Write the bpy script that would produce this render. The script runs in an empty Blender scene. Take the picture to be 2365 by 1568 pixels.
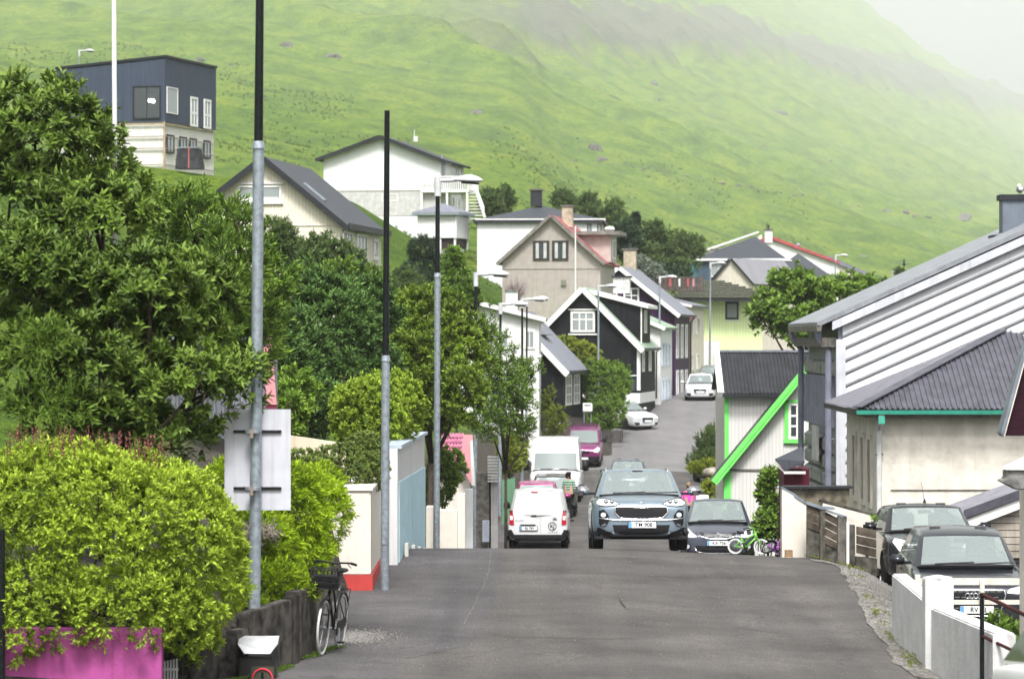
import bpy, bmesh, math, random
import numpy as np
from mathutils import Vector, Matrix
from mathutils.bvhtree import BVHTree

random.seed(7)
RNG = np.random.default_rng(11)
C = bpy.context.scene.collection
scene = bpy.context.scene
R = math.radians

# ------------------------------------------------------------------ camera, sky, sun, exposure
F, CX, CY, E = 7714.0, 1182.5, 784.0, 10.0      # focal length and centre in photograph pixels, eye height
cam_data = bpy.data.cameras.new('camera')
cam_data.sensor_width = 36.0
cam_data.lens = F / 2365.0 * 36.0
cam_data.clip_start = 0.5
cam_data.clip_end = 20000.0
cam_data.dof.use_dof = True
cam_data.dof.focus_distance = 62.0
cam_data.dof.aperture_fstop = 4.0
camera = bpy.data.objects.new('camera', cam_data)
camera.location = (0, 0, E)
camera.rotation_euler = (R(90), 0, 0)
C.objects.link(camera)
scene.camera = camera

SUN_EL, SUN_AZ = R(57), R(178)                  # azimuth the light comes from, clockwise from +Y
world = bpy.data.worlds.new('World')
scene.world = world
world.use_nodes = True
wn, wl = world.node_tree.nodes, world.node_tree.links
bg = wn['Background']
sky = wn.new('ShaderNodeTexSky')
sky.sky_type = 'NISHITA'
sky.sun_disc = False
sky.sun_elevation = SUN_EL
sky.sun_rotation = SUN_AZ
sky.air_density = 1.0
sky.dust_density = 6.0
sky.ozone_density = 1.0
hs = wn.new('ShaderNodeHueSaturation')
hs.inputs['Saturation'].default_value = 0.12     # an overcast sky: the cloud cover takes the blue away
wl.new(sky.outputs[0], hs.inputs['Color'])
wl.new(hs.outputs[0], bg.inputs['Color'])
bg.inputs['Strength'].default_value = 0.072

sun_data = bpy.data.lights.new('sun', 'SUN')
sun_data.energy = 1.5
sun_data.angle = R(13)
sun_data.color = (1.0, 0.97, 0.93)
sun = bpy.data.objects.new('sun', sun_data)
sdir = Vector((math.sin(SUN_AZ) * math.cos(SUN_EL), math.cos(SUN_AZ) * math.cos(SUN_EL), math.sin(SUN_EL)))
sun.rotation_euler = sdir.to_track_quat('Z', 'Y').to_euler()
sun.location = (0, 0, 60)
C.objects.link(sun)

vs = scene.view_settings
vs.view_transform = 'Standard'
vs.look = 'None'
vs.gamma = 1.0
vs.exposure = 1.74
cy = scene.cycles
cy.max_bounces = 8
cy.diffuse_bounces = 3
cy.glossy_bounces = 3
cy.transmission_bounces = 4
cy.transparent_max_bounces = 12
cy.volume_bounces = 2
cy.caustics_reflective = False
cy.caustics_refractive = False
cy.use_denoising = True

# ------------------------------------------------------------------ helpers
def PX(x, y, d):
    return Vector(((x - CX) / F * d, d, E - (y - CY) / F * d))
def XP(x, d): return (x - CX) / F * d
def ZP(y, d): return E - (y - CY) / F * d
def S(d): return F / d
def lin(r, g, b):
    f = lambda c: (c / 255 / 12.92) if c / 255 <= 0.04045 else ((c / 255 + 0.055) / 1.055) ** 2.4
    return (f(r), f(g), f(b))

class MB:
    """collects shapes into one mesh"""
    def __init__(s):
        s.v, s.f, s.m = [], [], []
    def add(s, vs, fs, mi=0):
        o = len(s.v)
        s.v += [tuple(v) for v in vs]
        for f in fs:
            s.f.append([i + o for i in f]); s.m.append(mi)
        return s
    def box(s, c, size, mi=0, rz=0.0):
        x, y, z = size[0] / 2, size[1] / 2, size[2] / 2
        ca, sa = math.cos(rz), math.sin(rz)
        vs = []
        for dz in (-z, z):
            for dx, dy in ((-x, -y), (x, -y), (x, y), (-x, y)):
                vs.append((c[0] + dx * ca - dy * sa, c[1] + dx * sa + dy * ca, c[2] + dz))
        return s.add(vs, [(3, 2, 1, 0), (4, 5, 6, 7), (0, 1, 5, 4), (1, 2, 6, 5), (2, 3, 7, 6), (3, 0, 4, 7)], mi)
    def obox(s, c, a, b, n, mi=0):
        """box from centre and three half-extent vectors"""
        c, a, b, n = Vector(c), Vector(a), Vector(b), Vector(n)
        vs = [c - a - b - n, c + a - b - n, c + a + b - n, c - a + b - n, c - a - b + n, c + a - b + n, c + a + b + n, c - a + b + n]
        return s.add(vs, [(3, 2, 1, 0), (4, 5, 6, 7), (0, 1, 5, 4), (1, 2, 6, 5), (2, 3, 7, 6), (3, 0, 4, 7)], mi)
    def tube(s, p0, p1, r0, r1=None, n=10, mi=0, caps=True):
        r1 = r0 if r1 is None else r1
        p0, p1 = Vector(p0), Vector(p1)
        d = (p1 - p0)
        if d.length < 1e-6: return s
        d.normalize()
        a = d.orthogonal().normalized(); b = d.cross(a)
        vs = []
        for p, r in ((p0, r0), (p1, r1)):
            for i in range(n):
                t = 2 * math.pi * i / n
                vs.append(p + a * (r * math.cos(t)) + b * (r * math.sin(t)))
        fs = [(i, (i + 1) % n, n + (i + 1) % n, n + i) for i in range(n)]
        if caps: fs += [tuple(range(n - 1, -1, -1)), tuple(range(n, 2 * n))]
        return s.add(vs, fs, mi)
    def path(s, pts, r, n=8, mi=0, closed=False):
        pts = [Vector(p) for p in pts]
        k = len(pts)
        rs = r if isinstance(r, (list, tuple)) else [r] * k
        vs = []; prev = None
        for i, p in enumerate(pts):
            if closed: d = pts[(i + 1) % k] - pts[i - 1]
            else: d = pts[min(i + 1, k - 1)] - pts[max(i - 1, 0)]
            d.normalize()
            if prev is None: a = d.orthogonal().normalized()
            else:
                a = prev - d * prev.dot(d)
                a = a.normalized() if a.length > 1e-6 else d.orthogonal().normalized()
            prev = a; b = d.cross(a)
            for j in range(n):
                t = 2 * math.pi * j / n
                vs.append(p + a * (rs[i] * math.cos(t)) + b * (rs[i] * math.sin(t)))
        fs = []
        for i in range(k if closed else k - 1):
            q = (i + 1) % k
            for j in range(n):
                fs.append((i * n + j, i * n + (j + 1) % n, q * n + (j + 1) % n, q * n + j))
        if not closed:
            fs += [tuple(range(n - 1, -1, -1)), tuple(range((k - 1) * n, k * n))]
        return s.add(vs, fs, mi)
    def prism(s, poly, a, mi=0):
        """polygon of 3D points swept by vector a"""
        a = Vector(a); poly = [Vector(p) for p in poly]; k = len(poly)
        vs = poly + [p + a for p in poly]
        fs = [tuple(range(k - 1, -1, -1)), tuple(range(k, 2 * k))] + [(i, (i + 1) % k, k + (i + 1) % k, k + i) for i in range(k)]
        return s.add(vs, fs, mi)
    def lathe(s, prof, n=20, axis='z', c=(0, 0, 0), mi=0, closed=True):
        vs = []
        for r, h in prof:
            for i in range(n):
                t = 2 * math.pi * i / n
                a, b = r * math.cos(t), r * math.sin(t)
                p = (a, b, h) if axis == 'z' else ((h, a, b) if axis == 'x' else (a, h, b))
                vs.append((p[0] + c[0], p[1] + c[1], p[2] + c[2]))
        fs = []
        for k in range(len(prof) - 1):
            for i in range(n):
                fs.append((k * n + i, k * n + (i + 1) % n, (k + 1) * n + (i + 1) % n, (k + 1) * n + i))
        if closed:
            fs += [tuple(range(n - 1, -1, -1)), tuple(range((len(prof) - 1) * n, len(prof) * n))]
        return s.add(vs, fs, mi)
    def corrugated(s, o, r, up, width, pitch, depth, nrm, top=None, mi=0):
        """ribbed sheet: o lower start, r unit direction across, up full-length vector (or top(u)->Vector), nrm outward"""
        o, r, up, nrm = Vector(o), Vector(r), Vector(up), Vector(nrm)
        us = []
        k = int(width / pitch) + 1
        for i in range(k):
            for t, h in ((0, 0), (.18, 0), (.30, 1), (.55, 1), (.67, 0)):
                u = (i + t) * pitch
                if u <= width: us.append((u, h))
        us.append((width, 0))
        vs, fs = [], []
        for u, h in us:
            b = o + r * u + nrm * (depth * h)
            t = (top(u) + nrm * (depth * h)) if top else b + up
            vs += [b, t]
        for i in range(len(us) - 1):
            fs.append((2 * i, 2 * i + 2, 2 * i + 3, 2 * i + 1))
        return s.add(vs, fs, mi)
    def mesh(s, name):
        me = bpy.data.meshes.new(name)
        me.from_pydata(s.v, [], s.f)
        return me
    def build(s, name, mats, parent=None, smooth=False, recalc=True, bevel=0.0):
        me = s.mesh(name)
        ms = mats if isinstance(mats, (list, tuple)) else [mats]
        for m in ms: me.materials.append(m)
        if len(ms) > 1: me.polygons.foreach_set('material_index', s.m)
        if recalc or bevel:
            bm = bmesh.new(); bm.from_mesh(me)
            if recalc: bmesh.ops.recalc_face_normals(bm, faces=bm.faces)
            if bevel:
                es = [e for e in bm.edges if len(e.link_faces) == 2 and e.calc_face_angle(0) > R(40)]
                bmesh.ops.bevel(bm, geom=es, offset=bevel, segments=2, affect='EDGES', clamp_overlap=True)
            bm.to_mesh(me); bm.free()
        if smooth:
            me.polygons.foreach_set('use_smooth', [True] * len(me.polygons))
            if smooth != 'all': me.set_sharp_from_angle(angle=R(38))
        return put(name, me, parent)

def put(name, data, parent=None):
    o = bpy.data.objects.new(name, data)
    C.objects.link(o)
    if parent is not None: o.parent = parent
    return o
def tag(o, label, cat, group=None):
    o['label'] = label; o['category'] = cat
    if group: o['group'] = group
    return o
def thing(name, label, cat, loc=(0, 0, 0), rz=0.0, group=None):
    o = bpy.data.objects.new(name, None)
    o.empty_display_size = 0.2
    C.objects.link(o)
    o.location = loc; o.rotation_euler = (0, 0, rz)
    return tag(o, label, cat, group)
def structure(o):
    o['kind'] = 'structure'; return o
def copy_tree(o, parent=None):
    c = o.copy(); C.objects.link(c); c.parent = parent
    for ch in list(o.children): copy_tree(ch, c)
    return c
def text_mesh(txt, size, name, mat, parent, origin, right, up, depth=0.004, align='CENTER', bold=0.0):
    cu = bpy.data.curves.new(name, 'FONT')
    cu.body = txt; cu.size = size; cu.align_x = align; cu.align_y = 'CENTER'; cu.extrude = depth; cu.offset = bold
    tmp = bpy.data.objects.new('tmp_text', cu); C.objects.link(tmp)
    bpy.context.view_layer.update()
    me = bpy.data.meshes.new_from_object(tmp.evaluated_get(bpy.context.evaluated_depsgraph_get()))
    bpy.data.objects.remove(tmp); bpy.data.curves.remove(cu)
    r, u = Vector(right).normalized(), Vector(up).normalized(); n = r.cross(u)
    M = Matrix((r, u, n)).transposed().to_4x4(); M.translation = Vector(origin)
    me.transform(M)
    me.materials.clear(); me.materials.append(mat)
    me.name = name
    return put(name, me, parent)

# ------------------------------------------------------------------ materials
MATS = {}
def _new(name):
    m = bpy.data.materials.new(name); m.use_nodes = True
    nt = m.node_tree
    return m, nt.nodes, nt.links, nt.nodes['Principled BSDF']
def _coord(n, l, kind='Object', scale=(1, 1, 1)):
    tc = n.new('ShaderNodeTexCoord'); mp = n.new('ShaderNodeMapping')
    mp.inputs['Scale'].default_value = scale
    l.new(tc.outputs[kind], mp.inputs[0])
    return mp.outputs[0]
def _noise(n, l, vec, scale, detail=4, rough=.55):
    t = n.new('ShaderNodeTexNoise')
    t.inputs['Scale'].default_value = scale; t.inputs['Detail'].default_value = detail; t.inputs['Roughness'].default_value = rough
    l.new(vec, t.inputs['Vector'])
    return t.outputs['Fac']
def _ramp(n, l, fac, stops):
    r = n.new('ShaderNodeValToRGB'); e = r.color_ramp.elements
    while len(e) < len(stops): e.new(0.5)
    for el, (p, c) in zip(e, stops):
        el.position = p; el.color = (*c, 1) if len(c) == 3 else c
    l.new(fac, r.inputs[0])
    return r.outputs[0]
def _mix(n, l, fac, a, b, mode='MIX'):
    m = n.new('ShaderNodeMix'); m.data_type = 'RGBA'; m.blend_type = mode
    for sock, v in ((m.inputs[0], fac), (m.inputs[6], a), (m.inputs[7], b)):
        if isinstance(v, (int, float)): sock.default_value = v
        elif isinstance(v, tuple): sock.default_value = (*v, 1)
        else: l.new(v, sock)
    return m.outputs[2]
def _bump(n, l, h, bsdf, strength, dist):
    b = n.new('ShaderNodeBump'); b.inputs['Strength'].default_value = strength; b.inputs['Distance'].default_value = dist
    l.new(h, b.inputs['Height']); l.new(b.outputs[0], bsdf.inputs['Normal'])
def _math(n, l, op, a, b=None):
    m = n.new('ShaderNodeMath'); m.operation = op
    for i, v in enumerate((a, b)):
        if v is None: continue
        if isinstance(v, (int, float)): m.inputs[i].default_value = v
        else: l.new(v, m.inputs[i])
    return m.outputs[0]

def paint(name, col, rough=.55, var=.12, scale=3.0, streak=.12, bump=.15, bscale=40, metal=0.0):
    """painted or rendered surface with uneven tone, rain streaks and fine relief"""
    if name in MATS: return MATS[name]
    m, n, l, b = _new(name)
    v = _coord(n, l); v2 = _coord(n, l, scale=(6, 6, .35))
    f1 = _noise(n, l, v, scale, 6); f2 = _noise(n, l, v2, 1.5, 5)
    dk = tuple(c * (1 - 2.2 * var) for c in col); lt = tuple(min(1, c * (1 + .6 * var)) for c in col)
    c1 = _ramp(n, l, f1, [(.30, dk), (.62, col), (.9, lt)])
    grime = _ramp(n, l, f2, [(.52, (1, 1, 1)), (.85, tuple(max(0, 1 - 3 * streak * k) for k in (.8, .9, 1.0)))])
    c2 = _mix(n, l, 1.0, c1, grime, 'MULTIPLY')
    l.new(c2, b.inputs['Base Color'])
    b.inputs['Roughness'].default_value = rough; b.inputs['Metallic'].default_value = metal
    if max(col) < .12: b.inputs['Specular IOR Level'].default_value = .2
    if bump: _bump(n, l, _noise(n, l, v, bscale, 5), b, bump, .01)
    MATS[name] = m; return m
def boards(name, col, pitch=.14, rough=.6, var=.1, depth=.5, vertical=True, streak=.1):
    """boarded wall: joints every pitch metres as fine relief"""
    if name in MATS: return MATS[name]
    m, n, l, b = _new(name)
    tc = n.new('ShaderNodeTexCoord'); sx = n.new('ShaderNodeSeparateXYZ'); l.new(tc.outputs['Object'], sx.inputs[0])
    u = _math(n, l, 'ADD', sx.outputs[0], sx.outputs[1]) if vertical else sx.outputs[2]
    t = _math(n, l, 'DIVIDE', u, pitch)
    fr = _math(n, l, 'FRACT', t); fl = _math(n, l, 'FLOOR', t)
    tri = _math(n, l, 'ABSOLUTE', _math(n, l, 'SUBTRACT', fr, .5))
    groove = _math(n, l, 'GREATER_THAN', tri, .41)
    wn_ = n.new('ShaderNodeTexWhiteNoise'); wn_.noise_dimensions = '1D'; l.new(fl, wn_.inputs['W'])
    v = _coord(n, l); f1 = _noise(n, l, v, 2.5, 6)
    v2 = _coord(n, l, scale=(8, 8, .4) if vertical else (.4, .4, 8)); f2 = _noise(n, l, v2, 2, 5)
    s = _math(n, l, 'ADD', _math(n, l, 'MULTIPLY', wn_.outputs[0], .35), _math(n, l, 'MULTIPLY', f1, .65))
    c1 = _ramp(n, l, s, [(.2, tuple(c * (1 - 1.6 * var) for c in col)), (.8, tuple(min(1, c * (1 + .5 * var)) for c in col))])
    c2 = _mix(n, l, 1.0, c1, _ramp(n, l, f2, [(.5, (1, 1, 1)), (.85, (1 - 3 * streak,) * 3)]), 'MULTIPLY')
    c3 = _mix(n, l, _math(n, l, 'MULTIPLY', groove, .35), c2, tuple(c * .45 for c in col))
    l.new(c3, b.inputs['Base Color']); b.inputs['Roughness'].default_value = rough
    if max(col) < .2: b.inputs['Specular IOR Level'].default_value = .15
    _bump(n, l, _math(n, l, 'SUBTRACT', 1.0, groove), b, depth, .012)
    MATS[name] = m; return m
def glossy(name, col, rough=.25, metal=0.0, coat=0.0, spec=.5, flake=0.0):
    if name in MATS: return MATS[name]
    m, n, l, b = _new(name)
    v = _coord(n, l); f = _noise(n, l, v, 2.2, 5)
    l.new(_ramp(n, l, f, [(.3, tuple(c * .86 for c in col)), (.75, tuple(min(1, c * 1.06) for c in col))]), b.inputs['Base Color'])
    b.inputs['Roughness'].default_value = rough; b.inputs['Metallic'].default_value = metal
    b.inputs['Coat Weight'].default_value = coat; b.inputs['Coat Roughness'].default_value = .04
    b.inputs['Specular IOR Level'].default_value = spec
    MATS[name] = m; return m
def glass(name, tint, clear, rough=.04):
    """window glass: part see-through, part sky reflection"""
    if name in MATS: return MATS[name]
    m, n, l, b = _new(name)
    b.inputs['Base Color'].default_value = (*tint, 1); b.inputs['Roughness'].default_value = rough
    b.inputs['Specular IOR Level'].default_value = .9; b.inputs['IOR'].default_value = 1.6
    v = _coord(n, l); _bump(n, l, _noise(n, l, v, 1.2, 2), b, .06, .05)
    tr = n.new('ShaderNodeBsdfTransparent'); tr.inputs[0].default_value = (.82, .9, .88, 1)
    mx = n.new('ShaderNodeMixShader'); mx.inputs[0].default_value = 1 - clear
    l.new(tr.outputs[0], mx.inputs[1]); l.new(b.outputs[0], mx.inputs[2])
    l.new(mx.outputs[0], n['Material Output'].inputs[0])
    MATS[name] = m; return m
def leaf(name, dark, light, trans=.3, rough=.5):
    if name in MATS: return MATS[name]
    m, n, l, b = _new(name)
    at = n.new('ShaderNodeAttribute'); at.attribute_name = 'tint'
    col = _ramp(n, l, at.outputs['Fac'], [(0, dark), (.55, tuple((a + c) / 2 for a, c in zip(dark, light))), (1, light)])
    l.new(col, b.inputs['Base Color']); b.inputs['Roughness'].default_value = rough
    b.inputs['Specular IOR Level'].default_value = .22
    t = n.new('ShaderNodeBsdfTranslucent'); l.new(col, t.inputs[0])
    mx = n.new('ShaderNodeMixShader'); mx.inputs[0].default_value = trans
    l.new(b.outputs[0], mx.inputs[1]); l.new(t.outputs[0], mx.inputs[2])
    l.new(mx.outputs[0], n['Material Output'].inputs[0])
    MATS[name] = m; return m

W_WHITE = paint('white render', (.64, .65, .645), var=.05, streak=.06)
W_CREAM = paint('cream render', (.64, .60, .53), var=.05, streak=.05)
TRIM = paint('white trim paint', (.68, .68, .665), rough=.45, var=.04, streak=.04, bump=.05)
DARKTRIM = paint('dark trim paint', (.025, .027, .032), rough=.5, var=.1)
ROOF_DK = boards('dark roof sheet', (.055, .06, .072), pitch=.30, rough=.55, depth=.4)
ROOF_GR = boards('blue grey roof sheet', (.17, .18, .22), pitch=.35, rough=.5, depth=.4)
ROOF_GREEN = paint('mossy green roof', (.30, .40, .31), rough=.7, var=.2, scale=6, streak=.15)
GALV = paint('galvanised steel', (.34, .39, .44), rough=.42, var=.18, scale=14, streak=.12, metal=.55, bump=.08)
BLACKSTEEL = paint('black weathered steel', (.012, .014, .016), rough=.38, var=.3, scale=20, metal=.2)
GLASS_DK = glass('dark window glass', (.05, .06, .065), .12)
GLASS_LT = glass('pale window glass', (.30, .33, .34), .12)
GLASS_CAR = glass('car window glass', (.33, .39, .385), .5)  # pale sky reflection is put into the base tint
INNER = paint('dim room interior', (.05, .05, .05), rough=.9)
RUBBER = paint('tyre rubber', (.013, .013, .014), rough=.75, var=.2)
PLASTIC = paint('black plastic trim', (.016, .016, .018), rough=.5, var=.15)
CHROME = glossy('bright chrome', (.75, .76, .78), rough=.12, metal=1.0)
ALLOY = glossy('wheel alloy', (.42, .43, .45), rough=.3, metal=.8)
BARK = paint('bark', (.07, .055, .04), rough=.9, var=.3, scale=12, bump=.5)
CONCRETE = paint('weathered concrete', (.16, .15, .135), rough=.9, var=.3, scale=7, streak=.28, bump=.6)
# ------------------------------------------------------------------ ground
_Y = np.arange(-60, 420, .5)
def _table(pts, sm):
    y = np.interp(_Y, [p[0] for p in pts], [p[1] for p in pts])
    k = np.exp(-.5 * (np.arange(-12, 12.5, .5) / sm) ** 2); k /= k.sum()
    return np.convolve(np.pad(y, 24, mode='edge'), k, 'valid')
_zs = _table([(-60, 1.5), (0, -1.65), (12, -2.3), (25, -3.25), (34, -3.8), (40, -4.02), (46, -4.02), (52.7, -3.95), (58, -3.80), (62, -3.86), (66, -4.13),
              (70, -4.46), (80, -5.27), (92, -6.1), (101, -6.4), (131, -6.4), (150, -6.4), (160, -6.1), (175, -4.9), (191, -3.5), (205, -3.0), (220, -2.4), (240, -1.7), (300, -.3), (420, 1)], 1.6)
_xs = _table([(-60, 1.6), (40, 1.6), (60, 1.5), (80, 2.6), (100, 3.0), (131, 4.2), (160, 6.0), (175, 8.2), (191, 11.6), (205, 14.2), (220, 17), (240, 21), (300, 26), (420, 26)], 3.0)
HW = 3.3
def zs(Y): return np.interp(Y, _Y, _zs)
def xs(Y): return np.interp(Y, _Y, _xs)
def wallx(Y):
    """line of the garden walls, above which the ground rises"""
    return np.where(Y > 176, xs(Y) - 3.7, np.interp(Y, [-60, 36, 38, 39.5, 43.3, 50, 53, 73, 80, 95, 112, 130, 150, 163, 165, 176], [-5, -4.3, -4.0, -3.3, -2.75, -2.75, -2.5, -2.35, -2.1, -1.3, -.55, -.15, 1.2, 2.3, 5.0, 5.3]))
def hwr(Y):
    """half width of the asphalt on the gravel side"""
    return np.interp(Y, [36, 40.4, 46, 51.5, 58, 62, 67], [3.3, 3.36, 3.64, 3.95, 4.30, 3.75, 3.3])
def sstep(t): t = np.clip(t, 0, 1); return t * t * (3 - 2 * t)
_perm = RNG.random((256, 256))
def vnoise(x, y):
    xi, yi = np.floor(x).astype(int), np.floor(y).astype(int)
    fx, fy = x - xi, y - yi
    fx, fy = fx * fx * (3 - 2 * fx), fy * fy * (3 - 2 * fy)
    a = _perm[xi % 256, yi % 256]; b = _perm[(xi + 1) % 256, yi % 256]
    c = _perm[xi % 256, (yi + 1) % 256]; d = _perm[(xi + 1) % 256, (yi + 1) % 256]
    return (a * (1 - fx) + b * fx) * (1 - fy) + (c * (1 - fx) + d * fx) * fy
def fbm(x, y, o=4):
    s, a, t = 0, .5, 0
    for i in range(o):
        s = s + a * vnoise(x * 2 ** i + 17 * i, y * 2 ** i + 31 * i); t += a; a *= .5
    return s / t
def ground(X, Y, detail=False):
    X, Y = np.asarray(X, float), np.asarray(Y, float)
    u = X - xs(Y); base = zs(Y)
    z = base - .045 * np.clip(u, 0, HW)
    vl = np.maximum(wallx(Y) - X, 0)
    slope = np.interp(Y, [-60, 37.0, 38.2, 60, 80, 95, 168, 190, 215, 260], [0, 0, .3, .3, .45, .78, .78, .68, .47, .42])
    step = np.interp(Y, [-60, 37.0, 38.5, 50, 52.5, 75, 90], [0, 0, .7, .85, 1.35, 1.35, 0])
    z = z + step * sstep(vl / .45) + slope * np.minimum(vl, 17) + .14 * np.clip(vl - 17, 0, 160)
    vr = np.maximum(u - hwr(Y), 0)
    z = z - np.interp(Y, [-60, 34, 45, 68, 80], [0, .2, .58, .58, 0]) * sstep(vr / 1.4)
    # the hill
    Yb = 258 + 3.5 * np.maximum(X, 0)
    t = (Y - Yb) / (9000 - np.minimum(Yb, 8000))
    Hc = np.clip(1473 - .59 * X, 60, 1560) + 90 * (fbm(X / 280, X * 0 + 3.3, 4) - .5)
    tc = np.clip(t, 0, 1)
    h = (Hc - 8) * (tc ** 1.38)
    h = np.where(Y > 9000, h - .5 * (Y - 9000), h)
    z = z + h
    amp = np.clip((Y - 235) / 60, 0, 1) * np.clip(t * 12 + .15, 0, 1)
    a, b = X * .86 + Y * .5, -X * .5 + Y * .86        # along / across the fall line
    far = np.clip((Y - 250) / 2000, 0, 1)
    gul = (fbm(a / 26, b / 95, 4) - .5) * (1 - far) + (fbm(a / 90, b / 420, 5) - .5) * far * 2.6
    z = z + amp * (gul * np.clip(5 + Y * .008, 5, 24) + (fbm(X / 9, Y / 13, 3) - .5) * 1.3)
    band = z - np.interp(X, [-200, 40, 300, 640, 1377], [150, 232, 385, 450, 585])
    rock = np.clip(1 - np.abs(band - 50 - 60 * (fbm(X / 110, Y / 330, 3) - .5)) / 115, 0, 1) * (Y > 1200)
    rn = fbm(a / 45, b / 160 + 9, 4)
    rock = np.clip((rock * 1.5 + rn * 1.6 - 1.38) * 3.0, 0, 1) * np.clip((X + 90) / 120, 0, 1)
    z = z + rock * (20 * fbm(a / 22, b / 70, 3) + 4.0)
    if detail: return z + E, rock
    return z + E
def gz(X, Y): return float(ground(np.array([X]), np.array([Y]))[0])
def road_z(X, Y): 
    u = X - xs(Y); return float(zs(Y) - .045 * np.clip(u, 0, HW)) + E

def grid_mesh(name, X, Y, Z, mats, kind=None, attr=None):
    nr, nc = X.shape
    me = bpy.data.meshes.new(name)
    idx = np.arange(nr * nc).reshape(nr, nc)
    q = np.stack([idx[:-1, :-1], idx[:-1, 1:], idx[1:, 1:], idx[1:, :-1]], -1).reshape(-1, 4)
    me.vertices.add(nr * nc); me.vertices.foreach_set('co', np.stack([X, Y, Z], -1).ravel())
    me.loops.add(q.size); me.loops.foreach_set('vertex_index', q.ravel())
    me.polygons.add(len(q)); me.polygons.foreach_set('loop_start', np.arange(len(q)) * 4)
    me.polygons.foreach_set('use_smooth', np.ones(len(q), bool))
    for k, v in (attr or {}).items():
        me.attributes.new(k, 'FLOAT', 'POINT').data.foreach_set('value', v.ravel())
    me.update(); me.validate()
    for m in mats: me.materials.append(m)
    return put(name, me)

def mat_grass():
    m, n, l, b = _new('hill grass')
    tc = n.new('ShaderNodeTexCoord')
    mp = n.new('ShaderNodeMapping'); mp.inputs['Rotation'].default_value = (0, 0, R(30)); mp.inputs['Scale'].default_value = (.03, .012, .03)
    l.new(tc.outputs['Object'], mp.inputs[0])
    big = _noise(n, l, mp.outputs[0], 2.0, 6, .6)
    mp2 = n.new('ShaderNodeMapping'); mp2.inputs['Scale'].default_value = (.5, .22, .5); mp2.inputs['Rotation'].default_value = (0, 0, R(30))
    l.new(tc.outputs['Object'], mp2.inputs[0])
    mid = _noise(n, l, mp2.outputs[0], 1.0, 8, .7)
    v = _coord(n, l); fine = _noise(n, l, v, 2.6, 6, .75)
    c1 = _ramp(n, l, big, [(.28, (.055, .108, .016)), (.42, (.088, .163, .019)), (.53, (.125, .208, .022)), (.64, (.175, .235, .027)), (.8, (.11, .185, .024))])
    c2 = _ramp(n, l, mid, [(.34, (.30, .38, .36)), (.45, (.8, .85, .8)), (.55, (1.08, 1.05, .9)), (.68, (1.45, 1.22, .7))])
    c3 = _mix(n, l, .9, c1, c2, 'MULTIPLY')
    c3 = _mix(n, l, .8, c3, _ramp(n, l, fine, [(.36, (.3, .36, .34)), (.5, (1, 1, 1)), (.66, (1.5, 1.4, 1.05))]), 'MULTIPLY')
    rk = n.new('ShaderNodeAttribute'); rk.attribute_name = 'rock'
    rn = _noise(n, l, _coord(n, l, scale=(.5, .2, .9)), 1.2, 8, .7)
    rc = _ramp(n, l, rn, [(.3, (.03, .027, .03)), (.55, (.12, .105, .115)), (.8, (.26, .24, .25))])
    gr = n.new('ShaderNodeAttribute'); gr.attribute_name = 'soil'
    c4 = _mix(n, l, _math(n, l, 'MULTIPLY', rk.outputs['Fac'], _ramp(n, l, rn, [(.3, (1, 1, 1)), (.75, (.45, .45, .45))])), c3, rc)
    soil = _ramp(n, l, _noise(n, l, v, 5, 6), [(.3, (.05, .045, .035)), (.7, (.12, .11, .095))])
    c5 = _mix(n, l, gr.outputs['Fac'], c4, soil)
    l.new(c5, b.inputs['Base Color']); b.inputs['Roughness'].default_value = .9; b.inputs['Specular IOR Level'].default_value = .15
    hsum = _math(n, l, 'ADD', mid, _math(n, l, 'MULTIPLY', fine, .5))
    _bump(n, l, hsum, b, .9, 1.2)
    return m

ang = np.concatenate([np.linspace(-1.35, -.24, 50), np.linspace(-.23, .23, 430), np.linspace(.24, 1.35, 50)])
rad = np.concatenate([np.linspace(1.0, 30, 16), np.linspace(31, 240, 230), np.geomspace(242, 9000, 380), np.linspace(9100, 10000, 8)])
AA, RR = np.meshgrid(ang, rad)
GX, GY = np.tan(np.clip(AA, -1.3, 1.3)) * RR, RR
GX = np.where(np.abs(AA) > .235, np.sign(AA) * (np.tan(.23) * RR + (np.abs(AA) - .23) * (RR * .35 + 60)), GX)
GZ, GROCK = ground(GX, GY, True)
gu = GX - xs(GY)
inroad = (gu < hwr(GY) - .25) & (GX > wallx(GY) + .02)
GZ = GZ - .16 * inroad - .14 * ((gu > hwr(GY) - .25) & (GX < 13.2) & (GY > 42) & (GY < 61.9) & ~inroad)
soil = np.where((GY < 150) & (gu > 0), np.clip((75 - GY) / 10, 0, 1), 0) * (gu < 30)
soil = np.maximum(soil, np.clip((178 - GY) / 6, 0, 1) * (GY > 36) * np.clip((GX - wallx(GY) + 3.2) / .6, 0, 1) * (gu < 0))
terrain = structure(grid_mesh('terrain', GX, GY, GZ, [mat_grass()], attr={'rock': GROCK, 'soil': soil}))

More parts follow.
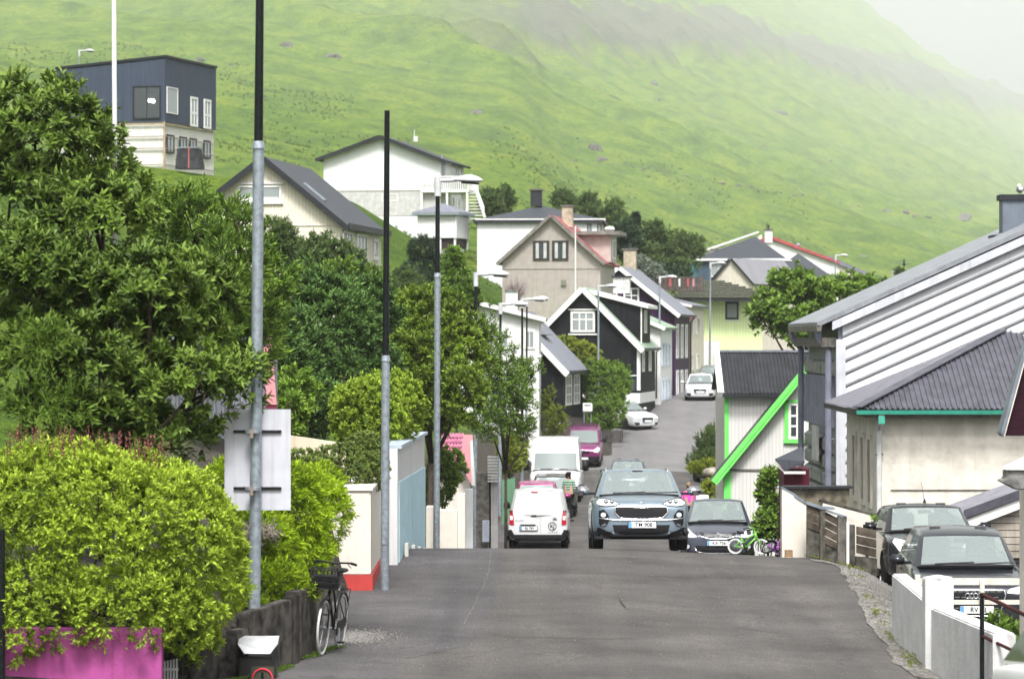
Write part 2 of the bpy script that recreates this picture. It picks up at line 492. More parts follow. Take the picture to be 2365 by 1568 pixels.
def mat_asphalt(name, base, k=.75):
    m, n, l, b = _new(name)
    v = _coord(n, l)
    f = _noise(n, l, _coord(n, l, scale=(1, .35, 1)), 42, 5, .85); g = _noise(n, l, v, .55, 6, .6)
    tr = _noise(n, l, _coord(n, l, scale=(1.3, .05, 1)), 1.2, 4, .5)          # tyre-worn lanes run along the street
    vo = n.new('ShaderNodeTexVoronoi'); vo.feature = 'DISTANCE_TO_EDGE'; vo.inputs['Scale'].default_value = .33
    wv = n.new('ShaderNodeVectorMath'); wv.operation = 'ADD'
    nz = n.new('ShaderNodeTexNoise'); nz.inputs['Scale'].default_value = 1.6; nz.inputs['Detail'].default_value = 6
    l.new(v, nz.inputs['Vector']); l.new(v, wv.inputs[0]); l.new(nz.outputs['Color'], wv.inputs[1]); l.new(wv.outputs[0], vo.inputs['Vector'])
    crack = _math(n, l, 'MULTIPLY', _math(n, l, 'LESS_THAN', vo.outputs['Distance'], .006), _math(n, l, 'GREATER_THAN', g, .5))
    c = _ramp(n, l, g, [(.30, tuple(x * (1 - .42 * k) for x in base)), (.5, base), (.70, tuple(x * (1 + .4 * k) for x in base))])
    c = _mix(n, l, .8 * k, c, _ramp(n, l, tr, [(.34, (.72, .72, .73)), (.5, (1.0, 1.0, .99)), (.66, (1.25, 1.23, 1.2))]), 'MULTIPLY')
    c = _mix(n, l, .8, c, _ramp(n, l, f, [(.32, (.35, .35, .35)), (.5, (.95, .95, .95)), (.68, (1.75, 1.7, 1.65))]), 'MULTIPLY')
    spot = _noise(n, l, v, 9, 3, .5)
    c = _mix(n, l, _math(n, l, 'MULTIPLY', _math(n, l, 'GREATER_THAN', spot, .70), .5), c, tuple(x * .35 for x in base))
    c = _mix(n, l, _math(n, l, 'MULTIPLY', crack, .3), c, (.012, .012, .012))
    l.new(c, b.inputs['Base Color']); b.inputs['Roughness'].default_value = .85; b.inputs['Specular IOR Level'].default_value = .18
    _bump(n, l, f, b, .5, .006)
    MATS[name] = m; return m
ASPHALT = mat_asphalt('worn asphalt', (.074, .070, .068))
ASPHALT2 = mat_asphalt('patched asphalt', (.070, .067, .070))

def strip(name, y0, y1, left, right, lift, mats, dy=.5, nx=15, wob=0.0):
    Y = np.arange(y0, y1 + 1e-6, dy)
    l_, r_ = left(Y), right(Y)
    w = (fbm(Y / .7, Y * 0 + 2.1, 3) - .5) * wob
    t = np.linspace(0, 1, nx)
    X = (l_ + w)[:, None] * (1 - t) + (r_ - w)[:, None] * t
    YY = np.repeat(Y[:, None], nx, 1)
    Z = zs(YY) - .045 * np.clip(X - xs(YY), 0, HW) + E + lift
    return structure(grid_mesh(name, X, YY, Z, mats))
strip('upper_road', 158, 262, lambda Y: xs(Y) - HW, lambda Y: xs(Y) + HW, .003, [mat_asphalt('pale asphalt', (.150, .148, .150), .3)], wob=.1)  # uphill stretch in a paler base tone than the road below
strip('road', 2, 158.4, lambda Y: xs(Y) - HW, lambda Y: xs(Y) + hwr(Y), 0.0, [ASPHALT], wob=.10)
strip('pavement', 36, 163, lambda Y: wallx(Y) - .05, lambda Y: xs(Y) - HW + np.interp(Y, [36, 42, 44, 47, 56, 62, 150], [.3, .35, 1.15, 1.35, 1.6, 1.5, .9]), .004, [ASPHALT2], wob=.12)
# side street that leaves between the rough shrub and the house with bright green trim
sy = np.linspace(0, 1, 30)[:, None]; sxx = np.linspace(0, 1, 12)[None, :]
SX = 7.0 + 26 * sy + 0 * sxx; SY = 118 + 5.4 * sxx + 3 * sy
structure(grid_mesh('side_street', SX, SY, ground(np.minimum(SX, 8), SY) + .10, [ASPHALT2]))

def mat_gravel():
    m, n, l, b = _new('gravel')
    v = _coord(n, l)
    vo = n.new('ShaderNodeTexVoronoi'); vo.inputs['Scale'].default_value = 28; l.new(v, vo.inputs['Vector'])
    f = _noise(n, l, v, 2.0, 5)
    c = _ramp(n, l, vo.outputs['Color'], [(.1, (.05, .047, .042)), (.5, (.15, .142, .13)), (.9, (.33, .32, .30))])
    c = _mix(n, l, 1.0, c, _ramp(n, l, f, [(.35, (.55, .55, .5)), (.65, (1, 1, 1))]), 'MULTIPLY')
    l.new(c, b.inputs['Base Color']); b.inputs['Roughness'].default_value = .95
    _bump(n, l, vo.outputs['Distance'], b, .8, .02)
    return m
GRAVEL = mat_gravel()
def yard(name, x0, x1, y0, y1, lift, mats, nx=30, ny=60, wob=.25):
    t = np.linspace(0, 1, nx)[None, :]; Y = np.linspace(y0, y1, ny)[:, None]
    X = (xs(Y) + hwr(Y) - .12) * (1 - t) + x1 * t + (fbm(Y / .8, Y * 0 + 5, 3) - .5) * wob * (1 - t)
    Y = Y + 0 * t
    return structure(grid_mesh(name, X, Y, ground(X, Y) + lift + .02 * (fbm(X * 3, Y * 3) - .5), mats))
yard('gravel_yard', 4.72, 13.5, 41.2, 61.3, .012, [GRAVEL])
def seam(name, pts, w, mat, lift):
    """thin tar or patch band lying on the asphalt"""
    vs, fs = [], []
    P_ = [Vector((x, y, 0)) for x, y in pts]
    dense = []
    for a, b in zip(P_[:-1], P_[1:]):
        k = max(2, int((b - a).length / .18))
        dense += [a.lerp(b, i / k) for i in range(k)]
    dense.append(P_[-1])
    for i, p in enumerate(dense):
        d = (dense[min(i + 1, len(dense) - 1)] - dense[max(i - 1, 0)]).normalized(); n_ = Vector((-d.y, d.x, 0))
        j = (random.random() - .5) * w * 1.2
        for s in (-1, 1):
            q = p + n_ * (s * w / 2 * random.uniform(.5, 1.3) + j)
            vs.append((q.x, q.y, road_z(q.x, q.y) + lift))
    for i in range(len(dense) - 1): fs.append((2 * i, 2 * i + 1, 2 * i + 3, 2 * i + 2))
    return structure(MB().add(vs, fs).build(name, mat))
TAR = paint('old tar', (.018, .017, .016), rough=.7, var=.3)
PALE = mat_asphalt('pale worn patch', (.105, .098, .092))
seam('road_seam', [(XP(1134, 60), 60), (XP(1128, 55), 55), (XP(1095, 50), 50), (XP(1070, 47), 47)], .025, PALE, .010)
seam('road_crack', [(XP(1690, 47.5), 47.5), (XP(1760, 46.8), 46.8), (XP(1830, 46.6), 46.6)], .02, TAR, .009)
seam('road_crack', [(XP(1640, 43.2), 43.2), (XP(1720, 43.0), 43.0), (XP(1800, 42.9), 42.9)], .018, TAR, .009)
seam('road_crack', [(XP(1430, 51), 51), (XP(1445, 49.6), 49.6)], .02, TAR, .009)
seam('road_crack', [(XP(1290, 55.5), 55.5), (XP(1500, 55.2), 55.2), (XP(1700, 55.4), 55.4)], .03, TAR, .009)
seam('road_crack', [(XP(1150, 45.2), 45.2), (XP(1400, 44.9), 44.9), (XP(1480, 45), 45)], .05, PALE, .008)
seam('kerb_line', [(XP(1565, 122), 121), (XP(1595, 126), 128), (XP(1610, 130), 134)], .12, TAR, .02)
# ------------------------------------------------------------------ houses
def window(parent, o, r, n, w, h, cols=1, rows=1, fm=None, gm=None, fw=.07, bw=.035, proud=.05, name='window', sill=.0, back=True, rowsplit=None):
    """frame, glazing bars and one pane per opening; o is the centre on the wall face"""
    fm = fm or TRIM; gm = gm or GLASS_DK
    o, r, n = Vector(o), Vector(r).normalized(), Vector(n).normalized(); up = Vector((0, 0, 1))
    f = MB(); c = o + n * proud / 2; hp = n * proud / 2
    f.obox(c + up * (h / 2 - fw / 2), r * (w / 2), up * (fw / 2), hp)
    f.obox(c - up * (h / 2 - fw / 2), r * (w / 2), up * (fw / 2), hp)
    for s in (-1, 1): f.obox(c + r * s * (w / 2 - fw / 2), r * (fw / 2), up * (h / 2 - fw), hp)
    iw, ih = w - 2 * fw, h - 2 * fw
    cb = o + n * proud * .4; hb = n * proud * .36
    for i in range(1, cols): f.obox(cb + r * (iw * (i / cols - .5)), r * (bw / 2), up * (ih / 2), hb)
    ys = [i / rows for i in range(rows + 1)] if rowsplit is None else rowsplit
    for t in ys[1:-1]: f.obox(cb + up * (ih * (t - .5)), r * (iw / 2), up * (bw / 2), hb * .96)
    if sill: f.obox(o + n * (proud + .03) / 2 - up * (h / 2 + .03), r * (w / 2 + .06), up * .03, n * ((proud + .03) / 2 + .02))
    fo = f.build(name, fm, parent)
    for i in range(cols):
        for j in range(len(ys) - 1):
            cc = o + n * (proud * .35) + r * (iw * ((i + .5) / cols - .5)) + up * (ih * ((ys[j] + ys[j + 1]) / 2 - .5))
            p = MB().obox(cc, r * (iw / cols / 2 - bw * .3), up * (ih * (ys[j + 1] - ys[j]) / 2 - bw * .3), n * .004)
            p.build('pane', gm, fo)
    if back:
        MB().obox(o + n * .004, r * (iw / 2), up * (ih / 2), n * .002).build('dark_room_sheet', INNER, fo)  # dark sheet painted in for the unlit room behind the glass
    return fo

class House:
    """gable or hip house placed by pixels: front face centre x0, ground line y0, distance d, yaw turns its street side into view"""
    def __init__(s, name, label, x0, y0, d, yaw=0.0, cat='house', group=None):
        s.x0, s.y0, s.d, s.s, s.th = x0, y0, d, S(d), R(yaw)
        s.root = thing(name, label, cat, PX(x0, y0, d), -s.th, group)
    def U(s, x): return (x - s.x0) / s.s / math.cos(s.th)
    def V(s, y): return (s.y0 - y) / s.s
    def T(s, x, xc):
        return (x - xc) / (s.s * (math.sin(s.th) - math.cos(s.th) * (xc - CX) / F))
    def part(s, mb, name, mat, **k): return mb.build(name, mat, s.root, **k)
    def gable(s, ul, ur, ue, eave_l, eave_r, peak, depth, wallm, roofm, trimm, oh=.25, rt=.14, barge=.2, back_oh=.2, below=2.5, ridge=None):
        """ul/ur wall corners, ue ridge position, heights in metres"""
        s.ul, s.ur, s.ue, s.el, s.er, s.pk, s.dp = ul, ur, ue, eave_l, eave_r, peak, depth
        poly = [(ul, 0, -below), (ur, 0, -below), (ur, 0, eave_r), (ue, 0, peak), (ul, 0, eave_l)]
        s.part(MB().prism(poly, (0, depth, 0)), 'wall', wallm)
        for (xa, za) in ((ul, eave_l), (ur, eave_r)):
            sg = 1 if xa > ue else -1
            dv = Vector((xa - ue, 0, za - peak)); L = dv.length; dv.normalize()
            nn = Vector((-dv.z * sg, 0, dv.x * sg))
            if nn.z < 0: nn = -nn
            a = Vector((ue, -oh, peak)) + nn * .01; bq = a + dv * (L + oh)
            s.part(MB().prism([a, bq, bq + nn * rt, a + nn * rt + Vector((0, 0, .0))], (0, depth + oh + back_oh, 0)), 'roof_slope', roofm)
            if barge:
                a2 = Vector((ue, -oh - .035, peak)) + nn * (rt + .015)
                dn = -nn * barge
                s.part(MB().prism([a2, a2 + dv * (L + oh + .02), a2 + dv * (L + oh + .02) + dn, a2 + dn + Vector((0, 0, -.0))], (0, .03, 0)), 'barge_board', trimm)
        return s
    def front(s, x0, x1, y0, y1, **k):
        u0, u1, v0, v1 = s.U(x0), s.U(x1), s.V(y1), s.V(y0)
        return window(s.root, ((u0 + u1) / 2, 0, (v0 + v1) / 2), (1, 0, 0), (0, -1, 0), u1 - u0, v1 - v0, **k)
    def side(s, x, t0, t1, z0, z1, **k):
        return window(s.root, (x, (t0 + t1) / 2, (z0 + z1) / 2), (0, 1, 0), (1, 0, 0), t1 - t0, z1 - z0, **k)

def chimney(parent, c, w, dpt, h, m, capm, pot=None):
    b = MB().box((c[0], c[1], c[2] + h / 2), (w, dpt, h)).build('chimney', m, parent)
    MB().box((c[0], c[1], c[2] + h + .05), (w * 1.22, dpt * 1.22, .1)).build('chimney_cap', capm, b)
    if pot: MB().lathe([(.09, 0), (.11, .05), (.08, .1), (.08, .3), (.1, .34)], 10, c=(c[0], c[1], c[2] + h + .1)).build('chimney_pot', pot, b)
    return b

# black timber house with white trim beside the rising street ------------------------------------
BLACKB = boards('black tarred boards', (.008, .009, .012), pitch=.16, var=.35, rough=.7, streak=.05)
h = House('black_house', 'black boarded gable house with white barge boards and a six pane window', 1346, 930, 180, 8.5)
ur = h.U(1476)
h.gable(-ur, ur, 0, h.V(802), h.V(802), h.V(668), 8.0, BLACKB, ROOF_GREEN, TRIM, oh=.3, barge=.28)
h.front(1318, 1374, 719, 767, cols=3, rows=2, rowsplit=[0, .64, 1], fw=.12, bw=.07, gm=GLASS_LT)
MB().box((h.U(1346), -.04, h.V(772)), (1.55, .1, .08)).build('window_ledge', TRIM, h.root)
MB().box((h.U(1346), -.04, h.V(715)), (1.55, .1, .07)).build('window_head', TRIM, h.root)
MB().box((ur - .06, -.02, h.V(852)), (.14, .06, 2.3)).build('corner_board', TRIM, h.root)
MB().box((ur + .02, .1, h.V(852)), (.05, .16, 2.3)).build('corner_board', TRIM, h.root)
MB().box((0, 4, .25), (2 * ur + .06, 8.06, .55)).build('plinth', W_WHITE, h.root)
for a, b in ((1.2, 2.3), (4.6, 5.7)): h.side(ur, a, b, h.V(859), h.V(811), cols=2, rows=1, fw=.14, gm=GLASS_LT)
# shed dormer
dz0, dzt, dze = h.V(802), h.V(672), h.V(704)
k = MB(); xa = .25; xb = ur - .02
k.prism([(xa, 1.0, h.V(672) - .15), (xb, 1.0, dze - .05), (xb, 1.0, dz0), (xa + .1, 1.0, h.V(680))], (0, 4.6, 0))
dm = k.build('dormer', BLACKB, h.root)
MB().prism([(xa - .1, .8, h.V(668)), (xb + .4, .8, dze - .02), (xb + .4, .8, dze - .2), (xa - .1, .8, h.V(668) - .2)], (0, 5.0, 0)).build('dormer_roof', TRIM, dm)
MB().box((xb + .01, 1.05, (dz0 + dze) / 2), (.06, .14, dze - dz0)).build('corner_board', TRIM, dm)
window(dm, (xb, 3.0, (dz0 + dze) / 2 + .25), (0, 1, 0), (1, 0, 0), 1.2, 1.25, cols=2, fw=.1, gm=GLASS_LT)
chimney(h.root, (1.75, 3.2, h.V(676)), .9, .6, .85, paint('speckled white chimney', (.62, .62, .6), var=.35, scale=14), DARKTRIM)
MB().path([(ur + .3, -.2, h.V(806)), (ur + .3, 8.1, h.V(806))], .06).build('gutter', DARKTRIM, h.root)
MB().path([(ur + .28, 8.0, h.V(806)), (ur + .08, 7.9, h.V(815)), (ur + .08, 7.9, .1)], .045).build('downpipe', DARKTRIM, h.root)
h.front(1443, 1470, 868, 905, cols=1, gm=GLASS_DK, fm=BLACKB, fw=.04)
MB().box((h.U(1456), -.05, h.V(867)), (.75, .08, .05)).build('window_head', TRIM, h.root)

# small black house with grey roof -----------------------------------------------------------------
h = House('black_cottage', 'small black boarded cottage with smooth blue grey roof and paired white windows', 1178, 975, 165, 9.0)
ur = h.U(1301)
h.gable(-ur, ur, 0, h.V(853), h.V(853), h.V(722), 7.0, BLACKB, ROOF_GR, TRIM, oh=.35, barge=.3)
t0, t1 = 1.0, 2.9
for a in (.7, 3.6): h.side(ur, a, a + 2.1, h.V(937), h.V(866), cols=3, rows=3, fw=.11, bw=.06, gm=GLASS_LT)
MB().box((0, 3.5, -.45), (2 * ur + .08, 7.1, .9)).build('plinth', W_WHITE, h.root)
MB().path([(ur + .36, -.2, h.V(858)), (ur + .36, 7.2, h.V(858))], .055).build('gutter', DARKTRIM, h.root)
MB().box((ur * .52, 2.6, h.V(788) + .32), (.5, 1.6, .03)).build('roof_hatch', DARKTRIM, h.root)

# white rendered house with mossy roof
h = House('white_house', 'white rendered house with shallow mossy roof above the twiggy tree', 1185, 1020, 155, 1.2)
ur = h.U(1245)
h.gable(-4.2, ur, -2.6, h.V(735), h.V(738), h.V(690), 7.0, W_WHITE, ROOF_GREEN, TRIM, oh=.3, barge=.2)
h.front(1210, 1236, 762, 806, cols=2, rows=1, fw=.09, gm=GLASS_LT)
h.front(1150, 1176, 762, 806, cols=2, rows=1, fw=.09, gm=GLASS_LT)
MB().box((ur - .05, 2, h.V(742)), (.45, 4.2, .22)).build('cornice', TRIM, h.root)
MB().box((ur, 3, h.V(822)), (.16, 6.1, .14)).build('string_course', TRIM, h.root)
chimney(h.root, (h.U(1178), 4, h.V(716)), .55, .5, .9, W_WHITE, CONCRETE)
MB().box((h.U(1160), 3.5, h.V(745)), (1.4, .02, .02)).build('roof_wire', DARKTRIM, h.root)

# little cream gable with finial
h = House('cream_porch_tower', 'narrow cream boarded gable with a spiked finial behind the black gable', 1270, 790, 192, 14)
h.gable(h.U(1249), h.U(1291), h.U(1270), h.V(706), h.V(706), h.V(672), 3.4, boards('cream boards', (.72, .69, .60)), ROOF_GR, TRIM, oh=.12, barge=.14, below=3)
MB().tube((0, -.1, h.V(668)), (0, -.1, h.V(640)), .03).lathe([(.0, -.1), (.06, -.05), (.07, 0), (.05, .06), (0, .1)], 8, c=(0, -.1, h.V(648)), closed=False).build('finial', TRIM, h.root)

# purple house
PURPLE = boards('purple boards', (.040, .013, .052), pitch=.15, var=.2)
h = House('purple_house', 'dark purple boarded gable house with white barge boards behind the black house', 1431, 925, 197, 9.0)
ur = h.U(1557)
h.gable(-ur, ur, 0, h.V(722), h.V(722), h.V(620), 8.5, PURPLE, ROOF_GR, TRIM, oh=.4, barge=.24)
h.front(1440, 1476, 665, 700, cols=2, rows=2, fw=.1, bw=.06, gm=GLASS_DK)
h.front(1389, 1426, 665, 700, cols=2, rows=2, fw=.1, bw=.06, gm=GLASS_DK)
for z0, z1 in ((h.V(828), h.V(748)), (h.V(915), h.V(855))):
    for a in (.8, 3.3, 5.8): h.side(ur, a, a + 1.3, z0, z1, cols=2, fw=.16, gm=GLASS_LT)
MB().path([(ur + .4, -.3, h.V(728)), (ur + .4, 8.6, h.V(728))], .06).build('gutter', DARKTRIM, h.root)
MB().path([(ur + .38, 8.4, h.V(728)), (ur + .1, 8.2, h.V(742)), (ur + .1, 8.2, .1)], .05).build('downpipe', DARKTRIM, h.root)
chimney(h.root, (-.1, 6.0, h.V(640)), .75, .6, 1.75, paint('tan chimney render', (.45, .38, .28), var=.25), CONCRETE, DARKTRIM)

# white terrace house between
h = House('white_terrace_house', 'tall narrow white house with pale green roof and slim window pairs', 1500, 945, 189, 10.0)
ur = h.U(1525)
h.gable(-5.0, ur, -3.2, h.V(752), h.V(757), h.V(690), 5.2, W_WHITE, ROOF_GREEN, TRIM, oh=.3, barge=.2)
for z0, z1 in ((h.V(845), h.V(792)), (h.V(925), h.V(876))):
    for a in (.55, 1.9, 3.3): h.side(ur, a, a + .95, z0, z1, cols=2, fw=.1, bw=.05, gm=GLASS_LT, fm=paint('pale blue trim', (.55, .62, .70)))
MB().box((ur, 2.6, .1), (.5, 5.4, .3)).build('step', W_WHITE, h.root)

# house with magenta roof between purple and cream
h = House('magenta_roof_house', 'house with faded magenta metal roof between the purple and cream houses', 1545, 915, 206, 9)
ur = h.U(1574)
h.gable(-6.0, ur, -3.2, h.V(735), h.V(735), h.V(684), 5.0, boards('ochre boards', (.50, .36, .16)), paint('faded magenta roof', (.50, .10, .22), var=.3, scale=8, streak=.2), TRIM, oh=.25, barge=.12)

# cream house
CREAMW = paint('cream wall', (.64, .60, .51), var=.06)
h = House('cream_house', 'cream rendered two storey house with slim dark windows at the bend', 1584, 880, 212, 12.0)
h.gable(-4.5, h.U(1588), -2, h.V(706), h.V(708), h.V(690), 6.8, CREAMW, ROOF_GR, TRIM, oh=.3, barge=.15)
ur = h.U(1588)
for z0, z1 in ((h.V(772), h.V(732)), (h.V(855), h.V(818))):
    for a in (1.0, 3.7): h.side(ur, a, a + 1.15, z0, z1, cols=2, fw=.08, gm=GLASS_DK)

# hip roof helper
def hip(hs_, xl, xr, zb, zt, dp, wallm, roofm, trimm, rise, oh=.35, ridge_half=.0, below=2.5, name_roof='roof', ridge_x=None):
    root = hs_.root
    MB().box(((xl + xr) / 2, dp / 2, (zt - below) / 2), (xr - xl, dp, zt + below)).build('wall', wallm, root)
    a, b, c, d_ = xl - oh, xr + oh, -oh, dp + oh
    cx = (a + b) / 2 if ridge_x is None else ridge_x
    cyy = dp / 2
    hw = ridge_half
    if (b - a) >= (d_ - c): r0, r1 = (cx - hw, cyy, zt + rise), (cx + hw, cyy, zt + rise)
    else: r0, r1 = (cx, cyy - hw, zt + rise), (cx, cyy + hw, zt + rise)
    k = MB()
    base = [(a, c, zt), (b, c, zt), (b, d_, zt), (a, d_, zt)]
    vs = base + [r0, r1] + [(x, y, z - .12) for x, y, z in base]
    if (b - a) >= (d_ - c): fs = [(0, 1, 5, 4), (1, 2, 5), (2, 3, 4, 5), (3, 0, 4)]
    else: fs = [(0, 1, 4), (1, 2, 5, 4), (2, 3, 5), (3, 0, 4, 5)]
    fs += [(6, 7, 1, 0), (7, 8, 2, 1), (8, 9, 3, 2), (9, 6, 0, 3), (9, 8, 7, 6)]
    k.add(vs, fs).build(name_roof, roofm, root)
    f = MB()
    for p, q in ((0, 1), (1, 2), (3, 0)):
        P, Q = Vector(base[p]), Vector(base[q]); dv = (Q - P).normalized()
        out = Vector((dv.y, -dv.x, 0))
        f.obox((P + Q) / 2 + out * .02 - Vector((0, 0, .1)), (Q - P) / 2, (0, 0, .09), out * .018)
    f.build('fascia', trimm, root)
    return r0, r1

# lime yellow house with tiled hip roof
LIME = boards('pale lime boards', (.64, .75, .38), pitch=.2, var=.06, streak=.04)
TILE_D = paint('dark mossy tile', (.085, .09, .065), rough=.8, var=.3, scale=8)
h = House('lime_house', 'pale lime green house with dark tiled hip roof', 1668, 860, 225, 3.0)
xl, xr = h.U(1588), h.U(1760)
zt = h.V(690)
hip(h, xl, xr, 0, zt, 6.5, LIME, TILE_D, DARKTRIM, h.V(646) - zt, oh=1.4, ridge_half=.3, ridge_x=h.U(1648))
a0 = Vector((xl - 1.4, -1.4, zt)); a1 = Vector((xr + 1.4, -1.4, zt)); ap = Vector((h.U(1648), 3.25, h.V(646)))
for i in range(9):
    t = (i + .1) / 9.2
    p, q = a0.lerp(ap - Vector((.3, 0, 0)), t), a1.lerp(ap + Vector((.3, 0, 0)), t)
    MB().obox((p + q) / 2 + Vector((0, 0, .05)), (q - p) / 2 * .97, (0, .13, .045), (0, -.05, .06)).build('tile_course', TILE_D, h.root)
h.front(1675, 1706, 697, 738, cols=1, fm=DARKTRIM, fw=.12, gm=GLASS_LT)
MB().box((h.U(1690), -.03, h.V(741)), (1.05, .08, .07)).build('sill', TRIM, h.root)
an = MB().box((h.U(1641), -1.1, h.V(828)), (h.U(1661) - h.U(1621), 2.2, h.V(789) - h.V(866))).build('annex', W_WHITE, h.root)
MB().box((h.U(1648), -2.21, h.V(838)), (.5, .04, 1.35)).build('door', CREAMW, an)

# cream gable with ribbed roof
h = House('cream_gable_house', 'cream gable with grey ribbed roof rising behind the tiled hip roof', 1690, 700, 236, 32)
h.gable(-1.65, 1.65, 0, h.V(655), h.V(655), h.V(600), 7.5, CREAMW, boards('ribbed grey roof', (.20, .20, .22), pitch=.45, depth=1.0), DARKTRIM, oh=.2, barge=.12, below=4)

# slate blue house and its neighbours
SLATEB = boards('slate blue boards', (.055, .085, .125), pitch=.2, var=.15)
h = House('slate_blue_house', 'slate blue boarded house with broad dark hip roof and white eaves line', 1708, 700, 266, 4)
zt = h.V(597)
hip(h, h.U(1612), h.U(1806), 0, zt, 9, SLATEB, ROOF_DK, TRIM, h.V(543) - zt, oh=.3, ridge_half=.6, below=4, ridge_x=h.U(1745))
h.front(1640, 1680, 606, 640, cols=2, fw=.12, gm=GLASS_LT)
h.front(1720, 1760, 612, 645, cols=2, fw=.12, gm=GLASS_LT)
MB().box((h.U(1601), 1.5, h.V(640)), (.9, 2.5, 2.6)).build('side_annex', boards('teal boards', (.06, .16, .19)), h.root)
chimney(h.root, (h.U(1776), 6, h.V(556)), .62, .62, 1.0, W_WHITE, CONCRETE, DARKTRIM)
MB().tube((h.U(1772), 6, h.V(525)), (h.U(1772), 6, h.V(508)), .03).box((h.U(1772), 6, h.V(514)), (.35, .03, .03)).box((h.U(1772), 6, h.V(519)), (.25, .03, .03)).build('aerial', DARKTRIM, h.root)
chimney(h.root, (h.U(1650), 2.0, h.V(592)), .55, .6, .55, paint('pinkish chimney', (.45, .40, .36)), CONCRETE)
h = House('grey_hip_house', 'low house with plain dark grey hip roof beside the slate blue house', 1850, 720, 256, 0)
zt = h.V(650)
hip(h, h.U(1775), h.U(1925), 0, zt, 5.0, SLATEB, ROOF_DK, DARKTRIM, h.V(583) - zt, oh=.4, ridge_half=.05, below=4)
h = House('red_roof_house', 'long house with narrow red roof strip and white gable edge', 1850, 720, 290, 0)
k = MB().prism([(h.U(1760), 0, -3), (h.U(1935), 0, -3), (h.U(1935), 0, h.V(607)), (h.U(1785), 0, h.V(552)), (h.U(1760), 0, h.V(556))], (0, 6, 0))
k.build('wall', W_WHITE, h.root)
REDR = paint('red metal roof', (.42, .06, .08), var=.2)
MB().prism([(h.U(1760), -.3, h.V(552)), (h.U(1785), -.3, h.V(547)), (h.U(1938), -.3, h.V(604)), (h.U(1938), -.3, h.V(610)), (h.U(1785), -.3, h.V(554)), (h.U(1760), -.3, h.V(560))], (0, 7, 0)).build('roof_slope', REDR, h.root)
MB().tube((h.U(1848), 2, h.V(580)), (h.U(1848), 2, h.V(566)), .16).lathe([(.22, 0), (.22, .08), (.1, .2)], 10, c=(h.U(1848), 2, h.V(566))).build('roof_vent', GALV, h.root)
h = House('grey_roof_house', 'pale house with long plain grey roof at the foot of the hill', 1975, 720, 300, 0)
MB().prism([(h.U(1908), 0, -4), (h.U(2062), 0, -4), (h.U(2062), 0, h.V(661)), (h.U(1912), 0, h.V(598)), (h.U(1908), 0, h.V(600))], (0, 6, 0)).build('wall', CREAMW, h.root)
MB().prism([(h.U(1903), -.3, h.V(592)), (h.U(1912), -.3, h.V(590)), (h.U(2066), -.3, h.V(656)), (h.U(2066), -.3, h.V(661)), (h.U(1903), -.3, h.V(598))], (0, 7, 0)).build('roof_slope', ROOF_GR, h.root)
h = House('white_verge_house', 'house with long white roof verge rising behind the slate blue roof', 1680, 720, 300, 0)
MB().prism([(h.U(1600), 0, -4), (h.U(1760), 0, -4), (h.U(1760), 0, h.V(542)), (h.U(1600), 0, h.V(592))], (0, 6, 0)).build('wall', CREAMW, h.root)
MB().prism([(h.U(1592), -.3, h.V(588)), (h.U(1752), -.3, h.V(534)), (h.U(1752), -.3, h.V(538)), (h.U(1592), -.3, h.V(594))], (0, 6, 0)).build('roof_verge', TRIM, h.root)

# greige house with red roof -----------------------------------------------------------------------
GREIGE = paint('warm grey render', (.33, .298, .268), var=.08, streak=.1)
h = House('grey_gable_house', 'warm grey rendered gable house with dusty red roof and twin dark windows', 1273, 690, 185, 7.5)
ur = h.U(1386)
h.gable(-ur, ur, 0, h.V(604), h.V(604), h.V(502), 8.0, GREIGE, paint('dusty red roof', (.36, .085, .10), var=.25, scale=7, streak=.15), paint('weathered grey trim', (.20, .185, .165), var=.3), oh=.3, barge=.18, below=4)
for a in (1231, 1275): h.front(a, a + 38, 556, 602, cols=1, fm=paint('brown window frame', (.045, .04, .035)), fw=.1, gm=GLASS_DK)
for a in (1241, 1285):
    for s_ in (0, 18): MB().box((h.U(a + s_), -.03, h.V(579)), (.17, .012, .85)).build('curtain', paint('pale curtain', (.42, .43, .42)), h.root)
MB().box((0, -.01, h.V(620)), (2 * ur, .05, .06)).build('string_course', GREIGE, h.root)
MB().box((h.U(1302), -.05, h.V(653)), (.28, .12, .3)).build('wall_vent', paint('dull green metal', (.16, .17, .13)), h.root)
chimney(h.root, (.62, 2.6, h.V(522)), .6, .55, 1.15, paint('tan chimney render', (.45, .38, .28)), CONCRETE)
dm = MB().box((2.2, 3.3, (h.V(604) + h.V(543)) / 2 + .1), (1.9, 3.2, h.V(543) - h.V(604) + .2)).build('dormer', paint('rosy grey render', (.46, .38, .355), var=.1), h.root)
MB().box((2.3, 3.2, h.V(541) + .1), (2.8, 3.9, .2)).build('dormer_roof', paint('weathered grey trim', (.2, .185, .165)), dm)
window(dm, (3.15, 3.2, h.V(573)), (0, 1, 0), (1, 0, 0), 1.6, 1.1, cols=2, fw=.1, gm=GLASS_DK)
MB().lathe([(0, 0), (.22, .02), (.3, .12), (.22, .25), (0, .3)], 12, c=(3.0, 2.5, h.V(541) + .22), closed=False).build('satellite_dome', TRIM, dm)

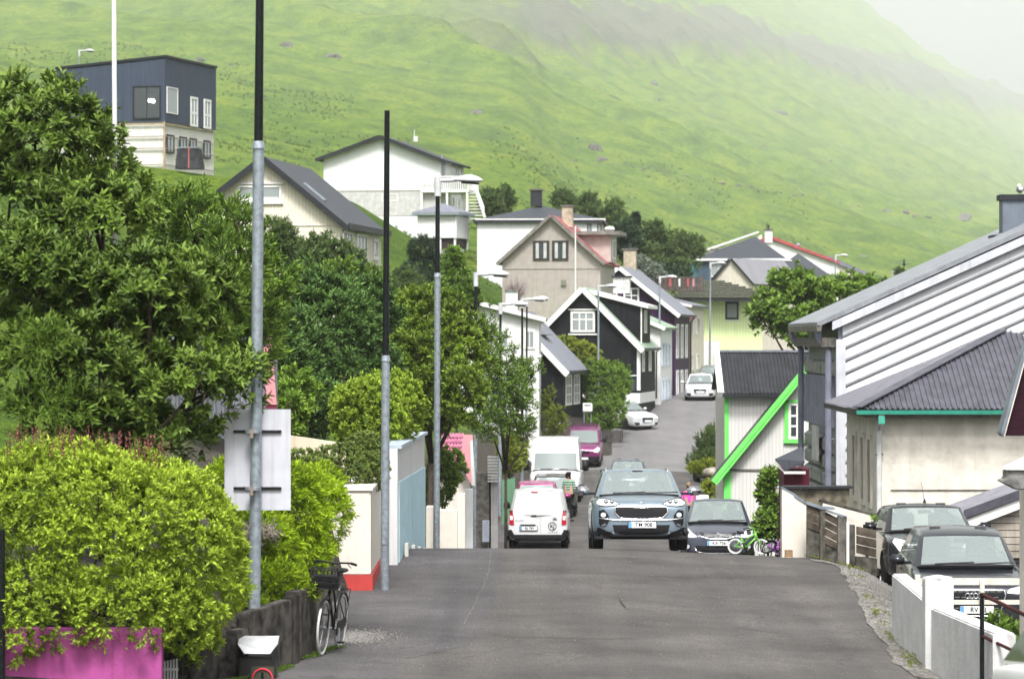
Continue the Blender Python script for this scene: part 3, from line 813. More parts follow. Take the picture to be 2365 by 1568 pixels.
# white hip house
h = House('white_hip_house', 'plain white house with low dark hip roof and square dark chimney', 1248, 640, 206, 3)
zt = h.V(508)
hip(h, h.U(1102), h.U(1388), 0, zt, 8, W_WHITE, ROOF_DK, DARKTRIM, h.V(470) - zt, oh=.2, ridge_half=.2, below=5)
for a in (1379, 1356): h.front(a, a + 10, 518, 538, cols=1, fm=DARKTRIM, fw=.04, gm=GLASS_LT)
MB().box((h.U(1248), -.21, zt + .0), (h.U(1398) - h.U(1098), .03, .14)).build('eaves_board', TRIM, h.root)
chimney(h.root, (h.U(1233), 3.5, h.V(472)), .72, .72, 1.0, DARKTRIM, CONCRETE)

# white shallow gable house with stair ---------------------------------------------------------------
h = House('white_gable_house', 'large white shallow gable house with raised deck and outside stair', 877, 500, 221, 9.5)
ur, ul = h.U(1018), h.U(746)
h.gable(ul, ur, h.U(880), h.V(366), h.V(372), h.V(318), 8.5, paint('cool white boards', (.62, .645, .64), var=.04, streak=.04), ROOF_DK, DARKTRIM, oh=.45, barge=.22, below=3)
MB().box(((ul + ur) / 2, -.02, h.V(441)), (ur - ul, .06, .06)).build('string_course', GREIGE, h.root)
MB().box(((ul + ur) / 2, -.012, h.V(470)), (ur - ul - .04, .03, 1.65)).build('basement_wall', paint('pale grey basement', (.48, .48, .47)), h.root)
h.front(882, 920, 448, 466, cols=1, fw=.07, gm=GLASS_DK)
for a, b in ((3.6, 5.7), (6.4, 7.6)): h.side(ur, a, b, h.V(402), h.V(377), cols=3 if b - a > 2 else 1, fw=.1, bw=.07, gm=GLASS_LT)
MB().box((ur + .02, .9, h.V(385)), (.06, 1.0, 1.5)).build('door', paint('grey door', (.3, .31, .33)), h.root)
for a in (2.0, 4.2, 6.2): h.side(ur, a, a + .8, h.V(472), h.V(448), cols=1, fw=.08, gm=GLASS_LT)
MB().tube((h.U(940), 3, h.V(322)), (h.U(940), 3, h.V(310)), .16).tube((h.U(937), 3, h.V(310)), (h.U(937), 3, h.V(294)), .02).build('roof_vent', TRIM, h.root)
dk = MB().box((ur + .35, 1.6, h.V(443)), (3.2, 4.0, .18)).build('deck', TRIM, h.root)
for x_ in (ur - 1.2, ur + .5, ur + 1.85): MB().box((x_, -.3, h.V(443) / 2 + .1 - .6), (.14, .14, h.V(443) + 1.2)).build('post', TRIM, dk)
for i in range(22): MB().box((ur - 1.2 + i * .145, -.36, h.V(426)), (.06, .05, .85)).build('baluster', TRIM, dk)
MB().box((ur + .35, -.37, h.V(410)), (3.2, .08, .08)).build('hand_rail', TRIM, dk)
for i in range(14): MB().box((ur + 1.93, -.3 + i * .28, h.V(426)), (.05, .06, .85)).build('baluster', TRIM, dk)
MB().box((ur + 1.93, 1.6, h.V(410)), (.08, 4, .08)).build('hand_rail', TRIM, dk)
st = MB().prism([(ur + 1.2, .3, h.V(440)), (ur + 1.35, .3, h.V(440)), (ur + 2.0, .3, h.V(512)), (ur + 1.8, .3, h.V(512))], (0, .08, 0)).prism([(ur + 2.0, 1.5, h.V(440)), (ur + 2.15, 1.5, h.V(440)), (ur + 2.9, 1.5, h.V(512)), (ur + 2.7, 1.5, h.V(512))], (0, .08, 0)).build('stair_string', TRIM, h.root)
for i in range(9):
    t = (i + .5) / 9
    MB().box((ur + 1.85 + .65 * t, .2, h.V(445) + (h.V(510) - h.V(445)) * t), (1.0, .3, .05)).build('tread', TRIM, st)
MB().prism([(ur + 1.95, -.1, h.V(405)), (ur + 2.15, -.1, h.V(405)), (ur + 2.95, -.1, h.V(480)), (ur + 2.95, -.1, h.V(500))], (0, .06, 0)).build('stair_rail', TRIM, st)

# garden pavilion with hip roof
h = House('garden_pavilion', 'small white pavilion on posts with grey hip roof below the raised deck', 1016, 566, 205, 17)
zt = h.V(490)
hip(h, -1.45, 1.05, 0, zt, 2.6, W_WHITE, ROOF_GR, GALV, h.V(468) - zt, oh=.25, ridge_half=.02, below=-h.V(550))
for x_ in (-1.35, 0, .95):
    for y_ in (.1, 2.5): MB().box((x_, y_, .1), (.12, .12, .7)).build('post', TRIM, h.root)
MB().box((-.2, 1.3, .1), (2.3, 2.2, .6)).build('underfloor_boards', paint('dark brown boards', (.05, .035, .035)), h.root)
MB().box((1.03, -.02, h.V(521)), (.1, .06, 1.6)).build('corner_board', TRIM, h.root)

# beige gable house behind the poles ------------------------------------------------------------------
BEIGE = boards('ivory boards', (.66, .61, .52), pitch=.14, var=.04, streak=.04)
h = House('ivory_house', 'ivory boarded gable house with dark roof and a wide picture window', 610, 640, 132, 7.5)
ur, ul = h.U(792), h.U(470)
h.gable(ul, ur, 0, h.V(477), h.V(520), h.V(370), 9.0, BEIGE, ROOF_DK, DARKTRIM, oh=.35, barge=.22, below=4)
h.front(549, 651, 428, 467, cols=2, fw=.09, gm=GLASS_LT)
MB().box((h.U(600), -.04, h.V(424)), (1.95, .1, .06)).build('window_head', TRIM, h.root)
MB().box((h.U(600), -.04, h.V(470)), (1.9, .1, .06)).build('sill', TRIM, h.root)
for x_, w_ in ((574, .62), (626, .62)): MB().box((h.U(x_), -.035, h.V(461)), (w_, .012, .18)).build('curtain', TRIM, h.root)
MB().box((0, -.015, h.V(521)), (2 * ur, .04, .04)).build('string_course', BEIGE, h.root)
for a, b, z0, z1, c_ in ((.7, 2.0, h.V(580), h.V(533), 2), (3.0, 5.4, h.V(596), h.V(534), 3), (7.0, 8.0, h.V(588), h.V(540), 1)): h.side(ur, a, b, z0, z1, cols=c_, fw=.11, bw=.1, gm=GLASS_LT, sill=.05)
MB().box((ur + .36, 4.4, h.V(524)), (.06, 9.9, .22)).build('eaves_board', DARKTRIM, h.root)
dv = Vector((ur, 0, h.V(520) - h.V(370))).normalized()
mid = Vector((0, 1.6, h.V(370))) + dv * 2.1
MB().obox(mid + Vector((dv.z * -1, 0, dv.x)) * .17, dv * .55, (0, .22, 0), Vector((-dv.z, 0, dv.x)) * .03).build('skylight', GALV, h.root)
MB().path([(ur + .3, 0.1, h.V(528)), (ur + .05, -.06, h.V(540)), (ur + .05, -.06, 0)], .04).build('downpipe', TRIM, h.root)

# modern two tone house -----------------------------------------------------------------------------
NAVY = boards('dark navy boards', (.055, .070, .105), pitch=.16, var=.12, streak=.1)
WRAP = paint('white building wrap', (.64, .64, .60), var=.05)
BATTEN = paint('raw timber batten', (.42, .31, .21), var=.2)
h = House('navy_box_house', 'unfinished box house with navy boards over a white wrapped lower storey', 381, 396, 170, 16)
zt, zm = h.V(134), h.V(281)
xl = h.U(120); dp = 7.2
MB().prism([(xl, 0, zm), (0, 0, zm), (0, 0, zt), (xl, 0, h.V(156))], (0, dp, 0)).build('upper_storey', NAVY, h.root)
MB().prism([(xl - .05, -.06, h.V(155)), (.06, -.06, zt + .02), (.06, -.06, zt + .14), (xl - .05, -.06, h.V(155) + .12)], (0, dp + .12, 0)).build('roof', DARKTRIM, h.root)
MB().box((xl / 2 - .06, dp / 2 + .03, zm / 2 - 1), (-xl - .12, dp - .12, zm + 2)).build('lower_storey', WRAP, h.root)
for z_ in (zm - .12, zm - .75, zm - 1.35, .35):
    MB().box((xl / 2, -.02, z_), (-xl, .05, .055)).build('batten', BATTEN if z_ == zm - .12 else GREIGE, h.root)
    MB().box((-.04, dp / 2, z_), (.05, dp, .055)).build('batten', BATTEN if z_ == zm - .12 else GREIGE, h.root)
MB().box((-.03, -.025, zm / 2), (.1, .06, zm)).build('corner_batten', BATTEN, h.root)
loggia = h.front(305, 371, 198, 275, cols=2, fw=.06, fm=DARKTRIM, gm=GLASS_DK)
lm = bpy.data.materials.new('lit lamp'); lm.use_nodes = True
lm.node_tree.nodes['Principled BSDF'].inputs['Emission Color'].default_value = (1, .98, .9, 1)
lm.node_tree.nodes['Principled BSDF'].inputs['Emission Strength'].default_value = 3
MB().obox((h.U(350), -.07, h.V(233)), (.17, 0, -.02), (0, 0, .09), (0, .02, 0)).build('lamp', lm, loggia, bevel=.03)
window(h.root, (0, .95, h.V(230)), (0, 1, 0), (1, 0, 0), 1.5, 1.35, cols=1, fm=TRIM, gm=GLASS_LT, fw=.05)
for t_ in (4.0, 5.9): window(h.root, (0, t_, h.V(247)), (0, 1, 0), (1, 0, 0), 1.0, 1.55, cols=2, rows=2, rowsplit=[0, .45, 1], fm=TRIM, gm=GLASS_LT, fw=.13, bw=.12)
for t_, w_ in ((.85, 1.0), (2.6, .95), (4.0, .95), (6.0, .95)): window(h.root, (-.06, t_, h.V(331)), (0, 1, 0), (1, 0, 0), w_, .95, cols=2, fm=DARKTRIM, gm=GLASS_LT, fw=.07, bw=.06)
# slate pallet
p = thing('slate_stack', 'strapped stack of dark roofing slates in front of the white wrapped storey', 'slate stack', PX(438, 392, 166), R(-14))
for i in range(12):
    w_ = 1.28 - .022 * i
    MB().box((random.uniform(-.02, .02), 0, .05 + i * .085), (w_, .8, .078)).build('slate_layer', paint('roofing slate', (.05, .052, .06), var=.3), p)
MB().box((0, 0, 1.08), (1.05, .72, .06)).build('cover_sheet', GALV, p)
MB().box((.1, -.42, .55), (.06, .01, 1.05)).build('strap', paint('red strap', (.4, .1, .08)), p)
# ------------------------------------------------------------------ buildings along the street's other side
# rendered house with black ribbed hip roof and green gutter
PLASTER = paint('stained cream plaster', (.66, .62, .55), rough=.9, var=.14, scale=2.2, streak=.06, bump=1.0, bscale=9)
RIBROOF = paint('black ribbed sheet', (.10, .10, .125), rough=.45, var=.2, scale=4, streak=.12, metal=.2)
h = House('plaster_house', 'stained cream plaster house with black ribbed hip roof and green gutter', 2024, 1290, 70, 0)
zt = h.V(944); Wd, Dp, oh = 6.4, 6.2, .45
MB().box((Wd / 2, Dp / 2, zt / 2 - 1), (Wd, Dp, zt + 2)).build('wall', PLASTER, h.root)
rise = 1.62
e = [Vector((-oh, -oh, zt)), Vector((Wd + oh, -oh, zt)), Vector((Wd + oh, Dp + oh, zt)), Vector((-oh, Dp + oh, zt))]
hd = Dp / 2 + oh
r0, r1 = Vector((-oh + hd, Dp / 2, zt + rise)), Vector((Wd + oh - hd, Dp / 2, zt + rise))
nf = Vector((0, -rise, hd)).normalized()
pf = lambda u: Vector((-oh + u, -oh + min(u, hd, Wd + 2 * oh - u), zt + rise * min(u, hd, Wd + 2 * oh - u) / hd))
MB().corrugated(e[0], (1, 0, 0), (0, 0, 0), Wd + 2 * oh, .115, .032, nf, top=pf).build('roof_sheet', RIBROOF, h.root, recalc=False)
nl = Vector((-rise, 0, hd)).normalized()
pl = lambda u: Vector((-oh + min(u, Dp + 2 * oh - u) , Dp + oh - u, zt + rise * min(u, Dp + 2 * oh - u) / hd))
MB().corrugated(e[3], (0, -1, 0), (0, 0, 0), Dp + 2 * oh, .115, .032, nl, top=pl).build('roof_sheet', RIBROOF, h.root, recalc=False)
MB().add([e[2], e[3], r0, r1], [(0, 1, 2, 3)]).add([e[1], e[2], r1], [(0, 1, 2)]).build('roof_sheet', RIBROOF, h.root)
MB().obox((e[0] + r0) / 2 + Vector((0, 0, .05)), (r0 - e[0]) / 2, Vector((1, -1, 0)).normalized() * .13, (0, 0, .012)).build('hip_flashing', RIBROOF, h.root)
GGREEN = paint('green gutter paint', (.05, .34, .25), rough=.4, var=.12)
MB().prism([(-oh - .02, -oh - .02, zt - .02), (-oh - .02, -oh - .13, zt - .02), (-oh - .02, -oh - .11, zt - .105), (-oh - .02, -oh - .03, zt - .105)], (Wd + 2 * oh, 0, 0)).build('gutter', GGREEN, h.root)
MB().box((-oh - .01, Dp / 2, zt - .06), (.05, Dp + 2 * oh, .1)).build('fascia', DARKTRIM, h.root)
MB().box((Wd / 2, Dp / 2, zt - .15), (Wd + oh, Dp + oh, .06)).build('soffit', paint('weathered grey trim', (.2, .185, .165)), h.root)
MB().path([(.05, -oh - .07, zt - .13), (.05, -.1, zt - .42), (.05, -.08, zt - .5), (.05, -.08, -.5)], .055).build('downpipe', paint('grey white pipe', (.60, .61, .62)), h.root, smooth=True)
MB().box((.05, -oh - .07, zt - .22), (.13, .1, .16)).build('hopper', GGREEN, h.root)
for k_ in (.0, 1.0): MB().box((.05, -.07, zt - .95 - k_ * 1.4), (.17, .05, .04)).build('pipe_bracket', CONCRETE, h.root)
MB().box((Wd / 2 + .15, -.01, h.V(1131)), (Wd - .3, .03, .016)).build('render_joint', CONCRETE, h.root)
for t_ in (.8, 2.2, 4.0): window(h.root, (0, t_ + .3, zt - 1.35), (0, 1, 0), (-1, 0, 0), .75, 1.55, cols=1, fm=PLASTER, gm=GLASS_DK, fw=.1)

# the white ribbed warehouse
CLAD = paint('white metal cladding', (.50, .51, .54), rough=.45, var=.05, streak=.05, scale=1.2)
CLADG = paint('pale grey metal trim', (.50, .51, .56), rough=.45, var=.08)
LAV = paint('lavender grey metal', (.21, .22, .29), rough=.5, var=.15, streak=.12)
h = House('ribbed_warehouse', 'white metal warehouse gable with ribs running up its roof slope', 1935, 1290, 80, 0)
s_ = h.s
ze, dp, Wd = h.V(750), 8.2, 9.5
sl = .446
MB().prism([(.02, .1, -2), (Wd, .1, -2), (Wd, .1, ze + Wd * sl), (.02, .1, ze)], (0, dp - .2, 0)).build('wall', LAV, h.root)
pitch = .305
n_ = 0
z_ = ze + .02
while z_ > -Wd * sl + .1:
    # one sloping profiled strip: broad face, lip, recess
    prof = [(.03, -.02), (-.05, .0), (-.06, .018), (-.03, .026), (-.03, .044), (-.06, .05), (-.055, .068), (-.015, .27), (.03, .285)]
    x0_ = .12 if z_ > .0 else .12 + (-z_) / sl
    if x0_ < Wd - .3:
        vs_ = []
        for xx in (x0_, Wd):
            for yy, zz in prof: vs_.append((xx, .09 + yy, z_ + (xx - .12) * sl + zz - .31))
        k = len(prof)
        MB().add(vs_, [(i, i + 1, k + i + 1, k + i) for i in range(k - 1)] + [tuple(range(k)), tuple(range(2 * k - 1, k - 1, -1))]).build('cladding_strip', CLAD, h.root)
    z_ -= pitch
MB().prism([(-.14, -.1, ze + .07), (Wd, -.1, ze + .07 + Wd * sl + .07), (Wd, -.1, ze + Wd * sl - .06), (-.14, -.1, ze - .13)], (0, .12, 0)).build('verge_trim', CLADG, h.root)
MB().prism([(-.5, -.05, ze - .06), (Wd, -.05, ze + Wd * sl + .2), (Wd, -.05, ze + Wd * sl + .32), (-.5, -.05, ze + .06)], (0, dp + .2, 0)).build('roof', paint('weathered grey roof', (.22, .235, .26), var=.15), h.root)
MB().box((.06, -.06, ze / 2 - .7), (.22, .16, ze + .7)).build('corner_trim', CLADG, h.root)
# street side: ribbed sheets and pressed panels
MB().corrugated((-.02, 7.9, h.V(990)), (0, -1, 0), (0, 0, h.V(870) - h.V(990)), 7.6, .5, .12, (-1, 0, 0)).build('ribbed_panel', LAV, h.root, recalc=False)
PRESS = paint('pressed grey panel', (.26, .27, .27), rough=.5, var=.3, scale=5, streak=.25)
for r_ in range(7):
    for c_ in range(3):
        zc = h.V(1000) - .34 - r_ * .42 if r_ < 6 else h.V(852)
        k = MB(); yc = 1.5 + c_ * 2.5
        k.add([(-.03, yc - 1.2, zc - .2), (-.03, yc + 1.2, zc - .2), (-.03, yc + 1.2, zc + .2), (-.03, yc - 1.2, zc + .2), (-.15, yc - .95, zc - .12), (-.15, yc + .95, zc - .12), (-.15, yc + .95, zc + .14), (-.15, yc - .95, zc + .14)],
              [(0, 1, 5, 4), (1, 2, 6, 5), (2, 3, 7, 6), (3, 0, 4, 7), (4, 5, 6, 7)])
        k.build('pressed_panel', PRESS, h.root)
for i, y_ in enumerate((.3, 7.9)):
    MB().path([(-.45, y_, ze - .15), (-.42, y_, ze - .35), (-.2, y_, ze - .6), (-.2, y_, -1)], .08).build('downpipe', LAV, h.root, smooth=True)
MB().prism([(-.38, -.05, ze - .02), (-.52, -.05, ze - .02), (-.50, -.05, ze - .16), (-.40, -.05, ze - .16)], (0, dp, 0)).build('gutter', paint('weathered grey trim', (.2, .185, .165)), h.root)
MB().box((-.2, dp / 2, ze - .42), (.35, dp - .3, .22)).build('eaves_beam', CONCRETE, h.root)
MB().box((-.25, 3.2, h.V(1032)), (.06, 1.3, .85)).build('notice_board', paint('pale board', (.5, .5, .5)), h.root)
# the chimney on its slope
cx_ = XP(2340, 84.3) - h.root.location.x
ck = MB().box((cx_, 4.3, ZP(508, 84.3) - h.root.location.z), (.62, .62, 1.15)).build('chimney', paint('blue grey metal', (.12, .145, .18), var=.1), h.root)
MB().box((cx_, 4.3, ZP(457, 84.3) - h.root.location.z), (.74, .74, .14)).build('chimney_cap', DARKTRIM, ck)
MB().box((cx_ - .1, 4.3, ZP(556, 84.3) - h.root.location.z), (.95, .8, .26)).build('chimney_base', DARKTRIM, ck)
g = thing('gull', 'white gull perched on the blue grey chimney cap', 'bird', PX(2356, 450.5, 84.3))
bm_ = MB()
prof = [(.0, -.2), (.035, -.17), (.075, -.06), (.085, .03), (.06, .11), (.045, .14)]
bm_.lathe([(max(r_, .002), y_) for r_, y_ in prof], 12, axis='y', c=(0, 0, .13), closed=True)
bm_.lathe([(.002, -.06), (.035, -.045), (.05, 0), (.035, .04), (.002, .05)], 10, axis='z', c=(0, .15, .235))
bm_.path([(0, .12, .15), (0, .14, .19), (0, .15, .22)], [.055, .045, .04], 10)
bm_.build('body', paint('white feathers', (.8, .8, .8), bump=0), g, smooth='all')
MB().lathe([(.012, 0), (.01, .03), (.002, .055)], 6, axis='y', c=(0, .19, .23)).build('beak', paint('yellow beak', (.6, .4, .05)), g)
for sx in (-1, 1):
    MB().obox((sx * .07, -.06, .15), (.012, 0, 0), (0, .16, -.02), (0, .01, .05)).build('wing', paint('grey feathers', (.3, .32, .34)), g, bevel=.008)
    MB().tube((sx * .03, .01, 0), (sx * .03, .01, .07), .008, n=6).build('leg', paint('pink leg', (.5, .3, .25)), g)

# house with bright green trim -------------------------------------------------------------------
WB = boards('white vertical boards', (.60, .59, .57), pitch=.105, var=.04, streak=.04, depth=.6)
GTRIM = paint('bright green trim', (.16, .70, .13), rough=.45, var=.06, streak=.04, bump=.05)
CORR = paint('charcoal corrugated sheet', (.035, .037, .042), rough=.45, var=.2)
h = House('green_trim_house', 'white boarded house with bright green barge board and corner boards', 1673, 1290, 95, 0)
zE = h.V(1087)
W2 = 7.0
pk = zE + 4.3
MB().prism([(0, 0, -2), (W2, 0, -2), (W2, 0, zE), (W2 / 2, 0, pk), (0, 0, zE)], (0, .78, 0)).build('gable_wall', WB, h.root)
dv = Vector((W2 / 2, 0, pk - zE)).normalized(); nv = Vector((-dv.z, 0, dv.x))
st_ = Vector((0, -.3, zE)) - dv * .45
MB().prism([st_ + nv * .02, st_ + dv * 5.6 + nv * .02, st_ + dv * 5.6 + nv * .14, st_ + nv * .14], (0, .95, 0)).build('roof_slope', CORR, h.root)
MB().prism([st_ + nv * .145, st_ + dv * 5.6 + nv * .145, st_ + dv * 5.6 + nv * .02, st_ + nv * .02], (0, -.05, 0)).build('barge_board', GTRIM, h.root)
MB().prism([st_ + nv * .01, st_ + dv * 5.6 + nv * .01, st_ + dv * 5.6 - nv * .065, st_ - nv * .065], (0, -.035, 0)).build('barge_board', GTRIM, h.root)
st2 = Vector((W2, -.3, zE)); dv2 = Vector((-dv.x, 0, dv.z)); nv2 = Vector((dv.z, 0, dv.x))
MB().prism([st2 + nv2 * .02, st2 + dv2 * 5.5 + nv2 * .02, st2 + dv2 * 5.5 + nv2 * .14, st2 + nv2 * .14], (0, .95, 0)).build('roof_slope', CORR, h.root)
MB().box((.08, -.02, zE / 2 - .5), (.2, .06, zE + 1)).build('corner_board', GTRIM, h.root)
MB().box((2.2, -.015, zE + .03), (4.4, .045, .045)).build('drip_board', paint('weathered grey trim', (.2, .185, .165)), h.root)
wx0, wx1 = h.U(1820), h.U(1862)
window(h.root, ((wx0 + wx1) / 2, 0, h.V(972)), (1, 0, 0), (0, -1, 0), wx1 - wx0, h.V(930) - h.V(1014), cols=2, rows=3, fw=.08, bw=.06, gm=GLASS_DK)
MB().box((wx0 - .05, -.03, h.V(972)), (.11, .07, 1.2)).box(((wx0 + wx1) / 2, -.035, h.V(1019)), (wx1 - wx0 + .25, .1, .1)).box(((wx0 + wx1) / 2, -.03, h.V(927)), (wx1 - wx0 + .25, .07, .07)).build('window_surround', GTRIM, h.root)
MB().box((h.U(1798), -.03, h.V(1108)), (.6, .06, .08)).build('lintel', GTRIM, h.root)
# rear wing
yw = .8; sw = S(95 + yw)
zz = lambda y: (ZP(y, 95 + yw) - h.root.location.z)
xx = lambda x: XP(x, 95 + yw) - h.root.location.x
MB().box((xx(1677) + 3.2, yw + 2.5, zz(905) / 2 - 1), (6.4, 5.0, zz(905) + 2)).build('rear_wing_wall', WB, h.root)
MB().box((xx(1678), yw - .03, zz(910) / 2 - .5), (.12, .06, zz(910) + 1)).build('corner_board', GTRIM, h.root)
rv = Vector((0, 2.2, 1.2)); 
MB().corrugated((xx(1667), yw - .3, zz(908)), (1, 0, 0), rv, 6.8, .105, .035, Vector((0, -rv.z, rv.y)).normalized()).build('roof_sheet', CORR, h.root, recalc=False)
MB().corrugated((xx(1667) + 6.8, yw + 5.3, zz(908)), (-1, 0, 0), Vector((0, -3.4, rv.z)), 6.8, .105, .035, Vector((0, rv.z, 3.4)).normalized()).build('roof_sheet', CORR, h.root, recalc=False)
MB().obox(Vector((xx(1663), yw - .33, zz(910))) + rv / 2, (.09, 0, 0), rv / 2 * 1.03, Vector((0, -rv.z, rv.y)).normalized() * .09).build('verge_board', TRIM, h.root)
MB().box((xx(1667) + 3.4, yw - .36, zz(912)), (6.8, .07, .09)).build('gutter', DARKTRIM, h.root)
MB().box((xx(1667) + 3.4, yw + 1.9, zz(908) + 1.2), (6.8, .3, .06)).build('ridge_cap', ROOF_GR, h.root)
MB().lathe([(.02, 0), (.07, .04), (.08, .1), (.02, .16)], 10, axis='z', c=(-.25, .1, h.V(1112))).build('wall_lamp', GALV, h.root)

# small maroon lean-to
h = House('maroon_shed', 'little maroon boarded shed with black sheet roof against the warehouse', 1822, 1290, 77, 0)
MB().box((.18, .8, h.V(1083) / 2 - .5), (.58, 1.5, h.V(1083) + 1)).build('wall', boards('maroon boards', (.10, .012, .03), pitch=.1), h.root)
MB().prism([(h.U(1788), -.25, h.V(1062)), (h.U(1812), -.3, h.V(1086)), (h.U(1856), -.3, h.V(1068)), (h.U(1856), .5, h.V(1036))], (.0, 0, .035)).build('roof_sheet', ROOF_DK, h.root)
MB().box((h.U(1833), -.28, h.V(1090)), (.5, .05, .06)).build('gutter', TRIM, h.root)
MB().prism([(h.U(1788), -.22, h.V(1064)), (h.U(1812), -.25, h.V(1088)), (h.U(1812), -.25, h.V(1094)), (h.U(1788), -.22, h.V(1070))], (0, .05, 0)).build('eaves_board', TRIM, h.root)

# boundary walls behind the gravel ------------------------------------------------------------------
def Z(y, d): return ZP(y, d)
def wall_prism(mb, pts, depth): return mb.prism(pts, (0, depth, 0))
d0 = 62.0
w = thing('cream_end_wall', 'cream rendered end wall with sloping slate coping beside the children bikes', 'wall', (XP(1838, d0), d0, road_z(4.8, d0)))
o = w.location
def rel(x, y, d): return Vector((XP(x, d) - o.x, d - o.y, ZP(y, d) - o.z))
q = [rel(1806, 1310, d0), rel(1862, 1320, d0), rel(1862, 1160, d0), rel(1806, 1128, d0)]
MB().prism(q, (0, .35, 0)).build('wall_face', W_CREAM, w)
SLATE = paint('slate coping', (.17, .20, .24), var=.2)
MB().prism([rel(1804, 1122, d0), rel(1838, 1141, d0), rel(1838, 1147, d0), rel(1804, 1128, d0)], (0, .5, 0)).build('coping_slab', SLATE, w)
MB().prism([rel(1834, 1140, d0 - .02), rel(1864, 1160, d0 - .02), rel(1864, 1166, d0 - .02), rel(1834, 1146, d0 - .02)], (0, .5, 0)).build('coping_slab', SLATE, w)
w = thing('rubble_wall', 'low lichened rubble wall with flat slate coping under the warehouse', 'wall', (XP(1895, 66), 66, gz(6.2, 66)))
o = w.location
MB().prism([rel(1808, 1300, 66), rel(1962, 1330, 66), rel(1962, 1128, 66), rel(1808, 1128, 66)], (0, .35, 0)).build('wall_face', paint('lichened rubble', (.17, .15, .10), var=.5, scale=5, bump=1.0, bscale=7), w)
for i in range(4): MB().box(((rel(1808, 0, 66).x + .18 + i * .345), .15, rel(0, 1125, 66).z), (.335, .5, .045)).build('coping_slab', DARKTRIM, w)

WOOD = paint('old dark fence plank', (.105, .085, .065), rough=.9, var=.4, scale=3, streak=.3, bump=.6)
MOSSC = paint('mossy dark concrete', (.10, .095, .08), rough=.95, var=.4, scale=6, streak=.3, bump=.8)
f = thing('plank_fence', 'weathered dark plank fence with concrete posts stepping down beside the gravel', 'fence', (XP(1935, 61.3), 61.3, gz(6.2, 61.3)))
o = f.location
dF = 61.3
def plank(x0, x1, ya, yb, hgt):
    a, b = rel(x0, ya, dF), rel(x1, yb, dF)
    MB().prism([a, b, b - Vector((0, 0, hgt)), a - Vector((0, 0, hgt))], (0, .045, 0)).build('plank', WOOD, f, bevel=.006)
for i in range(3): plank(1864, 1893, 1163 + i * 19, 1173 + i * 20, .14)
for i in range(4): plank(1906, 1934, 1181 + i * 19, 1196 + i * 19, .14)
for i in range(3): plank(1978, 2024, 1215 + i * 21, 1224 + i * 22, .155)
for x0, x1, y0, y1 in ((1863, 1896, 1214, 1310), (1904, 1936, 1255, 1330)):
    a, b = rel(x0, y0, dF + .02), rel(x1, y0 + 14, dF + .02)
    MB().prism([a, b, rel(x1, y1 + 10, dF + .02), rel(x0, y1, dF + .02)], (0, .08, 0)).build('concrete_panel', MOSSC, f)
a = rel(1976, 1285, dF + .02)
MB().prism([a, rel(2026, 1290, dF + .02), rel(2026, 1375, dF + .02), rel(1976, 1365, dF + .02)], (0, .2, 0)).build('rubble_base', MOSSC, f)
for x0, x1, y0 in ((1894, 1906, 1172), (1935, 1956, 1192), (1960, 1975, 1212)):
    a, b = rel(x0, y0, dF - .05), rel(x1, y0 + 160, dF - .05)
    MB().box(((a.x + b.x) / 2, a.y + .1, (a.z + b.z) / 2), (b.x - a.x, .2, a.z - b.z)).build('post', CONCRETE if x0 == 1935 else MOSSC, f, bevel=.01)
MB().prism([rel(1862, 1158, dF - .06), rel(1900, 1170, dF - .06), rel(1928, 1172, dF - .06), rel(1928, 1177, dF - .06), rel(1898, 1176, dF - .06), rel(1862, 1164, dF - .06)], (0, .3, 0)).build('coping_slab', SLATE, f)
MB().prism([rel(1906, 1176, dF - .05), rel(1956, 1192, dF - .05), rel(1956, 1197, dF - .05), rel(1906, 1181, dF - .05)], (0, .25, 0)).build('coping_slab', SLATE, f)
MB().tube(rel(1958, 1205, dF - .08), rel(1958, 1305, dF - .08), .03).build('waste_pipe', TRIM, f)
w = thing('sloping_capped_wall', 'pale garden wall with thin dark sloping cap behind the plank fence', 'wall', (XP(1990, 64), 64, gz(7, 64)))
o = w.location
MB().prism([rel(1900, 1330, 64), rel(2050, 1330, 64), rel(2050, 1200, 64), rel(1950, 1172, 64), rel(1900, 1160, 64)], (0, .2, 0)).build('wall_face', PLASTER, w)
MB().prism([rel(1895, 1153, 64), rel(1950, 1167, 64), rel(2052, 1194, 64), rel(2052, 1201, 64), rel(1950, 1174, 64), rel(1895, 1160, 64)], (0, .35, -.01)).build('coping', MOSSC, w)

# white garden wall with pillar -----------------------------------------------------------------
WW = paint('whitewashed wall', (.62, .62, .62), rough=.8, var=.08, scale=3, streak=.05, bump=.8, bscale=14)
w = thing('white_garden_wall', 'whitewashed garden wall with a thick pillar stepping down along the road', 'wall', (5.36, 43, gz(5.4, 43)))
o = w.location
def wseg(y0, y1, x0, x1, zt0, zt1, th=.22):
    p = [Vector((x0, y0, gz(x0, y0) - .4)), Vector((x1, y1, gz(x1, y1) - .4)), Vector((x1, y1, zt1)), Vector((x0, y0, zt0))]
    return MB().prism([v - o for v in p], (th, 0, 0))
zt_ = lambda y, d: ZP(y, d)
wseg(42.9, 46.6, 5.33, 5.30, zt_(1392, 42.9), zt_(1324, 46.6)).build('wall_panel', WW, w, bevel=.02)
wseg(38.3, 42.6, 5.52, 5.34, zt_(1462, 38.3), zt_(1402, 42.6), .26).build('wall_panel', WW, w, bevel=.02)
pz = zt_(1336, 42.75)
MB().box((5.45 - o.x, 42.75 - o.y, (pz + gz(5.4, 42.7) - .4) / 2 - o.z), (.36, .36, pz - gz(5.4, 42.7) + .4)).lathe([(.2, 0), (.2, .02), (.02, .05)], 4, c=(5.45 - o.x, 42.75 - o.y, pz - o.z)).build('pillar', WW, w, bevel=.015)
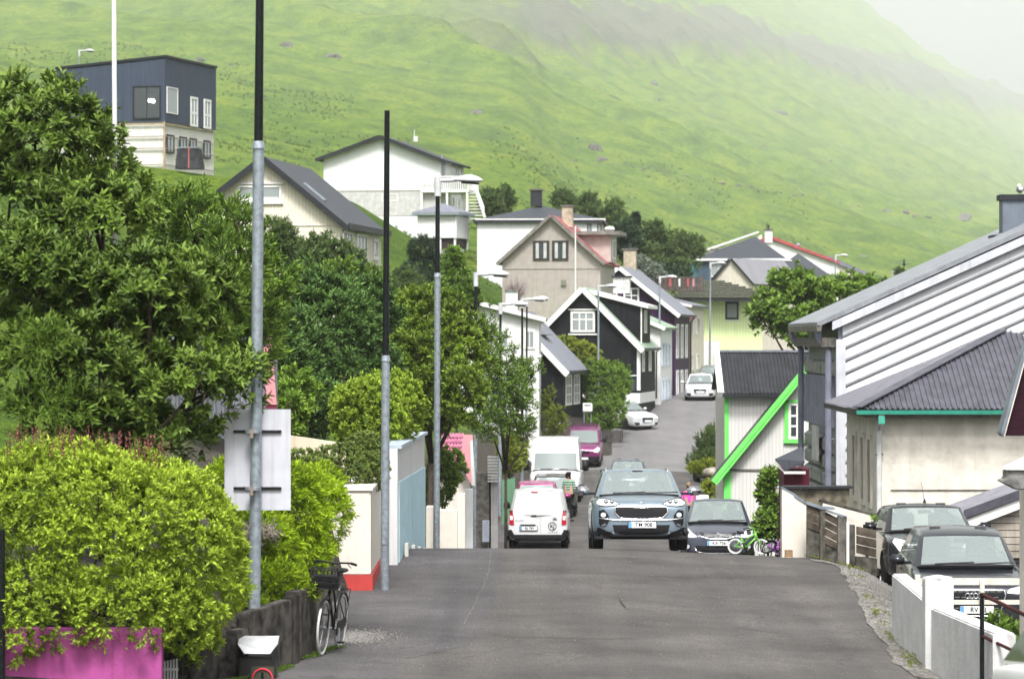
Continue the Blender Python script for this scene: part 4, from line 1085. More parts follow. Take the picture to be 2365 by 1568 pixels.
r_ = thing('hand_rail', 'dark steel hand rail post with rusty red rails beside the white garden wall', 'railing', (5.62, 38.6, gz(5.6, 38.6)))
o = r_.location
p0 = PX(2268, 1368, 38.6); p1 = PX(2268, 1600, 38.6)
MB().tube(p0 - o, Vector((p0.x, p0.y, gz(5.6, 38.6) - .2)) - o, .028).build('post', BLACKSTEEL, r_, smooth=True)
RUST = paint('rusty red rail', (.05, .015, .015), var=.3)
MB().tube(PX(2268, 1372, 38.6) - o, PX(2368, 1420, 37.9) - o, .024).build('rail', RUST, r_, smooth=True)
MB().tube(PX(2268, 1468, 38.6) - o, PX(2340, 1502, 38) - o, .02).build('rail', RUST, r_, smooth=True)
# cream rail fence in front of the saloon
r_ = thing('cream_rail_fence', 'cream horizontal rail fence in front of the dark grey parked car', 'fence', (7.1, 47.6, gz(7.1, 47.6)))
o = r_.location
CR = paint('cream rail paint', (.62, .59, .52), var=.1)
for y0, y1 in ((1335, 1350), (1385, 1395)):
    a, b = PX(2118, y0, 47.6) - o, PX(2380, y1, 47.6) - o
    MB().box(((a.x + b.x) / 2, 0, (a.z + b.z) / 2), (b.x - a.x, .05, a.z - b.z)).build('rail', CR, r_)
a, b = PX(2263, 1338, 47.5) - o, PX(2273, 1480, 47.5) - o
MB().box(((a.x + b.x) / 2, -.1, (a.z + b.z) / 2), (b.x - a.x, .07, a.z - b.z)).build('post', CR, r_)
a = PX(2118, 1334, 47.6) - o
MB().box((a.x, -.06, a.z - .4), (.07, .07, .9)).build('post', CR, r_)

# porch pillar with stone cornice, maroon mansard and board garage at the edge
h = House('cornice_porch', 'white porch pillar under a heavy moulded stone cornice', 2375, 1560, 41, 0)
MB().box((.25, .4, h.V(1128) / 2 - 1), (h.U(2375) - h.U(2346) + .35, .6, h.V(1128) + 2)).build('pillar', W_CREAM, h.root)
STONE = paint('grey stone cornice', (.22, .22, .21), var=.3, scale=6, streak=.2, bump=.5)
MB().prism([(h.U(2306), -.1, h.V(1110)), (h.U(2322), -.1, h.V(1104)), (h.U(2322), -.1, h.V(1084)), (h.U(2480), -.1, h.V(1084)), (h.U(2480), -.1, h.V(1130)), (h.U(2345), -.1, h.V(1130))], (0, .35, 0)).build('cornice', STONE, h.root, bevel=.015)
MB().prism([(h.U(2320), -.14, h.V(1084)), (h.U(2325), -.14, h.V(1078)), (h.U(2380), -.14, h.V(1052)), (h.U(2480), -.14, h.V(1052)), (h.U(2480), -.14, h.V(1085))], (0, .4, 0)).build('cornice_top', paint('bleached stone', (.62, .62, .62), var=.1), h.root)
h = House('maroon_mansard_house', 'dark maroon boarded overhang with steep slate edged roof slope', 2400, 1560, 47, 0)
MB().prism([(h.U(2316), 0, h.V(1006)), (h.U(2520), 0, h.V(1006)), (h.U(2520), 0, h.V(760)), (h.U(2392), 0, h.V(760)), (h.U(2362), 0, h.V(822))], (0, .4, 0)).build('overhang', boards('deep maroon boards', (.022, .004, .010), pitch=.12, vertical=False), h.root)
MB().prism([(h.U(2310), -.08, h.V(1000)), (h.U(2316), -.08, h.V(1008)), (h.U(2366), -.08, h.V(822)), (h.U(2392), -.08, h.V(762)), (h.U(2386), -.08, h.V(756)), (h.U(2358), -.08, h.V(822))], (0, .4, 0)).build('slope_edge', SLATE, h.root)
MB().prism([(h.U(2316.5), -.1, h.V(1007)), (h.U(2318.5), -.1, h.V(1007)), (h.U(2368), -.1, h.V(824)), (h.U(2366), -.1, h.V(822))], (0, .05, 0)).build('bead', CREAMW, h.root)
MB().box((h.U(2480), .25, h.V(1300)), (1.0, .3, 3.6)).build('wall', W_CREAM, h.root)
h = House('board_garage', 'low garage with black sheet roof, white fascia and pale horizontal boards', 2300, 1340, 64.5, 0)
MB().prism([(h.U(2238), 0, h.V(1196)), (h.U(2420), 0, h.V(1126)), (h.U(2420), 0, -1), (h.U(2238), 0, -1)], (0, 3, 0)).build('wall', INNER, h.root)
PB = paint('pale weathered board', (.36, .33, .28), var=.2, streak=.2)
for i in range(8):
    zb = h.V(1232) + (i - 3) * .135
    xs0 = h.U(2244) + max(0, (zb - h.V(1205)) * 2.4)
    MB().box(((xs0 + h.U(2420)) / 2, -.02, zb), (h.U(2420) - xs0, .04, .12)).build('board', PB, h.root)
MB().prism([(h.U(2225), -.2, h.V(1199)), (h.U(2420), -.2, h.V(1125)), (h.U(2420), -.2, h.V(1148)), (h.U(2225), -.2, h.V(1222))], (0, .06, 0)).build('fascia', TRIM, h.root)
MB().corrugated((h.U(2220), -.25, h.V(1198)), (0, 1, 0), Vector((h.U(2420) - h.U(2220), 0, h.V(1124) - h.V(1198))), 3.6, .2, .04, (0, 0, 1)).build('roof_sheet', RIBROOF, h.root, recalc=False)
MB().prism([(h.U(2222), -.24, h.V(1176)), (h.U(2420), -.24, h.V(1104)), (h.U(2420), -.22, h.V(1124)), (h.U(2222), -.22, h.V(1197))], (0, .02, 0)).build('roof_edge', RIBROOF, h.root)

# ------------------------------------------------------------------ walls and sheds along the hedge side
MAG = paint('magenta wall paint', (.40, .065, .27), rough=.8, var=.14, scale=2, streak=.12, bump=.4)
w = tag(MB().box((XP(150, 37), 37.1, ZP(1451, 37) - .75), (XP(373, 37) - XP(-73, 37), .22, 1.5)).build('magenta_wall', MAG), 'magenta painted wall under the overhanging bright hedge', 'wall')
p = thing('picket_panel', 'short white picket panel beside the magenta wall', 'fence', (XP(391, 38), 38, gz(XP(391, 38), 38)))
for i in range(6): MB().box((-.085 + i * .034, 0, ZP(1520 + (5 - i) * 1.5, 38) - p.location.z - .3), (.018, .015, .6)).build('picket', TRIM, p)
MB().box((0, .015, ZP(1545, 38) - p.location.z), (.2, .012, .03)).build('rail', TRIM, p)
OLDC = paint('dark stained concrete', (.085, .078, .07), rough=.95, var=.45, scale=5, streak=.4, bump=1.0, bscale=10)
w = thing('concrete_garden_wall', 'dark stained concrete garden wall with posts under the golden hedge', 'wall', (-2.8, 41.5, gz(-2.0, 41.5)))
o = w.location
def cseg(x0, y0, x1, y1, zt0, zt1, name, th=.16, m=OLDC):
    a, b = Vector((x0, y0, 0)), Vector((x1, y1, 0)); dv_ = (b - a).normalized(); nn = Vector((-dv_.y, dv_.x, 0)) * th
    p = [Vector((x0, y0, E - 4.5)), Vector((x1, y1, E - 4.5)), Vector((x1, y1, zt1)), Vector((x0, y0, zt0))]
    return MB().prism([v - o for v in p], nn).build(name, m, w, bevel=.012)
cseg(XP(419, 38.3), 38.3, XP(545, 39.3), 39.3, ZP(1482, 38.3), ZP(1468, 39.3), 'low_panel')
cseg(XP(545, 39.3), 39.3, XP(574, 39.5), 39.5, ZP(1456, 39.3), ZP(1450, 39.5), 'post')
cseg(XP(574, 39.6), 39.6, XP(674, 41.0), 41.0, ZP(1416, 39.6), ZP(1384, 41.0), 'panel')
cseg(XP(676, 41.2), 41.2, XP(692, 41.5), 41.5, ZP(1378, 41.2), ZP(1374, 41.5), 'post', .12)
cseg(XP(694, 41.7), 41.7, XP(732, 43.0), 43.0, ZP(1366, 41.7), ZP(1352, 43), 'panel', .2)
# cream wall with red foot
w = thing('cream_red_wall', 'cream rendered retaining wall with a painted red foot behind the bicycle', 'wall', (-2.6, 52.6, gz(-1.5, 52.6)))
o = w.location
xr, zt_, zr = -2.22, ZP(1134, 52.5), ZP(1327, 52.5)
RED = paint('red wall foot paint', (.42, .035, .03), rough=.7, var=.12, streak=.1)
MB().box(((xr - 3.2) - 0 - o.x + .0 + 0 - .0, 54.6 - o.y, (zt_ + zr) / 2 - o.z), (6.4, 4.2, zt_ - zr)).build('wall_face', W_CREAM, w, bevel=.015)
MB().box((xr - 3.19 - o.x, 54.6 - o.y, zr - .6 - o.z), (6.44, 4.24, 1.198)).build('painted_foot', RED, w)
MB().box((xr - 3.2 - o.x, 54.6 - o.y, zt_ + .025 - o.z), (6.46, 4.26, .05)).build('coping', W_CREAM, w, bevel=.01)
# white and blue wall
BLUEW = paint('sky blue wall paint', (.42, .62, .70), rough=.75, var=.08, streak=.1)
w = thing('white_blue_wall', 'long white boarded wall with sky blue lower half along the pavement', 'wall', (-1.95, 64, gz(-1.5, 64)))
o = w.location
y0_, y1_ = 56.9, 72.6
MB().prism([Vector((-1.95, y0_, E - 5)) - o, Vector((-1.9, y1_, E - 6)) - o, Vector((-1.9, y1_, E - 2.06)) - o, Vector((-1.95, y0_, E - 1.86)) - o], (-.2, 0, 0)).build('wall_face', boards('white wall boards', (.63, .63, .63), pitch=.25, depth=.3), w)
MB().prism([Vector((-1.93, y0_ + .5, E - 5)) - o, Vector((-1.88, y1_ - .02, E - 6)) - o, Vector((-1.88, y1_ - .02, E - 2.76)) - o, Vector((-1.93, y0_ + .5, E - 2.45)) - o], (-.15, 0, 0)).build('blue_panel', BLUEW, w)
MB().prism([Vector((-1.88, y0_, E - 1.86)) - o, Vector((-1.83, y1_, E - 2.06)) - o, Vector((-1.83, y1_, E - 2.0)) - o, Vector((-1.88, y0_, E - 1.80)) - o], (-.34, 0, 0)).build('coping', paint('blue grey coping', (.35, .42, .48)), w)
for y_ in (59, 63, 67, 71): MB().box((-1.86 - o.x, y_ - o.y, E - 3.72 - (y_ - 59) * .07 - o.z), (.06, .3, .25)).build('drain_spout', W_CREAM, w)
# buff wall above the box bush
w = tag(MB().prism([PX(600, 1080, 59), PX(800, 1080, 59), PX(800, 1025, 59), PX(671, 1006, 59), PX(600, 1000, 59)], (0, .25, 0)).build('buff_garden_wall', paint('buff wall', (.66, .58, .44), var=.05)), 'buff garden wall showing between the signs and the round box bush', 'wall')
# ribbed grey shed with pink verge
h = House('ribbed_shed', 'grey ribbed metal shed with a pink roof verge behind the leafy willow', 560, 1130, 58, 0)
MB().corrugated((h.U(380), 0, -1.0), (1, 0, 0), (0, 0, h.V(786) + 1.0), h.U(612) - h.U(380), .16, .05, (0, -1, 0)).build('ribbed_wall', paint('grey ribbed metal', (.30, .31, .36), var=.12, streak=.12), h.root, recalc=False)
MB().box((h.U(496), 1.6, h.V(786) / 2 - .5), (h.U(612) - h.U(380), 3, h.V(786) + 1)).build('wall', paint('shed metal', (.27, .28, .32)), h.root)
PINK = paint('pink verge paint', (.72, .30, .34), rough=.5, var=.06, streak=.05)
MB().prism([(h.U(609), -.12, h.V(780)), (h.U(628), -.12, h.V(780)), (h.U(640), -.12, h.V(934)), (h.U(616), -.12, h.V(934))], (0, .06, 0)).build('verge_board', PINK, h.root)
MB().prism([(h.U(615), -.1, h.V(934)), (h.U(640), -.1, h.V(934)), (h.U(640), -.1, h.V(944)), (h.U(615), -.1, h.V(944))], (0, .05, 0)).build('verge_foot', paint('dark red verge', (.2, .02, .06)), h.root)
MB().box((h.U(496), -.04, h.V(784)), (h.U(612) - h.U(380), .1, .08)).build('top_trim', GALV, h.root)
# little tiled roof, walls and gateposts down in the dip
ROSE = paint('rose roof tile', (.50, .17, .27), rough=.6, var=.2, scale=10)
h = House('rose_tiled_shed', 'little shed with wavy rose coloured roof tiles and pale gable', 1052, 1230, 92, 0)
MB().box((-.05, .75, h.V(1066) / 2), (h.U(1086) - h.U(1015), 1.2, h.V(1066))).build('wall', W_CREAM, h.root)
b0, t0 = Vector((h.U(1012), -.2, h.V(1070))), Vector((h.U(1022), .75, h.V(1004)))
wrow = h.U(1068) - h.U(1016)
tile = MB()
for i in range(6):
    for j in range(7):
        tt = i / 6
        pz = b0.lerp(t0, tt); x_ = h.U(1014 + 6 * tt) + (j + .5) * wrow / 7
        zc = [0, .028, .034, .012]
        vs_ = []
        for a, zc_ in zip((-.5, -.17, .2, .5), zc):
            vs_ += [(x_ + a * wrow / 7, pz.y - .02, pz.z + zc_ + .05), (x_ + a * wrow / 7, pz.y + .17, pz.z + zc_ + .13), (x_ + a * wrow / 7, pz.y - .02, pz.z + zc_ + .015)]
        fs_ = []
        for a in range(3): fs_ += [(3 * a, 3 * a + 3, 3 * a + 4, 3 * a + 1), (3 * a + 2, 3 * a + 5, 3 * a + 3, 3 * a)]
        MB().add(vs_, fs_).build('tile', ROSE, h.root, recalc=False)
MB().add([b0, (h.U(1068), -.2, h.V(1070)), (h.U(1072), .75, h.V(1004)), t0], [(0, 1, 2, 3)]).build('roof_deck', DARKTRIM, h.root)
MB().prism([(h.U(1064), -.25, h.V(1072)), (h.U(1090), -.25, h.V(1120)), (h.U(1092), -.25, h.V(1003)), (h.U(1070), -.25, h.V(1003))], (0, .05, 0)).build('verge_board', PINK, h.root)
MB().prism([(h.U(1086), -.28, h.V(1020)), (h.U(1092), -.28, h.V(1015)), (h.U(1098), -.28, h.V(1120)), (h.U(1090), -.28, h.V(1120))], (0, .05, 0)).build('gable_edge', TRIM, h.root)
w = thing('cream_dip_wall', 'stepped cream wall with gateposts down the pavement below the blue wall', 'wall', (-1.7, 80, gz(-1.2, 80)))
o = w.location
for x0, x1, y0, d_, m_ in ((984, 1001, 1170, 74.5, W_CREAM), (1004, 1056, 1178, 77, W_CREAM), (1056, 1074, 1140, 80, W_CREAM), (1074, 1092, 1130, 82, W_WHITE)):
    a, b = PX(x0, y0, d_) - o, PX(x1, 1300, d_) - o
    MB().box(((a.x + b.x) / 2, a.y + .3, (a.z + b.z) / 2), (b.x - a.x, .6, a.z - b.z)).build('wall_panel', m_, w, bevel=.01)
w = thing('white_slat_gate', 'white slatted gate and grey pier beside the pavement lamps', 'gate', (-.9, 94, gz(-.6, 94)))
o = w.location
for i in range(9):
    a, b = PX(1126, 1055 + i * 7, 94) - o, PX(1150, 1055 + i * 7, 94) - o
    MB().box(((a.x + b.x) / 2, 0, a.z), (b.x - a.x, .03, .05)).build('slat', TRIM, w)
for x0, x1, y0, m_ in ((1100, 1130, 1090, CONCRETE), (1132, 1150, 1100, paint('pale grey pier', (.42, .41, .40))), (1130, 1134, 1090, BLACKSTEEL)):
    a, b = PX(x0, y0, 94.4) - o, PX(x1, 1300, 94.4) - o
    MB().box(((a.x + b.x) / 2, .3, (a.z + b.z) / 2), (b.x - a.x, .4, a.z - b.z)).build('pier', m_, w)
a, b = PX(1114, 1202, 93.6) - o, PX(1130, 1250, 93.6) - o
MB().box(((a.x + b.x) / 2, -.4, (a.z + b.z) / 2), (b.x - a.x, .3, a.z - b.z)).build('meter_box', paint('blue grey box', (.28, .32, .38)), w)
f = thing('green_picket_fence', 'dull green board fence beside the white panel van', 'fence', (XP(1172, 112), 112, gz(XP(1172, 112), 112)))
o = f.location
for i in range(9):
    a = PX(1161 + i * 3.4, 1108 + (i % 2) * 2 - i * .8, 112 + i * .25) - o
    MB().box((a.x, a.y, a.z - .75), (.045, .03, 1.5)).build('board', boards('dull green boards', (.10, .24, .13)), f)
# ------------------------------------------------------------------ poles and lamps
SHELL = paint('lamp shell grey white', (.50, .51, .53), rough=.4, var=.08, bump=0)
def lamp_head(parent, top, k=1.0):
    x, y, z = top
    MB().tube((x, y, z - .35), (x, y, z + .06), .075).build('collar', SHELL, parent, smooth=True)
    MB().path([(x, y, z), (x + .25, y, z), (x + .42, y, z + .02)], [.05, .045, .05], 10).build('arm', SHELL, parent, smooth=True)
    prof = [(.36, .03, .05), (.46, .085, .10), (.58, .12, .15), (.70, .135, .165), (.82, .12, .15), (.92, .085, .11), (1.0, .03, .05)]
    vs, fs = [], []
    n = 14
    for px_, hz, hy in prof:
        for j in range(n):
            t = 2 * math.pi * j / n
            zz = math.sin(t); zz = zz * hz if zz > 0 else zz * hz * .35
            vs.append((x + px_ * k, y + math.cos(t) * hy, z + zz + .01 - (px_ - .4) * .04))
    for i in range(len(prof) - 1):
        for j in range(n): fs.append((i * n + j, i * n + (j + 1) % n, (i + 1) * n + (j + 1) % n, (i + 1) * n + j))
    fs += [tuple(range(n)), tuple(range((len(prof) - 1) * n, len(prof) * n))]
    MB().add(vs, fs).build('lamp_shade', SHELL, parent, smooth='all')
    MB().obox((x + .72 * k, y, z - .06), (.2 * k, 0, -.015), (0, .1, 0), (0, 0, .018)).build('lamp_glass', PLASTIC, parent)
def lamp(label, xb, yb, d, xt, yt, r0, ysplit=None, head=True, lower=None, upper=None, group=None, base=None, name='street_lamp', k=1.0, cat='street lamp'):
    a = PX(xb, yb, d); b = PX(xt, yt, d)
    if base is not None: a.z = base
    root = thing(name, label, cat, a, 0, group)
    lower = lower or GALV; upper = upper or BLACKSTEEL
    b = b - a
    tt = .5 if ysplit is None else (yb - ysplit) / (yb - yt)
    m = b * tt
    MB().tube((0, 0, -.3), m, r0, r0 * .95, 16).build('lower_pole', lower, root, smooth=True)
    MB().tube(m - Vector((0, 0, .04)), m + Vector((0, 0, .05)), r0 * 1.12, r0 * .9, 16).build('collar_ring', lower, root, smooth=True)
    MB().tube(m, b, r0 * .78, r0 * .62, 14).build('upper_pole', upper, root, smooth=True)
    if r0 > .05: MB().box((r0 * .0, -r0 * .93, .9), (r0 * .9, .03, .35)).build('service_hatch', lower, root)
    if head: lamp_head(root, tuple(b), k)
    return root
p1 = lamp('tall galvanised pole carrying two blank sign backs and a litter bin', 586, 1575, 40.2, 603, -330, .071, 336, head=True, cat='street lamp', k=1.0)
p1['label'] = 'tall galvanised lamp pole with dark upper tube behind the litter bin'
lamp('bare pole without a lamp, dark top half, beside the red footed wall', 888, 1362, 52.6, 894, 256, .068, 828, head=False, cat='pole', name='bare_pole')
lamp('street lamp on slim pole rising beside the clipped round hedge', 1008, 1300, 74, 1011, 417, .072, 640, base=road_z(-1.6, 74))
lamp('street lamp whose head hangs before the bare pink bush', 1096, 1300, 98, 1099, 634, .07, 900, base=gz(-1.2, 98))
lamp('street lamp with grey head rising from the twiggy tree beside the slatted gate', 1154, 1300, 120, 1156, 703, .07, 900, base=gz(-.8, 120))
lamp('street lamp by the green board fence, lamp over the mossy white house', 1206, 1250, 140, 1206, 692, .07, 1050, base=gz(XP(1206, 140), 140))
lamp('second street lamp set against the mossy white house wall', 1215, 1180, 150, 1217, 690, .06, 1000, base=gz(XP(1215, 150), 150))
lamp('slim street lamp standing before the black gable house', 1382, 988, 174, 1382, 661, .075, 860, lower=GALV, upper=GALV, base=gz(XP(1382, 174), 174))
lamp('street lamp in front of the tall narrow white terrace house', 1522, 942, 190, 1524, 640, .075, 780, lower=GALV, upper=GALV, base=gz(XP(1522, 190), 190))
lamp('tall thin street lamp before the pale lime house', 1639, 872, 216, 1641, 608, .075, 700, lower=GALV, upper=GALV, base=gz(XP(1639, 216), 216))
lamp('small street lamp in front of the slate blue house', 1797, 700, 250, 1799, 603, .07, 650, upper=GALV)
lamp('small street lamp before the long plain grey roof', 1927, 700, 262, 1930, 590, .07, 650, upper=GALV)
lamp('small street lamp behind the warehouse roof beside the little round bush', 2060, 720, 262, 2062, 627, .07, 680, upper=GALV)
lamp('pale street lamp on the hillside above the navy box house', 182, 200, 215, 183, 118, .05, 160, upper=GALV, base=PX(182, 215, 215).z)
# finial pole
f = thing('finial_pole', 'thin dark finial pole beyond the warehouse roof', 'pole', PX(2088, 660, 240))
MB().tube((0, 0, -1), (0, 0, 1.9), .035, .025).lathe([(.02, 0), (.14, .12), (.02, .3), (.1, .38), (.02, .5)], 8, c=(0, 0, 1.4)).build('spike', BLACKSTEEL, f)
# flagpoles
def flagpole(label, xb, yb, xt, yt, d, r):
    a, b = PX(xb, yb, d), PX(xt, yt, d)
    g0 = gz(a.x, a.y); 
    root = thing('flagpole', label, 'flagpole', (a.x, a.y, min(g0, a.z)))
    MB().tube((0, 0, 0), b - root.location, r * 1.15, r, 12).build('mast', TRIM, root, smooth=True)
    MB().lathe([(r, 0), (r * 1.3, r), (r * 1.2, 2 * r), (.002, 3 * r)], 10, c=tuple(b - root.location)).build('cap', TRIM, root)
flagpole('white flagpole leaning slightly out of the leafy willow', 270, 700, 263, -40, 41.0, .029)
flagpole('slim white flagpole before the warm grey gable', 1329, 690, 1329, 527, 182, .035)

# sign backs on the tall pole
sb = thing('sign_board', 'large blank pale sign back clamped to the tall galvanised pole', 'sign', PX(595, 1178, 40.32))
o = sb.location; w_, h_ = XP(671, 40.3) - XP(518, 40.3), ZP(945, 40.3) - ZP(1178, 40.3)
MB().box((0, 0, h_ / 2), (w_, .004, h_)).build('sign_plate', paint('pale sign back', (.50, .51, .56), rough=.4, var=.07, streak=.10, bump=0), sb, bevel=.001)
for y_ in (996, 1127):
    z_ = ZP(y_, 40.3) - o.z
    b = MB().box((0, -.022, z_), (.58, .03, .03)).build('bracket', PLASTIC, sb, bevel=.006)
    MB().tube((-.045, -.19, z_ - .016), (-.045, -.19, z_ + .016), .092, n=16).build('clamp', GALV, b, smooth=True)
    MB().box((-.05, -.285, z_ - .02), (.04, .02, .11)).build('clamp_plate', paint('brown steel', (.22, .17, .14)), b)

# litter bin
BIN = glossy('dark bin metal', (.018, .018, .017), rough=.45, spec=.25)
bn = thing('litter_bin', 'dark metal litter bin with pale peaked lid and a no dogs notice', 'litter bin', (XP(597, 39.3), 39.3, gz(-2.9, 39.3)))
o = bn.location
zt = ZP(1492, 39.3) - o.z; wb = .40
MB().box((0, .0, zt / 2 - .06), (wb * 1.08, .32, zt - .12)).build('bin_body', BIN, bn, bevel=.015)
LIDM = paint('worn pale lid', (.62, .63, .64), rough=.35, var=.12, metal=.4)
zl = ZP(1470, 39.3) - o.z; zf = ZP(1505, 39.3) - o.z
hw_ = .235
MB().add([(-hw_, .14, zl), (hw_, .14, zl), (hw_, -.1, zl - .075), (hw_ * .65, -.2, zf), (-hw_ * .65, -.2, zf), (-hw_, -.1, zl - .075), (-hw_, .14, zl - .02), (hw_, .14, zl - .02)],
         [(0, 1, 2, 3, 4, 5), (0, 6, 7, 1)]).build('lid', LIDM, bn)
MB().add([(-hw_, .14, zl - .003), (-hw_, -.1, zl - .078), (-hw_ * .65, -.2, zf - .003), (-hw_ * .8, -.16, zt - .22), (-hw_, .14, zt - .2)], [(0, 1, 2, 3, 4)]).add([(hw_, .14, zl - .003), (hw_, -.1, zl - .078), (hw_ * .65, -.2, zf - .003), (hw_ * .8, -.16, zt - .22), (hw_, .14, zt - .2)], [(0, 4, 3, 2, 1)]).build('lid_cheek', BIN, bn)
MB().box((.06, -.172, zt - .42), (.27, .02, .4)).build('notice_plate', paint('olive grey plate', (.055, .058, .04), var=.2), bn)
ring = [(.06 + .115 * math.cos(t), -.188, zt - .36 + .115 * math.sin(t)) for t in np.linspace(0, 2 * math.pi, 33)[:-1]]
nr = MB().path(ring, .011, 6, closed=True).build('notice_ring', paint('red ring', (.6, .03, .07)), bn)
MB().box((.06, -.185, zt - .37), (.03, .006, .1)).box((.06, -.185, zt - .3), (.03, .006, .03)).box((.1, -.185, zt - .42), (.08, .006, .03)).box((.03, -.185, zt - .43), (.015, .006, .06)).build('notice_figure', BLACKSTEEL, bn)
tag(MB().tube((XP(3, 36.6), 36.6, gz(-5.5, 36.6) - .2), (XP(2, 36.6), 36.6, ZP(1222, 36.6)), .045, n=12).build('dark_post', BLACKSTEEL, smooth=True), 'dark round post with wire standing in front of the bright hedge', 'post')
# ------------------------------------------------------------------ plants
def unit(a): return a / np.maximum(np.linalg.norm(a, axis=-1, keepdims=True), 1e-9)
def leaf_mesh(name, pos, axis, nrm, length, width, tint, mat, parent, curved=False):
    """one folded leaf per position; curved leaves bend along their length"""
    N = len(pos)
    axis = unit(axis); side = unit(np.cross(axis, nrm)); up = np.cross(side, axis)
    L, Wd = length[:, None], width[:, None]
    if curved:
        pts = [pos, pos + axis * L * .35 - side * Wd * .5 + up * L * .09, pos + axis * L * .35 + side * Wd * .5 + up * L * .09, pos + axis * L * .38 + up * L * .03,
               pos + axis * L * .72 - side * Wd * .36 + up * L * .03, pos + axis * L * .72 + side * Wd * .36 + up * L * .03, pos + axis * L - up * L * .12]
        k = 7; tr = [(0, 3, 1), (0, 2, 3), (1, 3, 4), (3, 2, 5), (3, 6, 4), (3, 5, 6)]
    else:
        pts = [pos, pos + axis * L * .45 - side * Wd * .5 + up * L * .1, pos + axis * L * .45 + side * Wd * .5 + up * L * .1, pos + axis * L - up * L * .06]
        k = 4; tr = [(0, 3, 1), (0, 2, 3)]
    co = np.stack(pts, 1).reshape(-1, 3)
    f = (np.arange(N)[:, None, None] * k + np.array(tr)[None]).reshape(-1)
    me = bpy.data.meshes.new(name)
    me.vertices.add(len(co)); me.vertices.foreach_set('co', co.ravel())
    me.loops.add(len(f)); me.loops.foreach_set('vertex_index', f)
    nf = len(f) // 3
    me.polygons.add(nf); me.polygons.foreach_set('loop_start', np.arange(nf) * 3)
    if curved: me.polygons.foreach_set('use_smooth', np.ones(nf, bool))
    me.attributes.new('tint', 'FLOAT', 'POINT').data.foreach_set('value', np.repeat(tint, k))
    me.update()
    me.materials.append(mat)
    return put(name, me, parent)
def lobe_points(lobes, n, shell=.22, flat_bottom=None, lump=.14):
    """points near the skin of a set of ellipsoids, with outward directions"""
    c = np.array([l[0] for l in lobes], float); r = np.array([l[1] for l in lobes], float)
    area = (r[:, 0] * r[:, 1] + r[:, 1] * r[:, 2] + r[:, 0] * r[:, 2]); pr = area / area.sum()
    out_p, out_n = [], []
    need = n
    for _ in range(6):
        m = int(need * 1.8) + 50
        i = RNG.choice(len(lobes), m, p=pr)
        d = unit(RNG.normal(size=(m, 3)))
        ph = d[:, 0] * 5.1 + i * 1.7; q = d[:, 1] * 4.3 + d[:, 2] * 6.2 + i
        rad = 1 + lump * (np.sin(ph * 1.3) * np.cos(q) + .6 * np.sin(2.7 * q + ph)) - np.abs(RNG.normal(size=m)) * shell
        p = c[i] + d * r[i] * rad[:, None]
        ok = np.ones(m, bool)
        for j in range(len(lobes)):
            inside = (((p - c[j]) / r[j]) ** 2).sum(1) < .55
            ok &= ~(inside & (i != j))
        nn = unit(d / r[i])
        out_p.append(p[ok]); out_n.append(nn[ok])
        need -= ok.sum()
        if need <= 0: break
    return np.concatenate(out_p)[:n], np.concatenate(out_n)[:n]
def sprigs(P, Nn, k, twig, length, width, spread=.9, upb=.5, jit=.35):
    """k leaves around each sprig"""
    n = len(P)
    ax = unit(Nn + np.array([0, 0, upb]) + RNG.normal(size=(n, 3)) * jit)
    t1 = unit(np.cross(ax, RNG.normal(size=(n, 3)))); t2 = np.cross(ax, t1)
    A = RNG.random(n) * 6.28
    pos, dr, nm = [], [], []
    for j in range(k):
        an = A + j * 2.4
        e = spread * (1 - .55 * j / k) + RNG.normal(size=n) * .12
        rdir = t1 * np.cos(an)[:, None] + t2 * np.sin(an)[:, None]
        pos.append(P + ax * (twig * j / k)[:, None] if isinstance(twig, np.ndarray) else P + ax * (twig * j / k))
        d = unit(ax * np.cos(e)[:, None] + rdir * np.sin(e)[:, None])
        dr.append(d); nm.append(unit(ax * np.sin(e)[:, None] - rdir * np.cos(e)[:, None] + RNG.normal(size=(n, 3)) * .25))
    pos, dr, nm = np.concatenate(pos), np.concatenate(dr), np.concatenate(nm)
    m = len(pos)
    L = length * np.exp(RNG.normal(size=m) * .22); Wd = width * np.exp(RNG.normal(size=m) * .2)
    return pos, dr, nm, L, Wd
